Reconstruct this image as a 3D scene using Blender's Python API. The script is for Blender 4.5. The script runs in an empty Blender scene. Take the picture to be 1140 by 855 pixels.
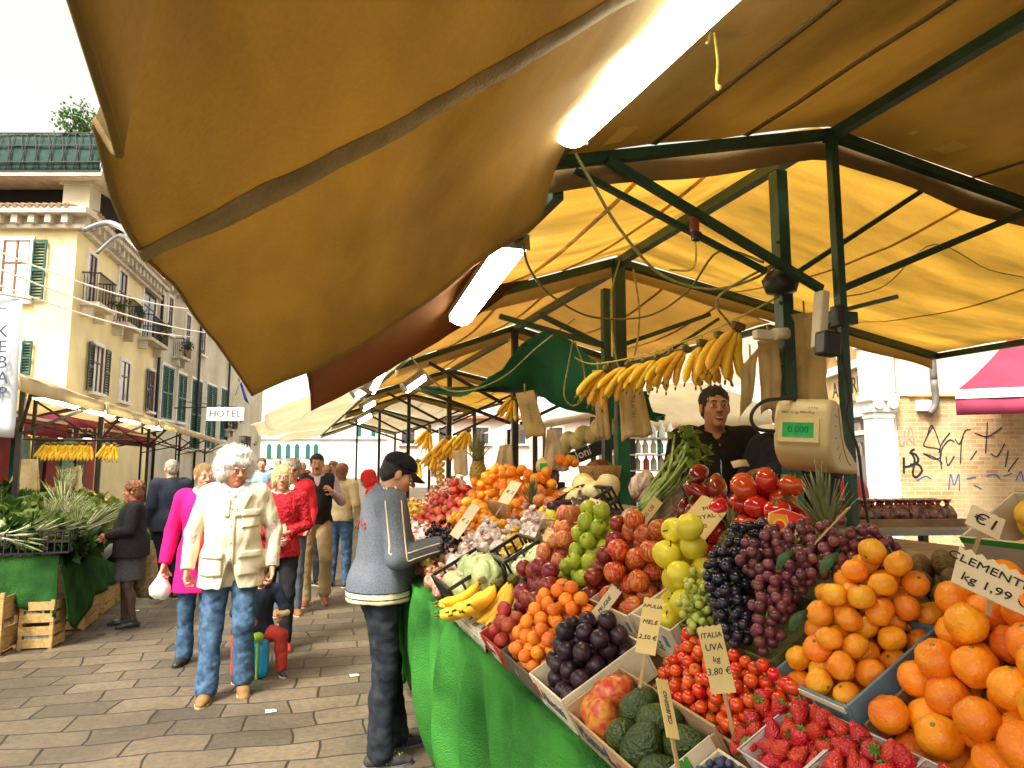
import bpy, bmesh, math, random
import numpy as np
from mathutils import Vector, Matrix, noise
from mathutils.bvhtree import BVHTree
random.seed(7)
rng = np.random.default_rng(7)
SC = bpy.context.scene
COL = SC.collection
PI = math.pi
V = Vector
def R(a): return math.radians(a)
def lerp(a, b, t): return a + (b - a) * t

# ------------------------------------------------------------------ survey helpers: a sight line from the photographer meets a real plane
FOC, CX, CY, EYE = 760., 570., 427.5, 1.62
YAW, PIT = math.atan(245 / 760), math.atan(88 / 760)
def ray(px, py):
    X = (px - CX) / FOC; Uu = -(py - CY) / FOC
    hf = math.cos(PIT) - Uu * math.sin(PIT); z = Uu * math.cos(PIT) + math.sin(PIT)
    return V((X * math.cos(YAW) + hf * math.sin(YAW), hf * math.cos(YAW) - X * math.sin(YAW), z))
CAMP = V((0, 0, EYE))
def U(px, py, x=None, y=None, z=None, d=None):
    r = ray(px, py)
    if x is not None: t = x / r.x
    elif y is not None: t = y / r.y
    elif z is not None: t = (z - EYE) / r.z
    else: t = d
    return CAMP + t * r
def on_plane(px, py, P, n):
    r = ray(px, py); t = (P - CAMP).dot(n) / r.dot(n)
    return CAMP + t * r
CAMR = V((math.cos(YAW), -math.sin(YAW), 0))     # to the right of the view
CAMF = V((math.sin(YAW), math.cos(YAW), 0))

# ------------------------------------------------------------------ sloping fruit display frame
TH = math.atan(.55)
EU = V((math.cos(TH), 0, math.sin(TH))); EW = V((-math.sin(TH), 0, math.cos(TH))); DO = V((.70, 0, .95))
DROT = Matrix(((EU.x, 0, EW.x), (0, 1, 0), (EU.z, 0, EW.z)))
def D(u, v, w): return DO + EU * u + V((0, v, 0)) + EW * w
def UV(px, py, w=.13):
    r = ray(px, py); c = CAMP - DO
    t = (w - c.dot(EW)) / r.dot(EW); p = c + t * r
    return p.dot(EU), p.y

# ------------------------------------------------------------------ materials
MATS = {}
def _nodes(name):
    m = bpy.data.materials.new(name); m.use_nodes = True
    nt = m.node_tree; nt.nodes.clear()
    out = nt.nodes.new('ShaderNodeOutputMaterial')
    return m, nt, out
def c4(c): return (c[0], c[1], c[2], 1)
def mat(name, col, rough=.6, var=.15, scale=8., bump=0., bscale=60., objv=0., objh=0., spec=.4, transl=0., emis=0., col2=None,
        metal=0., sss=0., coat=0., stretch=(1, 1, 1), detail=4., alpha=1., thresh=None, tcol=None, bdet=3.):
    if name in MATS: return MATS[name]
    m, nt, out = _nodes(name); N = nt.nodes.new; L = nt.links.new
    tc = N('ShaderNodeTexCoord'); mp = N('ShaderNodeMapping'); mp.inputs['Scale'].default_value = stretch
    L(tc.outputs['Object'], mp.inputs['Vector'])
    oi = N('ShaderNodeObjectInfo')
    ad = N('ShaderNodeVectorMath'); ad.operation = 'ADD'
    rs = N('ShaderNodeMath'); rs.operation = 'MULTIPLY'; rs.inputs[1].default_value = 37.
    L(oi.outputs['Random'], rs.inputs[0]); L(mp.outputs[0], ad.inputs[0]); L(rs.outputs[0], ad.inputs[1])
    nz = N('ShaderNodeTexNoise'); nz.inputs['Scale'].default_value = scale; nz.inputs['Detail'].default_value = detail
    L(ad.outputs[0], nz.inputs['Vector'])
    rp = N('ShaderNodeValToRGB')
    a = [max(0, x * (1 - var)) for x in col]; b = col2 if col2 else [min(1, x * (1 + var)) for x in col]
    lo, hi = thresh if thresh else (.3, .7)
    rp.color_ramp.elements[0].position = lo; rp.color_ramp.elements[1].position = hi
    rp.color_ramp.elements[0].color = c4(a); rp.color_ramp.elements[1].color = c4(b)
    L(nz.outputs['Fac'], rp.inputs[0]); colout = rp.outputs[0]
    if objv or objh:
        hs = N('ShaderNodeHueSaturation')
        mr = N('ShaderNodeMapRange'); mr.inputs['To Min'].default_value = 1 - objv; mr.inputs['To Max'].default_value = 1 + objv
        L(oi.outputs['Random'], mr.inputs['Value']); L(mr.outputs[0], hs.inputs['Value'])
        m2 = N('ShaderNodeMath'); m2.operation = 'MULTIPLY'; m2.inputs[1].default_value = 7.31
        m3 = N('ShaderNodeMath'); m3.operation = 'FRACT'; L(oi.outputs['Random'], m2.inputs[0]); L(m2.outputs[0], m3.inputs[0])
        mh = N('ShaderNodeMapRange'); mh.inputs['To Min'].default_value = .5 - objh; mh.inputs['To Max'].default_value = .5 + objh
        L(m3.outputs[0], mh.inputs['Value']); L(mh.outputs[0], hs.inputs['Hue'])
        L(colout, hs.inputs['Color']); colout = hs.outputs[0]
    p = N('ShaderNodeBsdfPrincipled'); L(colout, p.inputs['Base Color'])
    p.inputs['Roughness'].default_value = rough; p.inputs['Specular IOR Level'].default_value = spec; p.inputs['Metallic'].default_value = metal
    if sss: p.inputs['Subsurface Weight'].default_value = sss; p.inputs['Subsurface Scale'].default_value = .01
    if coat: p.inputs['Coat Weight'].default_value = coat; p.inputs['Coat Roughness'].default_value = .135
    if emis: p.inputs['Emission Color'].default_value = c4(col); p.inputs['Emission Strength'].default_value = emis
    if bump:
        bn = N('ShaderNodeTexNoise'); bn.inputs['Scale'].default_value = bscale; bn.inputs['Detail'].default_value = bdet
        L(ad.outputs[0], bn.inputs['Vector'])
        bp = N('ShaderNodeBump'); bp.inputs['Strength'].default_value = bump; bp.inputs['Distance'].default_value = .02
        L(bn.outputs['Fac'], bp.inputs['Height']); L(bp.outputs[0], p.inputs['Normal'])
    sh = p.outputs[0]
    if transl:
        t = N('ShaderNodeBsdfTranslucent')
        if tcol: t.inputs['Color'].default_value = c4(tcol)
        else: L(colout, t.inputs['Color'])
        mx = N('ShaderNodeMixShader'); mx.inputs[0].default_value = transl
        L(sh, mx.inputs[1]); L(t.outputs[0], mx.inputs[2]); sh = mx.outputs[0]
    if alpha < 1:
        t = N('ShaderNodeBsdfTransparent'); mx = N('ShaderNodeMixShader'); mx.inputs[0].default_value = alpha
        L(t.outputs[0], mx.inputs[1]); L(sh, mx.inputs[2]); sh = mx.outputs[0]
    L(sh, out.inputs['Surface'])
    MATS[name] = m
    return m

# ------------------------------------------------------------------ object helpers
WM = {}
def tag(o, label=None, cat=None, group=None, kind=None):
    if label: o['label'] = label
    if cat: o['category'] = cat
    if group: o['group'] = group
    if kind: o['kind'] = kind
    return o
def thing(name, label, cat, loc=(0, 0, 0), rotz=0, group=None, rot=None, scale=1.):
    o = bpy.data.objects.new(name, None); COL.objects.link(o)
    o.empty_display_size = .1
    M = Matrix.Translation(V(loc)) @ (rot.to_4x4() if rot is not None else Matrix.Rotation(rotz, 4, 'Z')) @ Matrix.Scale(scale, 4)
    o.matrix_world = M; WM[o.name] = M
    return tag(o, label, cat, group)
def link_mesh(name, me, parent=None):
    o = bpy.data.objects.new(name, me); COL.objects.link(o)
    if parent is not None: o.parent = parent
    return o
def place(o, loc=None, rot=None, s=1.):
    """rot: 3x3 matrix, s: float or triple"""
    M = Matrix.Translation(V(loc) if loc is not None else V((0, 0, 0)))
    if rot is not None: M = M @ rot.to_4x4()
    sc = (s, s, s) if not isinstance(s, (tuple, list)) else s
    M = M @ Matrix.Diagonal((sc[0], sc[1], sc[2], 1))
    o.matrix_local = M
    return o
CH = {}
def dup(root, loc=None, rot=None, s=1., label=None, group=None):
    def cp(o, par):
        c = o.copy(); COL.objects.link(c)
        if par is not None: c.parent = par
        for ch in o.children: cp(ch, c)
        return c
    r = cp(root, None)
    if loc is not None: place(r, loc, rot, s)
    if label: r['label'] = label
    if group: r['group'] = group
    return r
def rrot(tilt=PI):
    return Matrix.Rotation(random.uniform(0, 2 * PI), 3, 'Z') @ Matrix.Rotation(random.uniform(-tilt, tilt), 3, 'X') @ Matrix.Rotation(random.uniform(0, 2 * PI), 3, 'Z')

class MB:
    def __init__(s): s.v = []; s.f = []; s.m = []; s.sm = []
    def add(s, vs, fs, mi=0, sm=False):
        o = len(s.v); s.v += [tuple(x) for x in vs]
        for f in fs: s.f.append([i + o for i in f]); s.m.append(mi); s.sm.append(sm)
        return s
    def box(s, c, d, M=None, mi=0):
        c = V(c); h = V(d) / 2
        vs = [V((x * h.x, y * h.y, z * h.z)) for x in (-1, 1) for y in (-1, 1) for z in (-1, 1)]
        if M is not None: vs = [M @ v for v in vs]
        return s.add([c + v for v in vs], [(0, 1, 3, 2), (4, 6, 7, 5), (0, 4, 5, 1), (2, 3, 7, 6), (0, 2, 6, 4), (1, 5, 7, 3)], mi)
    def bbox(s, c, d, b=.004, M=None, mi=0):
        """box with chamfered edges"""
        c = V(c); h = V(d) / 2; bb = min(b, h.x * .8, h.y * .8, h.z * .8)
        bm = bmesh.new(); bmesh.ops.create_cube(bm, size=1)
        for v in bm.verts: v.co = V((v.co.x * 2 * h.x, v.co.y * 2 * h.y, v.co.z * 2 * h.z))
        bmesh.ops.bevel(bm, geom=list(bm.edges), offset=bb, segments=2, affect='EDGES', profile=.6)
        vs = [(M @ v.co if M is not None else v.co) + c for v in bm.verts]
        bm.verts.index_update()
        s.add(vs, [[v.index for v in f.verts] for f in bm.faces], mi); bm.free(); return s
    def bar(s, a, b, w, h=None, mi=0, up=V((0, 0, 1))):
        a = V(a); b = V(b); h = h or w; d = (b - a); L = d.length; d.normalize()
        x = d.cross(up)
        if x.length < 1e-4: x = d.cross(V((1, 0, 0)))
        x.normalize(); z = x.cross(d)
        M = Matrix((x, d, z)).transposed()
        return s.box((a + b) / 2, (w, L, h), M, mi)
    def tube(s, pts, r, n=8, mi=0, caps=True, sm=True, flat=None):
        pts = [V(p) for p in pts]; rs = r if isinstance(r, (list, tuple)) else [r] * len(pts)
        vs = []; up = None; N = len(pts)
        for i, p in enumerate(pts):
            t = pts[min(i + 1, N - 1)] - pts[max(i - 1, 0)]
            if t.length < 1e-9: t = V((0, 0, 1))
            t.normalize()
            if up is None:
                up = V((0, 0, 1)) if abs(t.z) < .9 else V((1, 0, 0))
            x = up - t * up.dot(t)
            if x.length < 1e-5: x = t.orthogonal()
            x.normalize(); y = t.cross(x); up = x
            for k in range(n):
                a = 2 * PI * k / n
                vs.append(p + (x * math.cos(a) * (flat or 1) + y * math.sin(a)) * rs[i])
        fs = []
        for i in range(N - 1):
            for k in range(n):
                fs.append((i * n + k, i * n + (k + 1) % n, (i + 1) * n + (k + 1) % n, (i + 1) * n + k))
        s.add(vs, fs, mi, sm)
        if caps:
            o = len(s.v) - len(vs)
            s.f.append([o + k for k in range(n)][::-1]); s.m.append(mi); s.sm.append(False)
            s.f.append([o + (N - 1) * n + k for k in range(n)]); s.m.append(mi); s.sm.append(False)
        return s
    def lathe(s, prof, n=16, c=(0, 0, 0), M=None, mi=0, sm=True, squash=(1, 1)):
        c = V(c); vs = []
        for (r, z) in prof:
            for k in range(n):
                a = 2 * PI * k / n
                p = V((r * math.cos(a) * squash[0], r * math.sin(a) * squash[1], z))
                vs.append(c + (M @ p if M is not None else p))
        fs = [(i * n + k, i * n + (k + 1) % n, (i + 1) * n + (k + 1) % n, (i + 1) * n + k) for i in range(len(prof) - 1) for k in range(n)]
        s.add(vs, fs, mi, sm)
        o = len(s.v) - len(vs)
        if prof[0][0] > 1e-4: s.f.append([o + k for k in range(n)][::-1]); s.m.append(mi); s.sm.append(False)
        if prof[-1][0] > 1e-4: s.f.append([o + (len(prof) - 1) * n + k for k in range(n)]); s.m.append(mi); s.sm.append(False)
        return s
    def sheet(s, rows, mi=0, sm=True, th=0.):
        """grid of points -> a sheet; th > 0 makes it a thin solid"""
        nr, nc = len(rows), len(rows[0])
        P = [[V(p) for p in r] for r in rows]
        fs = [(i * nc + j, i * nc + j + 1, (i + 1) * nc + j + 1, (i + 1) * nc + j) for i in range(nr - 1) for j in range(nc - 1)]
        if not th: return s.add([p for r in P for p in r], fs, mi, sm)
        Nn = [[None] * nc for _ in range(nr)]
        for i in range(nr):
            for j in range(nc):
                a = P[min(i + 1, nr - 1)][j] - P[max(i - 1, 0)][j]; b = P[i][min(j + 1, nc - 1)] - P[i][max(j - 1, 0)]
                n = a.cross(b); Nn[i][j] = n.normalized() if n.length > 1e-9 else V((0, 0, 1))
        top = [P[i][j] + Nn[i][j] * th / 2 for i in range(nr) for j in range(nc)]
        bot = [P[i][j] - Nn[i][j] * th / 2 for i in range(nr) for j in range(nc)]
        o = nr * nc
        ff = list(fs) + [tuple(reversed([k + o for k in f])) for f in fs]
        for j in range(nc - 1):
            ff.append((j + 1, j, j + o, j + 1 + o)); q = (nr - 1) * nc + j; ff.append((q, q + 1, q + 1 + o, q + o))
        for i in range(nr - 1):
            a = i * nc; b = (i + 1) * nc; ff.append((a, b, b + o, a + o)); a += nc - 1; b += nc - 1; ff.append((b, a, a + o, b + o))
        return s.add(top + bot, ff, mi, sm)
    def prism(s, outline, a, b, mi=0):
        """outline: list of points (Vectors) ; extruded from offset vector a to offset vector b"""
        n = len(outline); a = V(a); b = V(b)
        vs = [V(p) + a for p in outline] + [V(p) + b for p in outline]
        return s.add(vs, [tuple(range(n))[::-1], tuple(range(n, 2 * n))] + [(i, (i + 1) % n, n + (i + 1) % n, n + i) for i in range(n)], mi)
    def ball(s, c, r, n=10, mi=0, M=None):
        r = r if isinstance(r, (tuple, list)) else (r, r, r)
        prof = [(math.sin(PI * i / (n - 2)), -math.cos(PI * i / (n - 2))) for i in range(n - 1)]
        vs = []
        for (q, z) in prof:
            for k in range(n):
                a = 2 * PI * k / n; p = V((q * math.cos(a) * r[0], q * math.sin(a) * r[1], z * r[2]))
                vs.append(V(c) + (M @ p if M is not None else p))
        return s.add(vs, [(i * n + k, i * n + (k + 1) % n, (i + 1) * n + (k + 1) % n, (i + 1) * n + k) for i in range(n - 2) for k in range(n)], mi, True)
    def mesh(s, name, mats):
        me = bpy.data.meshes.new(name); me.from_pydata(s.v, [], s.f)
        for m in (mats if isinstance(mats, (list, tuple)) else [mats]): me.materials.append(m)
        me.polygons.foreach_set('material_index', s.m); me.polygons.foreach_set('use_smooth', s.sm); me.update()
        return me
    def build(s, name, mats, parent=None, world=True):
        if parent is not None and world and parent.name in WM:
            Mi = WM[parent.name].inverted(); s.v = [tuple(Mi @ V(v)) for v in s.v]
        elif parent is None and world and s.v:
            # origin at the base of the thing
            a = np.array(s.v); c = V(((a[:, 0].min() + a[:, 0].max()) / 2, (a[:, 1].min() + a[:, 1].max()) / 2, a[:, 2].min()))
            s.v = [tuple(V(v) - c) for v in s.v]
            o = link_mesh(name, s.mesh(name, mats)); o.location = c; WM[o.name] = Matrix.Translation(c); return o
        o = link_mesh(name, s.mesh(name, mats), parent)
        if parent is not None and parent.name in WM: WM[o.name] = WM[parent.name].copy()
        return o

def text_obj(txt, size, m, parent, loc, xdir, ydir, name='lettering', shear=0., ext=.0008, align='CENTER', wscale=1., font_off=0.):
    """raised lettering on a surface: xdir reading direction, ydir up"""
    cu = bpy.data.curves.new(name, 'FONT'); cu.body = txt; cu.size = size; cu.shear = shear; cu.extrude = ext
    cu.align_x = align; cu.align_y = 'CENTER'; cu.space_line = .85; cu.resolution_u = 2; cu.offset = font_off
    t = bpy.data.objects.new('t', cu); COL.objects.link(t)
    bpy.context.view_layer.update()
    me = bpy.data.meshes.new_from_object(t.evaluated_get(bpy.context.evaluated_depsgraph_get()))
    bpy.data.objects.remove(t); bpy.data.curves.remove(cu)
    me.materials.clear(); me.materials.append(m)
    x = V(xdir).normalized(); y = V(ydir); y = (y - x * y.dot(x)).normalized(); z = x.cross(y)
    M = Matrix((x, y, z)).transposed().to_4x4(); M.translation = V(loc)
    M = M @ Matrix.Diagonal((wscale, 1, 1, 1))
    if parent is not None and parent.name in WM: M = WM[parent.name].inverted() @ M
    me.transform(M); o = link_mesh(name, me, parent)
    if parent is not None and parent.name in WM: WM[o.name] = WM[parent.name].copy()
    return o
def arc(a, b, sag, n=12):
    a = V(a); b = V(b)
    return [a.lerp(b, i / n) - V((0, 0, sag * 4 * (i / n) * (1 - i / n))) for i in range(n + 1)]
def spline(P, n=6):
    P = [V(p) for p in P]; out = []
    for i in range(len(P) - 1):
        p0 = P[max(i - 1, 0)]; p1 = P[i]; p2 = P[i + 1]; p3 = P[min(i + 2, len(P) - 1)]
        for k in range(n):
            t = k / n
            out.append(.5 * ((2 * p1) + (p2 - p0) * t + (2 * p0 - 5 * p1 + 4 * p2 - p3) * t * t + (3 * p1 - p0 - 3 * p2 + p3) * t ** 3))
    out.append(P[-1]); return out
def fbm(p, o=3):
    return noise.fractal(p, 1., 2., o)

# ------------------------------------------------------------------ camera, world, light
cam = bpy.data.cameras.new('camera'); co = bpy.data.objects.new('camera', cam); COL.objects.link(co)
cam.sensor_width = 36; cam.lens = 36 * FOC / 1140; cam.clip_start = .05; cam.clip_end = 2000
co.location = CAMP; co.rotation_euler = (PI / 2 + PIT, 0, -YAW); SC.camera = co
SUN_EL, SUN_AZ = 52., -128.     # high and soft, from behind the street side
w = bpy.data.worlds.new('World'); SC.world = w; w.use_nodes = True
nt = w.node_tree; bg = nt.nodes['Background']
sky = nt.nodes.new('ShaderNodeTexSky'); sky.sky_type = 'NISHITA'; sky.sun_disc = False
sky.sun_elevation = R(SUN_EL); sky.sun_rotation = R(SUN_AZ); sky.air_density = 1.; sky.dust_density = 6.; sky.ozone_density = 1.
hs = nt.nodes.new('ShaderNodeHueSaturation'); hs.inputs['Saturation'].default_value = .12   # an even, colourless overcast
tint = nt.nodes.new('ShaderNodeMix'); tint.data_type = 'RGBA'; tint.blend_type = 'MULTIPLY'; tint.inputs[0].default_value = 1; tint.inputs[7].default_value = (1, .94, .82, 1)
nt.links.new(sky.outputs[0], hs.inputs['Color']); nt.links.new(hs.outputs[0], tint.inputs[6]); nt.links.new(tint.outputs[2], bg.inputs['Color'])
bg.inputs['Strength'].default_value = .135
sl = bpy.data.lights.new('sun', 'SUN'); so = bpy.data.objects.new('sun', sl); COL.objects.link(so)
sl.energy = 2.0; sl.angle = R(11); sl.color = (1, .93, .80)
sd = V((math.sin(R(SUN_AZ)) * math.cos(R(SUN_EL)), math.cos(R(SUN_AZ)) * math.cos(R(SUN_EL)), math.sin(R(SUN_EL))))
so.rotation_euler = (-sd).to_track_quat('-Z', 'Y').to_euler(); so.location = (0, 0, 30)
SC.view_settings.view_transform = 'Standard'; SC.view_settings.look = 'None'; SC.view_settings.exposure = 1.65; SC.view_settings.gamma = 1
SC.render.engine = 'CYCLES'; SC.cycles.use_denoising = True
SC.cycles.max_bounces = 7; SC.cycles.diffuse_bounces = 4; SC.cycles.glossy_bounces = 2; SC.cycles.transmission_bounces = 5; SC.cycles.transparent_max_bounces = 8
SC.cycles.sample_clamp_indirect = 6; SC.cycles.caustics_reflective = False; SC.cycles.caustics_refractive = False
# ================================================================== materials of the setting
def paving_mat():
    m, nt, out = _nodes('paving'); N = nt.nodes.new; L = nt.links.new
    tc = N('ShaderNodeTexCoord'); mp = N('ShaderNodeMapping'); mp.inputs['Rotation'].default_value = (0, 0, R(4))
    L(tc.outputs['Object'], mp.inputs['Vector'])
    dn = N('ShaderNodeTexNoise'); dn.inputs['Scale'].default_value = 1.3; L(mp.outputs[0], dn.inputs['Vector'])
    ms = N('ShaderNodeVectorMath'); ms.operation = 'SCALE'; ms.inputs['Scale'].default_value = .22; L(dn.outputs['Color'], ms.inputs[0])
    ad = N('ShaderNodeVectorMath'); L(mp.outputs[0], ad.inputs[0]); L(ms.outputs[0], ad.inputs[1])
    br = N('ShaderNodeTexBrick'); br.offset = .37; br.squash = 1.; br.inputs['Scale'].default_value = 1.
    br.inputs['Brick Width'].default_value = .44; br.inputs['Row Height'].default_value = .25; br.inputs['Mortar Size'].default_value = .008
    br.inputs['Mortar Smooth'].default_value = .35; br.inputs['Bias'].default_value = 0
    br.inputs['Color1'].default_value = (.14, .108, .068, 1); br.inputs['Color2'].default_value = (.066, .053, .036, 1); br.inputs['Mortar'].default_value = (.018, .014, .01, 1)
    L(ad.outputs[0], br.inputs['Vector'])
    n1 = N('ShaderNodeTexNoise'); n1.inputs['Scale'].default_value = 22; n1.inputs['Detail'].default_value = 8; n1.inputs['Roughness'].default_value = .7; L(tc.outputs['Object'], n1.inputs['Vector'])
    n2 = N('ShaderNodeTexNoise'); n2.inputs['Scale'].default_value = .9; n2.inputs['Detail'].default_value = 5; L(tc.outputs['Object'], n2.inputs['Vector'])
    r1 = N('ShaderNodeMapRange'); r1.inputs['From Min'].default_value = .3; r1.inputs['From Max'].default_value = .7; r1.inputs['To Min'].default_value = .6; r1.inputs['To Max'].default_value = 1.3; L(n1.outputs[0], r1.inputs['Value'])
    r2 = N('ShaderNodeMapRange'); r2.inputs['From Min'].default_value = .3; r2.inputs['From Max'].default_value = .7; r2.inputs['To Min'].default_value = .55; r2.inputs['To Max'].default_value = 1.3; L(n2.outputs[0], r2.inputs['Value'])
    mu = N('ShaderNodeMath'); mu.operation = 'MULTIPLY'; L(r1.outputs[0], mu.inputs[0]); L(r2.outputs[0], mu.inputs[1])
    mx = N('ShaderNodeVectorMath'); mx.operation = 'SCALE'; L(br.outputs['Color'], mx.inputs[0]); L(mu.outputs[0], mx.inputs['Scale'])
    p = N('ShaderNodeBsdfPrincipled'); L(mx.outputs[0], p.inputs['Base Color']); p.inputs['Roughness'].default_value = .62
    hh = N('ShaderNodeMath'); hh.operation = 'MULTIPLY_ADD'; hh.inputs[1].default_value = .35; L(n1.outputs[0], hh.inputs[0])
    iv = N('ShaderNodeMath'); iv.operation = 'SUBTRACT'; iv.inputs[0].default_value = 1; L(br.outputs['Fac'], iv.inputs[1]); L(iv.outputs[0], hh.inputs[2])
    bp = N('ShaderNodeBump'); bp.inputs['Strength'].default_value = .8; bp.inputs['Distance'].default_value = .015; L(hh.outputs[0], bp.inputs['Height']); L(bp.outputs[0], p.inputs['Normal'])
    L(p.outputs[0], out.inputs['Surface']); return m
def brick_mat(name, c1, c2, mo, bw=.24, rh=.075, patch=None):
    m, nt, out = _nodes(name); N = nt.nodes.new; L = nt.links.new
    tc = N('ShaderNodeTexCoord')
    br = N('ShaderNodeTexBrick'); br.inputs['Scale'].default_value = 1.
    br.inputs['Brick Width'].default_value = bw; br.inputs['Row Height'].default_value = rh; br.inputs['Mortar Size'].default_value = .008
    br.inputs['Color1'].default_value = c4(c1); br.inputs['Color2'].default_value = c4(c2); br.inputs['Mortar'].default_value = c4(mo)
    L(tc.outputs['UV'], br.inputs['Vector'])
    n2 = N('ShaderNodeTexNoise'); n2.inputs['Scale'].default_value = 1.6; n2.inputs['Detail'].default_value = 6; L(tc.outputs['UV'], n2.inputs['Vector'])
    rp = N('ShaderNodeValToRGB'); rp.color_ramp.elements[0].position = .42; rp.color_ramp.elements[1].position = .6; L(n2.outputs[0], rp.inputs[0])
    mx = N('ShaderNodeMix'); mx.data_type = 'RGBA'; L(rp.outputs[0], mx.inputs[0]); L(br.outputs['Color'], mx.inputs[6])
    mx2 = N('ShaderNodeMix'); mx2.data_type = 'RGBA'; mx2.inputs[0].default_value = .55; L(br.outputs['Color'], mx2.inputs[6]); mx2.inputs[7].default_value = c4(patch or mo)
    L(mx2.outputs[2], mx.inputs[7])
    p = N('ShaderNodeBsdfPrincipled'); L(mx.outputs[2], p.inputs['Base Color']); p.inputs['Roughness'].default_value = .85
    bp = N('ShaderNodeBump'); bp.inputs['Strength'].default_value = .6; bp.inputs['Distance'].default_value = .01
    iv = N('ShaderNodeMath'); iv.operation = 'SUBTRACT'; iv.inputs[0].default_value = 1; L(br.outputs['Fac'], iv.inputs[1]); L(iv.outputs[0], bp.inputs['Height']); L(bp.outputs[0], p.inputs['Normal'])
    L(p.outputs[0], out.inputs['Surface']); return m
yel = mat('yellow_plaster', (.78, .66, .36), .85, .2, .55, .3, 9, detail=8)
yel2 = mat('ochre_plaster', (.62, .53, .34), .85, .3, .5, .3, 9, detail=8, col2=(.7, .66, .54))
stone = mat('pale_stone', (.55, .50, .40), .8, .25, 3, .3, 25)
whitest = mat('white_stone', (.78, .76, .70), .7, .12, 3, .2, 25)
pinkpl = mat('pink_plaster', (.66, .50, .42), .85, .12, .6, .2, 12)
whpl = mat('white_plaster', (.74, .71, .64), .85, .14, .6, .2, 12)
terra = mat('terracotta', (.36, .16, .08), .8, .3, 5, .4, 20)
shutg = mat('green_shutter', (.012, .075, .058), .5, .25, 4, 0)
shutt = mat('teal_shutter', (.010, .105, .085), .5, .25, 4, 0)
shutb = mat('dark_shutter', (.035, .04, .03), .5, .25, 4, 0)
glass = mat('window_glass', (.05, .06, .07), .08, .3, 2, spec=.8)
curtain = mat('white_curtain', (.7, .7, .7), .9, .12, 14, stretch=(4, 4, .3))
woodf = mat('brown_wood', (.18, .075, .03), .6, .3, 6, stretch=(6, 6, 1))
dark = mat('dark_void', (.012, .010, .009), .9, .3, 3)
iron = mat('black_iron', (.015, .015, .016), .5, .3, 20)
mesh_green = mat('green_net', (.007, .042, .03), .7, .35, 6, .3, 90)
leafm = mat('leaf_green', (.05, .12, .02), .55, .4, 5, objv=.25, objh=.02, transl=.3)
leafd = mat('leaf_dark_green', (.03, .075, .018), .55, .4, 5, objv=.25, objh=.02, transl=.25)
flowr = mat('red_flower', (.5, .03, .03), .6, .3, 9)
magenta = mat('magenta_canvas', (.34, .045, .10), .8, .2, 2, .2, 60, transl=.35)
whitecv = mat('white_canvas', (.80, .77, .70), .8, .06, 2, .15, 40, transl=.4)

# ================================================================== ground
g = MB(); g.add([(-160, -60, 0), (160, -60, 0), (160, 220, 0), (-160, 220, 0)], [(0, 1, 2, 3)])
go = g.build('ground_paving', paving_mat(), world=False); tag(go, kind='structure')

class Facade:
    def __init__(s, P, d, n): s.P = V(P); s.d = V(d).normalized(); s.n = V(n).normalized(); s.M = Matrix((s.d, s.n, V((0, 0, 1)))).transposed()
    def pt(s, a, z, o=0): return s.P + s.d * a + s.n * o + V((0, 0, z))
    def px(s, x, y):
        p = on_plane(x, y, s.P, s.n); return (p - s.P).dot(s.d), p.z
    def rect(s, x0, y0, x1, y1):
        """pixel box -> a0, a1, z0, z1 (heights read at its middle)"""
        a0, _ = s.px(x0, y1); a1, _ = s.px(x1, y1); _, zt = s.px((x0 + x1) / 2, y0); _, zb = s.px((x0 + x1) / 2, y1)
        return min(a0, a1), max(a0, a1), zb, zt
    def box(s, mb, a0, a1, z0, z1, o0, o1, mi=0, bev=0):
        c = s.pt((a0 + a1) / 2, (z0 + z1) / 2, (o0 + o1) / 2); d = (abs(a1 - a0), abs(o1 - o0), abs(z1 - z0))
        return mb.bbox(c, d, bev, s.M, mi) if bev else mb.box(c, d, s.M, mi)
    def one(s, name, m, parent, a0, a1, z0, z1, o0, o1, bev=0): return s.box(MB(), a0, a1, z0, z1, o0, o1, 0, bev).build(name, m, parent)

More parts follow.
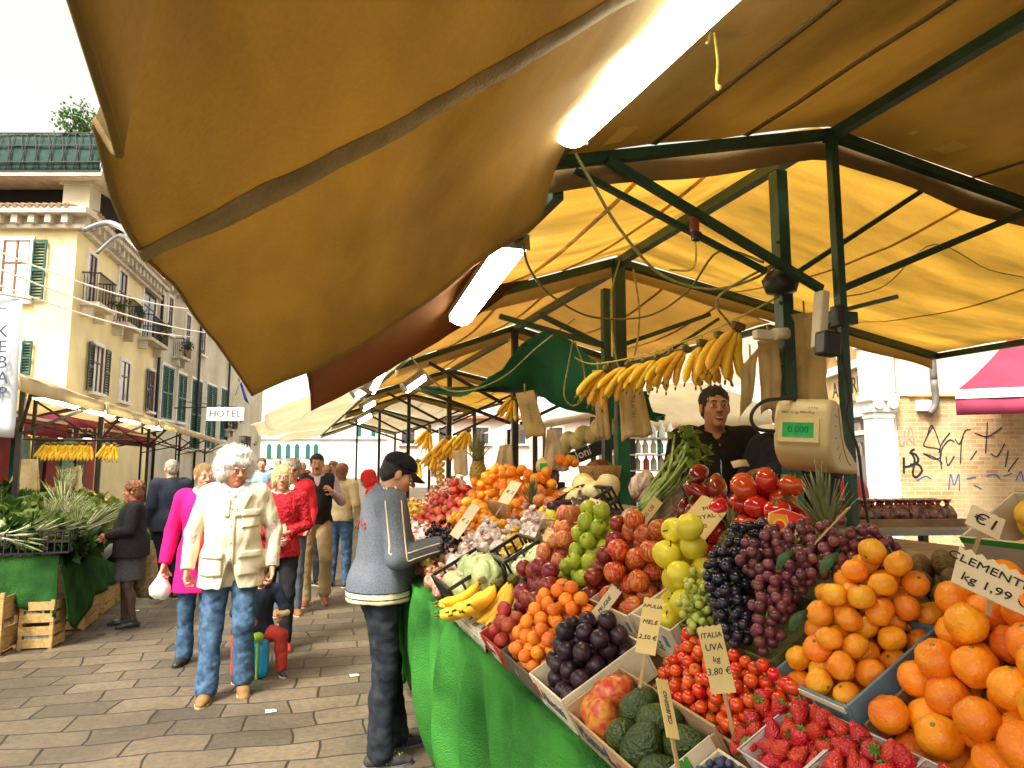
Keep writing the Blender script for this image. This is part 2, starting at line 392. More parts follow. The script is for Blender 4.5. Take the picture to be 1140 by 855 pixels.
def window(b, F, r, shut=None, sm=None, sill=True, fr=None, pane=None, name='window'):
    a0, a1, z0, z1 = r; w_ = a1 - a0; fr = fr or whitest
    f = MB()
    for (p, q, y0, y1) in ((a0 - .12, a0, z0, z1), (a1, a1 + .12, z0, z1), (a0 - .12, a1 + .12, z1, z1 + .14)): F.box(f, p, q, y0, y1, 0, .07)
    wo = f.build(name, fr, b)
    F.one('pane', pane or glass, wo, a0, a1, z0, z1, .0, .02)
    s_ = MB(); F.box(s_, (a0 + a1) / 2 - .03, (a0 + a1) / 2 + .03, z0, z1, .021, .045); F.box(s_, a0, a0 + .05, z0, z1, .021, .045); F.box(s_, a1 - .05, a1, z0, z1, .021, .045)
    F.box(s_, a0, a1, lerp(z0, z1, .62), lerp(z0, z1, .62) + .05, .022, .044); s_.build('sash', woodf, wo)
    if sill: F.one('sill', fr, wo, a0 - .2, a1 + .2, z0 - .12, z0, 0, .18, .01)
    def shutter(c0, c1, o):
        m = MB(); F.box(m, c0, c0 + .05, z0, z1, o, o + .05); F.box(m, c1 - .05, c1, z0, z1, o, o + .05); F.box(m, c0 + .05, c1 - .05, z0, z0 + .08, o, o + .05); F.box(m, c0 + .05, c1 - .05, z1 - .08, z1, o, o + .05)
        F.box(m, c0 + .05, c1 - .05, (z0 + z1) / 2 - .04, (z0 + z1) / 2 + .04, o, o + .05)
        k = max(6, int((z1 - z0) / .11)); T = Matrix.Rotation(R(-35), 3, 'X')
        for i in range(k):
            z = lerp(z0 + .1, z1 - .1, (i + .5) / k); m.box(F.pt((c0 + c1) / 2, z, o + .025), (c1 - c0 - .1, .012, .075), F.M @ T)
        m.build('shutter', sm or shutg, wo)
    if shut in ('both', 'left'): shutter(a0 - .13 - w_ / 2, a0 - .125, .072)
    if shut in ('both', 'right'): shutter(a1 + .125, a1 + .13 + w_ / 2, .072)
    if shut == 'closed': shutter(a0, (a0 + a1) / 2 - .005, .05); shutter((a0 + a1) / 2 + .005, a1, .05)
    return wo
def balcony(b, F, a0, a1, z, dep=.6, h=1.0):
    s_ = MB(); F.box(s_, a0, a1, z - .14, z, 0, dep); F.box(s_, a0 + .12, a0 + .32, z - .5, z - .141, 0, dep * .6); F.box(s_, a1 - .32, a1 - .12, z - .5, z - .141, 0, dep * .6)
    bo = s_.build('balcony', stone, b)
    r = MB(); n = int((a1 - a0) / .11)
    for i in range(n + 1):
        a = lerp(a0 + .03, a1 - .03, i / n); r.tube([F.pt(a, z, dep - .04), F.pt(a, z + h, dep - .04)], .012, 5)
    for e in (a0 + .03, a1 - .03):
        for k in range(5): r.tube([F.pt(e, z, .08 + k * (dep - .1) / 5), F.pt(e, z + h, .08 + k * (dep - .1) / 5)], .012, 5)
        r.bar(F.pt(e, z + h, 0), F.pt(e, z + h, dep), .04)
    r.bar(F.pt(a0, z + h, dep - .04), F.pt(a1, z + h, dep - .04), .045); r.build('railing', iron, bo)
    return bo
def leaf_blob(mb, c, r, n, size, mi=0, sq=(1, 1, 1)):
    """many small leaf faces spread through a clumpy volume"""
    c = V(c); cl = [V((random.gauss(0, .45) * sq[0], random.gauss(0, .45) * sq[1], random.gauss(0, .45) * sq[2])) * r for _ in range(max(3, int(n / 28)))]
    for i in range(n):
        k = random.choice(cl); p = c + k + V((random.gauss(0, 1), random.gauss(0, 1), random.gauss(0, 1))) * r * .2
        d = V((random.gauss(0, 1), random.gauss(0, 1), random.gauss(0, .7))).normalized(); s_ = size * random.uniform(.6, 1.4)
        x = d.orthogonal().normalized(); y = d.cross(x)
        mb.add([p - x * s_ * .4, p + y * s_ * .5 + d * s_ * .1, p + x * s_ * .4 + y * s_ * .1, p - y * s_ * .6 - d * s_ * .1], [(0, 1, 2, 3)], mi)
def pot_plant(label, p, h=.5, w_=.4, flowers=False, group=None):
    t = thing('balcony_plant', label, 'plant', p, group=group)
    MB().lathe([(.09, 0), (.13, .2), (.14, .22), (.11, .22), (.1, .19)], 12, p).build('pot', terra, t)
    m = MB(); leaf_blob(m, V(p) + V((0, 0, .22 + h * .4)), h * .6, 170, .09, sq=(w_ / h * 1.3, w_ / h, .8)); m.build('foliage', leafm, t)
    if flowers:
        m = MB(); leaf_blob(m, V(p) + V((0, 0, .28 + h * .5)), h * .6, 24, .07, sq=(w_ / h * 1.3, w_ / h, .7)); m.build('flowers', flowr, t)
    return t

# ================================================================== yellow corner house (left)
CA = U(87, 250, d=22.8); CA.z = 0
dF = V((-CAMR.x, -CAMR.y, 0)); nF = V((-CAMF.x, -CAMF.y, 0))
FA = Facade(CA, dF, nF)                              # front, running to the left of the corner
ang = R(4); dS = V((math.sin(ang), math.cos(ang), 0)); FB = Facade(CA, dS, V((math.cos(ang), -math.sin(ang), 0)))
bA = thing('corner_house', 'yellow plastered corner house with green shutters and a netted roof terrace', 'house', CA)
LA, LB, HA = 12., 10.2, 9.35
m = MB(); m.prism([FA.pt(LA, 0), CA, FB.pt(LB, 0), FB.pt(LB, 0, -9) ], (0, 0, 0), (0, 0, HA)); m.build('wall', yel, bA)
m = MB()
for F, a0, a1 in ((FA, -.35, LA), (FB, 0, LB)):
    F.box(m, a0, a1, HA, HA + .12, -.1, .22); F.box(m, a0 - (.2 if F is FA else 0), a1, HA + .42, HA + .62, -.1, .52)
    F.box(m, a0, a1, HA + .12, HA + .42, -.1, .1)
    for k in range(int(a1 / .55)): F.box(m, .1 + k * .55, .3 + k * .55, HA + .125, HA + .415, .1, .42)
m.build('cornice', stone, bA)
m = MB()
for F, a1 in ((FA, LA), (FB, LB)):
    for k in range(int(a1 / .24)):
        c = F.pt(.1 + k * .24, HA + .66, .25); m.tube([F.pt(.1 + k * .24, HA + .64, .55), F.pt(.1 + k * .24, HA + .9, -.4)], .09, 6)
m.build('roof_tiles', mat('old_tiles', (.30, .19, .11), .85, .35, 6), bA)
zt0, zt1 = FA.px(60, 205)[1], FA.px(60, 157)[1]
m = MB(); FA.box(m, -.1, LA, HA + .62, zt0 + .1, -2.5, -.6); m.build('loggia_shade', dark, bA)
m = MB(); FA.box(m, -.35, .55, HA + .63, zt0 - .05, -.55, 0.05); FA.box(m, -.45, .65, zt0 - .05, zt0 + .06, -.6, .12); m.build('roof_pillar', yel2, bA); FB.one('roof_pillar', yel2, bA, 1.6, 2.2, HA + .63, zt0, -.6, -.1)
m = MB(); FA.box(m, -1.0, LA, zt0 + .061, zt0 + .22, -3, .55); m.build('terrace_slab', stone, bA)
m = MB(); rows = []
def terr(F, a0, a1, o):
    n = int(abs(a1 - a0) / .25)
    return [[F.pt(lerp(a0, a1, i / n), lerp(zt0 + .2, zt1, k / 6), o + .03 * fbm(F.pt(lerp(a0, a1, i / n), k, 0) * 2)) for i in range(n + 1)] for k in range(7)]
m.sheet(terr(FA, -.9, LA, .5), th=.02); m.sheet(terr(FB, -.4, 8, .95), th=.02); m.build('terrace_net', mesh_green, bA)
m = MB()
for F, a0, a1, o in ((FA, -.95, LA, .56), (FB, -.45, 8, 1.01)):
    n = int((a1 - a0) / .22)
    for i in range(n + 1):
        a = lerp(a0, a1, i / n); b_ = a + (.1 if i % 2 else -.1)
        m.tube([F.pt(a, zt0 + .2, o), F.pt(b_, lerp(zt0, zt1, .5), o), F.pt(a, zt1, o)], .014, 5)
    for z in (zt0 + .22, lerp(zt0, zt1, .35), lerp(zt0, zt1, .72), zt1): m.bar(F.pt(a0, z, o), F.pt(a1, z, o), .035)
m.build('terrace_railing', iron, bA)
m = MB(); 
for k in range(14): m.tube([FA.pt(2.6 + .22 * k, zt1 + 0.05, -2.5), FA.pt(3.2 + .1 * k, zt1 + .75, -2.8)], .1, 6)
FA.box(m, 2.4, 5.6, zt1 - .6, zt1 + .1, -3, -2.5); m.build('roof', terra, bA)
window(bA, FA, FA.rect(0, 268, 30, 335), 'left', shutg, pane=curtain).name = 'window'
# its shutter stands on the corner side (the left side of the wall frame)
window(bA, FA, FA.rect(-2, 380, 20, 418), 'left', shutg, pane=curtain)
wl = [((94, 281, 103, 340), None, None), ((128, 300, 137, 362), None, None), ((156, 318, 170, 380), None, None)]
for px_, s_, sm in wl:
    r = FB.rect(*px_); window(bA, FB, r, s_, sm, sill=False, fr=whitest)
    balcony(bA, FB, r[0] - .45, r[1] + .45, r[2] - .02)
window(bA, FB, FB.rect(100, 384, 111, 437), 'both', shutb)
window(bA, FB, FB.rect(131, 402, 141, 447), None, sill=True)
window(bA, FB, FB.rect(163, 412, 169, 458), 'both', shutb)
for i, (px_, py_) in enumerate(((116, 345), (141, 352), (165, 368))):
    pot_plant(['flowering plant on the first balcony of the yellow house', 'bushy plant on the middle balcony of the yellow house', 'trailing plant on the far balcony of the yellow house'][i],
              FB.pt(FB.px(px_, py_)[0], FB.px(px_, py_)[1] - .25, .55), .6, .6, i == 0, 'plants on the yellow house balconies')
tr = thing('terrace_shrub', 'round olive green shrub growing on the roof terrace', 'shrub', FA.pt(.2, zt0 + .22, -.3))
m = MB(); leaf_blob(m, FA.pt(.1, zt1 + .55, .1), .75, 900, .1, sq=(1., .8, .7)); m.build('crown', leafm, tr)
m = MB()
for k in range(5): m.tube(spline([FA.pt(.2, zt0 + .3, -.1), FA.pt(.2 + random.uniform(-.3, .3), zt0 + 1.2, 0), FA.pt(.1 + random.uniform(-.6, .6), zt1 + .5, .1)], 4), .025, 5)
m.build('stem', woodf, tr)

# ================================================================== second house with teal shutters, further along
PB = FB.pt(LB + .02, 0); a2 = R(9.5); FC = Facade(PB, (math.sin(a2), math.cos(a2), 0), (math.cos(a2), -math.sin(a2), 0))
bB = thing('terrace_house', 'weathered pale house with long teal shutters behind the hotel sign', 'house', PB)
LC = 24; HB = 10.4
MB().prism([PB, FC.pt(LC, 0), FC.pt(LC, 0, -9), FC.pt(0, 0, -9)], (0, 0, 0), (0, 0, HB)).build('wall', yel2, bB)
m = MB(); FC.box(m, 0, LC, HB, HB + .25, -.1, .4)
for k in range(30): FC.box(m, .2 + k * .8, .4 + k * .8, HB - .3, HB - .003, 0, .3)
m.build('cornice', stone, bB)
for px_ in ((177, 407, 189, 467), (195, 416, 204, 470), (209, 422, 220, 500), (226, 428, 237, 500), (243, 432, 249, 490)): window(bB, FC, FC.rect(*px_), 'closed', shutt)
for px_ in ((185, 330, 190, 372), (205, 350, 210, 385), (222, 368, 227, 395)): window(bB, FC, FC.rect(*px_), None, sill=True)
for i, px_ in enumerate(((196, 398), (252, 478), (268, 500))):
    a, z = FC.px(*px_); balcony(bB, FC, a - .7, a + .7, z, .55, .9)
    pot_plant(['small green plant on the high balcony of the pale house', 'red geranium on a dark balcony under the hotel sign', 'red geranium on the lower dark balcony beyond the hotel sign'][i], FC.pt(a, z, .5), .7, .7, i > 0, 'plants on the pale house balconies')
for a in (.3, 6.5, 13): MB().tube([FC.pt(a, .2, .12), FC.pt(a, HB - .3, .12)], .07, 8).build('drainpipe', iron, bB)
# HOTEL sign
a, z = FC.px(243, 461)
hs_ = thing('hotel_sign', 'white hanging sign with grey hotel lettering on the pale house', 'sign', U(251, 470, d=26))
P0 = U(251, 461, d=26); m = MB(); m.bbox(P0, (1.42, .08, .52), .01, Matrix((CAMR, CAMF, V((0, 0, 1)))).transposed()); m.build('board', mat('sign_white', (.75, .75, .73), .6, .04, 2), hs_)
m = MB(); m.bar(P0 + V((0, 0, .27)) - CAMR * .6, P0 + V((0, 0, .27)) - CAMR * 2.2 + CAMF * .5, .04); m.bar(P0 + V((0, 0, .5)) - CAMR * 1.8, P0 + V((0, 0, .26)) + CAMR * .5, .03); m.build('bracket', iron, hs_)
text_obj('HOTEL', .36, mat('sign_grey', (.10, .10, .10), .6, .05), hs_, P0 - CAMF * .045, CAMR, (0, 0, 1), ext=.004, wscale=1.08)

# ================================================================== palace closing the street
PP = U(255, 515, d=74); PP.z = 0; FP = Facade(PP, CAMR, -CAMF)
bP = thing('gothic_palace', 'white palace with pointed gothic windows closing the far end of the street', 'palace', PP)
MB().prism([PP, FP.pt(60, 0), FP.pt(60, 0, -10), FP.pt(0, 0, -10)], (0, 0, 0), (0, 0, 13.5)).build('wall', whpl, bP)
m = MB(); FP.box(m, -.3, 60.3, 13.5, 13.9, -.2, .5); FP.box(m, 0, 60, 4.2, 4.45, 0, .25); m.build('cornice', whitest, bP)
def gothic(px, py0, py1, wpx):
    a0, z1 = FP.px(px - wpx / 2, py0); a1, z0 = FP.px(px + wpx / 2, py1); c = (a0 + a1) / 2; hw = (a1 - a0) / 2
    def ol(k, o): 
        zz = z1 - hw * 1.5
        pts = [(c - hw * k, z0), (c + hw * k, z0), (c + hw * k, zz), (c + hw * k * .8, zz + hw * .7), (c, z1 + (k - 1) * hw * 1.5), (c - hw * k * .8, zz + hw * .7), (c - hw * k, zz)]
        return [FP.pt(a, z, o) for a, z in pts]
    w_ = MB().prism(ol(1.35, 0), (0, 0, 0), FP.n * .12).build('window', whitest, bP)
    MB().prism(ol(.85, .121), (0, 0, 0), FP.n * .05).build('pane', shutt, w_)
for px_ in (300, 311, 321, 331): gothic(px_, 459, 478, 5)
for px_ in (300, 311, 321, 331, 343, 352): gothic(px_, 493, 510, 5)
for px_ in range(400, 640, 16): gothic(px_, 470, 488, 5)
# pale house between the palace and the stalls
PW = U(430, 515, d=46); PW.z = 0; FW = Facade(PW, CAMR, -CAMF)
bW = thing('rose_house', 'pale rose house with small dark windows seen over the far stall roofs', 'house', PW)
MB().prism([PW, FW.pt(16, 0), FW.pt(16, 0, -8), FW.pt(0, 0, -8)], (0, 0, 0), (0, 0, 4.6)).build('wall', pinkpl, bW)
m = MB(); FW.box(m, -.3, 16.3, 4.6, 4.8, -8, .5); m.build('roof', terra, bW)
for k in range(6): window(bW, FW, (1 + 2.5 * k, 1.9 + 2.5 * k, 2.9, 4.0), None)

# ================================================================== right: brick wall, shop, pink wall
PR = U(1002, 515, d=11.5); PR.z = 0; FR = Facade(PR, CAMR, -CAMF)
bR = thing('brick_house', 'old house with graffiti on bare brick below pink plaster', 'house', PR)
def uvwall(F, a0, a1, z0, z1, o0, o1, name, m_, parent):
    mb = MB(); F.box(mb, a0, a1, z0, z1, o0, o1); ob = mb.build(name, m_, parent)
    me = ob.data; uv = me.uv_layers.new(name='UVMap'); Mw = WM[parent.name]
    for lp in me.loops:
        p = Mw @ me.vertices[lp.vertex_index].co - F.P; uv.data[lp.index].uv = (p.dot(F.d), p.z)
    return ob
zb = FR.px(1040, 441)[1]
bk = brick_mat('old_brick', (.40, .21, .08), (.52, .34, .15), (.48, .42, .30), .22, .072, (.62, .50, .30))
uvwall(FR, 0, 9, 0, zb, -.4, 0, 'brick_wall', bk, bR)
FR.one('upper_wall', pinkpl, bR, 0, 9, zb + .002, 7.5, -.4, .03)
m = MB(); m.tube([FR.pt(*FR.px(1010, 441), .05), FR.pt(*FR.px(1075, 441), .05), FR.pt(*FR.px(1140, 447), .05)], .02, 6); m.build('yellow_pipe', mat('yellow_pipe', (.5, .33, .06), .5), bR)
a, z = FR.px(1036, 440); z2 = FR.px(1036, 395)[1]
m = MB(); m.tube(spline([FR.pt(a, z2 + 4, .12), FR.pt(a, z2, .12), FR.pt(a, z + .25, .12), FR.pt(a, z - .15, .12), FR.pt(a - .12, z - .32, .12)], 4), .055, 8); m.build('drainpipe', mat('grey_pipe', (.12, .11, .10), .5, .3), bR)
m = MB(); FR.box(m, *[FR.px(1019, 458)[0], FR.px(1034, 458)[0]], FR.px(1026, 458)[1], FR.px(1026, 446)[1], 0.001, .1, bev=.01); m.build('junction_box', whitest, bR)
# graffiti: painted strokes lying on the bricks
def strokes(name, F, lists, m_, w_, parent):
    mb = MB()
    for li, pts in enumerate(lists):
        P = spline([V((x, y, 0)) for x, y in pts], 5)
        q = [F.pt(*F.px(p.x, p.y), .006) for p in P]
        for i in range(len(q) - 1):
            d = (q[i + 1] - q[i]);
            if d.length < 1e-5: continue
            mb.bar(q[i], q[i + 1] + d.normalized() * w_ * .4, w_, .004 + .0007 * (li % 5), up=F.n)
    return mb.build(name, m_, parent)
gk = mat('graffiti_black', (.015, .02, .03), .7); gb = mat('graffiti_blue', (.03, .10, .35), .7); gr = mat('graffiti_rose', (.55, .25, .2), .8)
strokes('graffiti', FR, [[(1049, 516), (1040, 509), (1028, 505)], [(1028, 505), (1040, 511), (1047, 508), (1045, 500), (1030, 497), (1029, 492), (1038, 475)], [(1032, 485), (1036, 474), (1040, 478), (1046, 495)],
    [(1045, 504), (1048, 494), (1057, 482)], [(1048, 522), (1047, 503), (1056, 490), (1062, 492)], [(1063, 489), (1068, 494), (1074, 480), (1080, 478)], [(1069, 516), (1070, 494), (1072, 486)], [(1053, 508), (1055, 518), (1062, 508)],
    [(1099, 470), (1098, 490), (1097, 504)], [(1085, 482), (1098, 486), (1108, 481), (1115, 476)], [(1080, 512), (1087, 502)], [(1103, 505), (1110, 508), (1118, 494)], [(1119, 520), (1122, 502)], [(1122, 525), (1133, 510)]], gk, .017, bR)
strokes('graffiti', FR, [[(1018, 500), (1014, 503), (1018, 512), (1016, 527), (1020, 531), (1026, 524), (1022, 517), (1014, 517)], [(1012, 504), (1019, 506), (1022, 513), (1015, 518), (1006, 520)], [(1006, 520), (1006, 510), (1006, 526)]], gk, .036, bR)
strokes('graffiti', FR, [[(1056, 545), (1058, 528), (1062, 540), (1067, 528), (1068, 546)], [(1020, 535), (1030, 530), (1036, 533)], [(1076, 533), (1086, 531)], [(1098, 530), (1107, 528), (1113, 533)], [(1118, 530), (1126, 527)], [(1131, 535), (1136, 525), (1139, 535)], [(1084, 540), (1092, 544)]], gb, .016, bR)
strokes('graffiti', FR, [[(1001, 485), (1002, 495), (1006, 494), (1007, 480)], [(1009, 494), (1013, 475), (1018, 494), (1012, 488)]], gr, .024, bR)
# magenta awning on the brick house
aw = thing('shop_awning', 'magenta shop awning with white edge on the brick house', 'awning', FR.pt(FR.px(1063, 453)[0], 0, 1.3))
b0 = FR.px(1063, 450)[0]; q = [U(1063, 437, d=10.2), U(1145, 418, d=9.8)]
dx = (q[1] - q[0]); dx.z = 0; dx.normalize(); zl = q[0].z
top0 = FR.pt(FR.px(1120, 378)[0], FR.px(1120, 378)[1], .05); A0 = V((q[0].x, q[0].y, zl)); A1 = A0 + dx * 4.2; T1 = top0 + CAMR * 3.4
m = MB(); m.sheet([[A0.lerp(top0, k / 6).lerp(A1.lerp(T1, k / 6), i / 10) + V((0, 0, -.05 * math.sin(PI * k / 6))) for i in range(11)] for k in range(7)], th=.012); m.build('canopy', magenta, aw)
m = MB(); m.bbox((A0 + A1) / 2 + V((0, 0, -.03)), ((A1 - A0).length, .05, .14), .008, Matrix((dx, V((-dx.y, dx.x, 0)), V((0, 0, 1)))).transposed()); m.build('front_rail', whitest, aw)
m = MB(); m.sheet([[A0.lerp(A1, i / 24) + V((0, 0, -.1 - .24 * k)) - CAMF * (.01 * math.sin(i * 1.3)) for i in range(25)] for k in (0, 1)], th=.01); m.build('valance', magenta, aw)
# shop with white pilaster
a3 = R(23.5 - .0); dsh = V((math.sin(a3), math.cos(a3), 0)); nsh = V((-math.cos(a3), math.sin(a3), 0))
PSH = PR - CAMR * .27 + CAMF * .05; FS = Facade(PSH, dsh, nsh)
bS = thing('corner_shop', 'white shop front with pilaster, lettered fascia and dark window', 'shop', PSH)
MB().prism([PSH, FS.pt(26, 0), FS.pt(26, 0, -5), FS.pt(0, 0, -.35)], (0, 0, 0), (0, 0, 4.1)).build('wall', whpl, bS)
MB().prism([FS.pt(0, 0, -.004), FS.pt(26, 0, -.004), FS.pt(26, 0, -5), FS.pt(0, 0, -.35)], (0, 0, 4.102), (0, 0, 9)).build('upper_wall', pinkpl, bS)
m = MB(); m.bbox(PSH + V((0, 0, 1.35)) - CAMR * .02, (.34, .34, 2.7), .02, FR.M); 
for z_, w_, h_ in ((2.52, .44, .1), (2.72, .5, .12), (2.40, .38, .06), (3.2, .42, .8), (3.65, .52, .12), (3.85, .3, .3), (4.05, .2, .18)): m.bbox(PSH + V((0, 0, z_)) - CAMR * .02, (w_, w_, h_), .025, FR.M)
for k in (-1, 1): m.tube([PSH + V((0, 0, 2.6)) - CAMF * .2 + CAMR * (k * .12 - .02), PSH + V((0, 0, 2.6)) - CAMF * .28 + CAMR * (k * .12 - .02)], .08, 10)
m.build('pilaster', whitest, bS)
r = FS.rect(936, 466, 966, 441)
FS.one('fascia', mat('fascia_ochre', (.50, .36, .16), .7, .2, 4), bS, .35, 5.2, 2.75, 3.3, .002, .1, .01)
FS.one('fascia_moulding', whitest, bS, .3, 5.3, 3.302, 3.46, .002, .2, .02)
text_obj('ADORIE', .42, mat('letter_dark', (.03, .02, .015), .6), bS, FS.pt(1.05, 3.02, .103), -FS.d, (0, 0, 1), ext=.004, wscale=1.0)
wo = MB(); 
for (p, q_, y0, y1) in ((.35, .45, .9, 2.6), (4.6, 4.75, .9, 2.6), (.45, 4.6, 2.45, 2.6), (.45, 4.6, .9, 1.05), (1.7, 1.76, 1.05, 2.45), (3.1, 3.16, 1.05, 2.45), (.45, 4.6, 2.12, 2.2)): FS.box(wo, p, q_, y0, y1, .002, .09)
wo = wo.build('shop_window', whitest, bS); FS.one('pane', glass, wo, .45, 4.6, 1.05, 2.45, .0, .02)
m = MB()
for k in range(40): FS.box(m, .5 + random.random() * 3.9, .62 + random.random() * 3.9, 1.05 + .35 * (k % 4), 1.2 + .35 * (k % 4) + random.random() * .12, .022, .05)
m.build('display', mat('shop_goods', (.25, .2, .15), .6, .5, 7, objv=.3), wo)
m = MB()
for k, (tx, ty) in enumerate(((942, 398), (955, 392))):
    p = FS.pt(2.3 - .9 * k, 3.5, .25)
    m.prism([p + FS.d * .45 + V((0, 0, 1.0)), p + FS.d * .45 + V((0, 0, .25)), p + V((0, 0, .5)), p - FS.d * .4, p - FS.d * .4 + V((0, 0, 1.1))], (0, 0, 0), FS.n * .02)
m.build('pennant', whitest, bS)
m = MB(); m.prism([FS.pt(.2, 3.47, -.1), FS.pt(3.2, 3.47, -.1), FS.pt(.5, 4.3, -.1)], (0, 0, 0), FS.n * .25); m.build('gable', mat('gable_ochre', (.42, .24, .09), .8, .2), bS)

# ================================================================== left: low shops with magenta awnings behind the vegetable stall
PL = V((-6.2, 10.5, 0)); FL = Facade(PL, V((.035, 1, 0)), V((1, -.035, 0)))
bL = thing('shop_row', 'dark low shop fronts lit by bulbs behind the vegetable stall', 'shop', PL)
FL.one('wall', mat('shop_brown', (.16, .09, .05), .8, .4, 1.5), bL, 0, 13.5, 0, 3.6, -4, 0)
cols_ = [mat('shop_red', (.30, .015, .02), .7, .3, 2), mat('shop_black', (.02, .018, .018), .6, .4), mat('shop_cream', (.5, .42, .28), .7, .2), mat('shop_teal', (.05, .28, .3), .5, .3), mat('shop_grey', (.22, .18, .14), .6, .3)]
for k in range(13):
    FL.one('door', cols_[(k * 3 + k // 3) % 5], bL, .1 + k * 1.02, .95 + k * 1.02, .05, 2.5 - .2 * (k % 3), .002, .1 + .02 * (k % 4), .01)
for k in range(22):
    m = MB(); m.ball(FL.pt(.3 + k * .6, 2.35 + .12 * math.sin(k * 2.3), .5 + .25 * (k % 3)), .055, 8)
    tag(m.build('bulb', mat('bulb_glow', (1, .72, .32), .4, 0, emis=3.2)), 'small glowing bulb in the dark shop fronts behind the vegetable stall', 'bulb', 'bulbs in the dark shops')
def awning(label, F, a0, a1, z, dep, drop, txt=None):
    t = thing('street_awning', label, 'awning', F.pt((a0 + a1) / 2, z - drop, .0), group='magenta shop awnings on the left')
    m = MB(); m.sheet([[F.pt(lerp(a0, a1, i / 8), z - drop * k / 5 - .03 * math.sin(PI * k / 5), .05 + dep * k / 5) for i in range(9)] for k in range(6)], th=.012); m.build('canopy', magenta, t)
    m = MB(); m.sheet([[F.pt(lerp(a0, a1, i / 20), z - drop - .02 - .28 * k, .06 + dep + .01 * math.sin(i)) for i in range(21)] for k in (0, 1)], th=.01); m.build('valance', magenta, t)
    m = MB(); m.prism([F.pt(a0, z, .05), F.pt(a0, z - drop, .05 + dep), F.pt(a0, z - drop - .2, .05 + dep), F.pt(a0, z - drop - .2, .05)], (0, 0, 0), F.d * .01); m.build('side_panel', magenta, t)
    m = MB(); m.bar(F.pt(a0, z - drop, .05 + dep), F.pt(a1, z - drop, .05 + dep), .05); m.build('front_bar', whitest, t)
    if txt:
        e = F.pt(a0 - .012, z - drop - .1, .05 + dep * .72); text_obj(txt, .3, whitest, t, e - V((0, 0, .0)), -nF.cross(V((0, 0, 1))) if False else F.n, (0, 0, 1), ext=.004)
    return t
awning('wide magenta awning nearest the left edge behind the vegetables', FL, .5, 5.2, 2.95, 1.7, .55)
awning('magenta awning with white ice cream lettering further along the left shops', FL, 6.3, 11.5, 3.1, 2.0, .75, 'GELATERIA')
# street lamp wire brackets and overhead cables
m = MB()
for (p0, p1, s_) in (((0, 281), (230, 345), .25), ((0, 300), (250, 372), .25), ((0, 318), (215, 375), .2)):
    m.tube(arc(U(*p0, d=12), U(*p1, d=27), s_, 14), .018, 5)
tag(m.build('overhead_cables', whitest), 'pale overhead cables strung along the front of the yellow house', 'cable')
# blue flag on the far corner
fl = thing('flag', 'small blue flag on a slanting pole beside the hotel sign', 'flag', U(262, 440, d=40))
p = U(262, 440, d=40); m = MB(); m.tube([p, p + V((.4, -.5, 1.2))], .03, 6); m.build('pole', whitest, fl)
m = MB(); m.sheet([[p + V((.1 + .1 * i + .3 * k / 4, -.2, 1.0 - .3 * i - .1 * k + .05 * math.sin(i + k))) for i in range(5)] for k in range(5)], th=.01); m.build('cloth', mat('flag_blue', (.02, .06, .4), .7), fl)
# kebab banner hanging at the left edge
kb = thing('kebab_banner', 'white vertical banner with dark kebab lettering hanging at the left edge', 'banner', U(5, 482, d=5.2))
c = U(2, 404, d=5.2); hh = .55; hw = .12
rows = [[c + CAMR * (hw * (x * 2 - 1) + .02 * math.sin(3 * z)) + V((0, 0, hh * (1 - 2 * z) - (.06 * x if z == 0 else .02 * x))) + CAMF * (.02 * math.sin(5 * z + 3 * x)) for x in (0, .25, .5, .75, 1)] for z in [i / 12 for i in range(13)]]
m = MB(); m.sheet(rows, th=.004); m.build('cloth', mat('banner_white', (.50, .52, .55), .8, .05, 3, .1, 50), kb)
m = MB(); m.tube([rows[0][0] + V((-.3, 0, .05)), rows[0][-1] + V((.05, 0, .01))], .012, 8); m.build('rod', whitest, kb)
for i, ch in enumerate('KEBAP'):
    text_obj(ch, .135, mat('banner_ink', (.04, .05, .09), .7), kb, U(9, 371 + i * 17, d=5.2) - CAMF * .06, CAMR, (0, 0, 1), ext=.002)
text_obj('pizza', .03, mat('banner_ink', (.04, .05, .09), .7), kb, U(9, 345, d=5.2) - CAMF * .06, CAMR, (0, 0, 1), ext=.002)
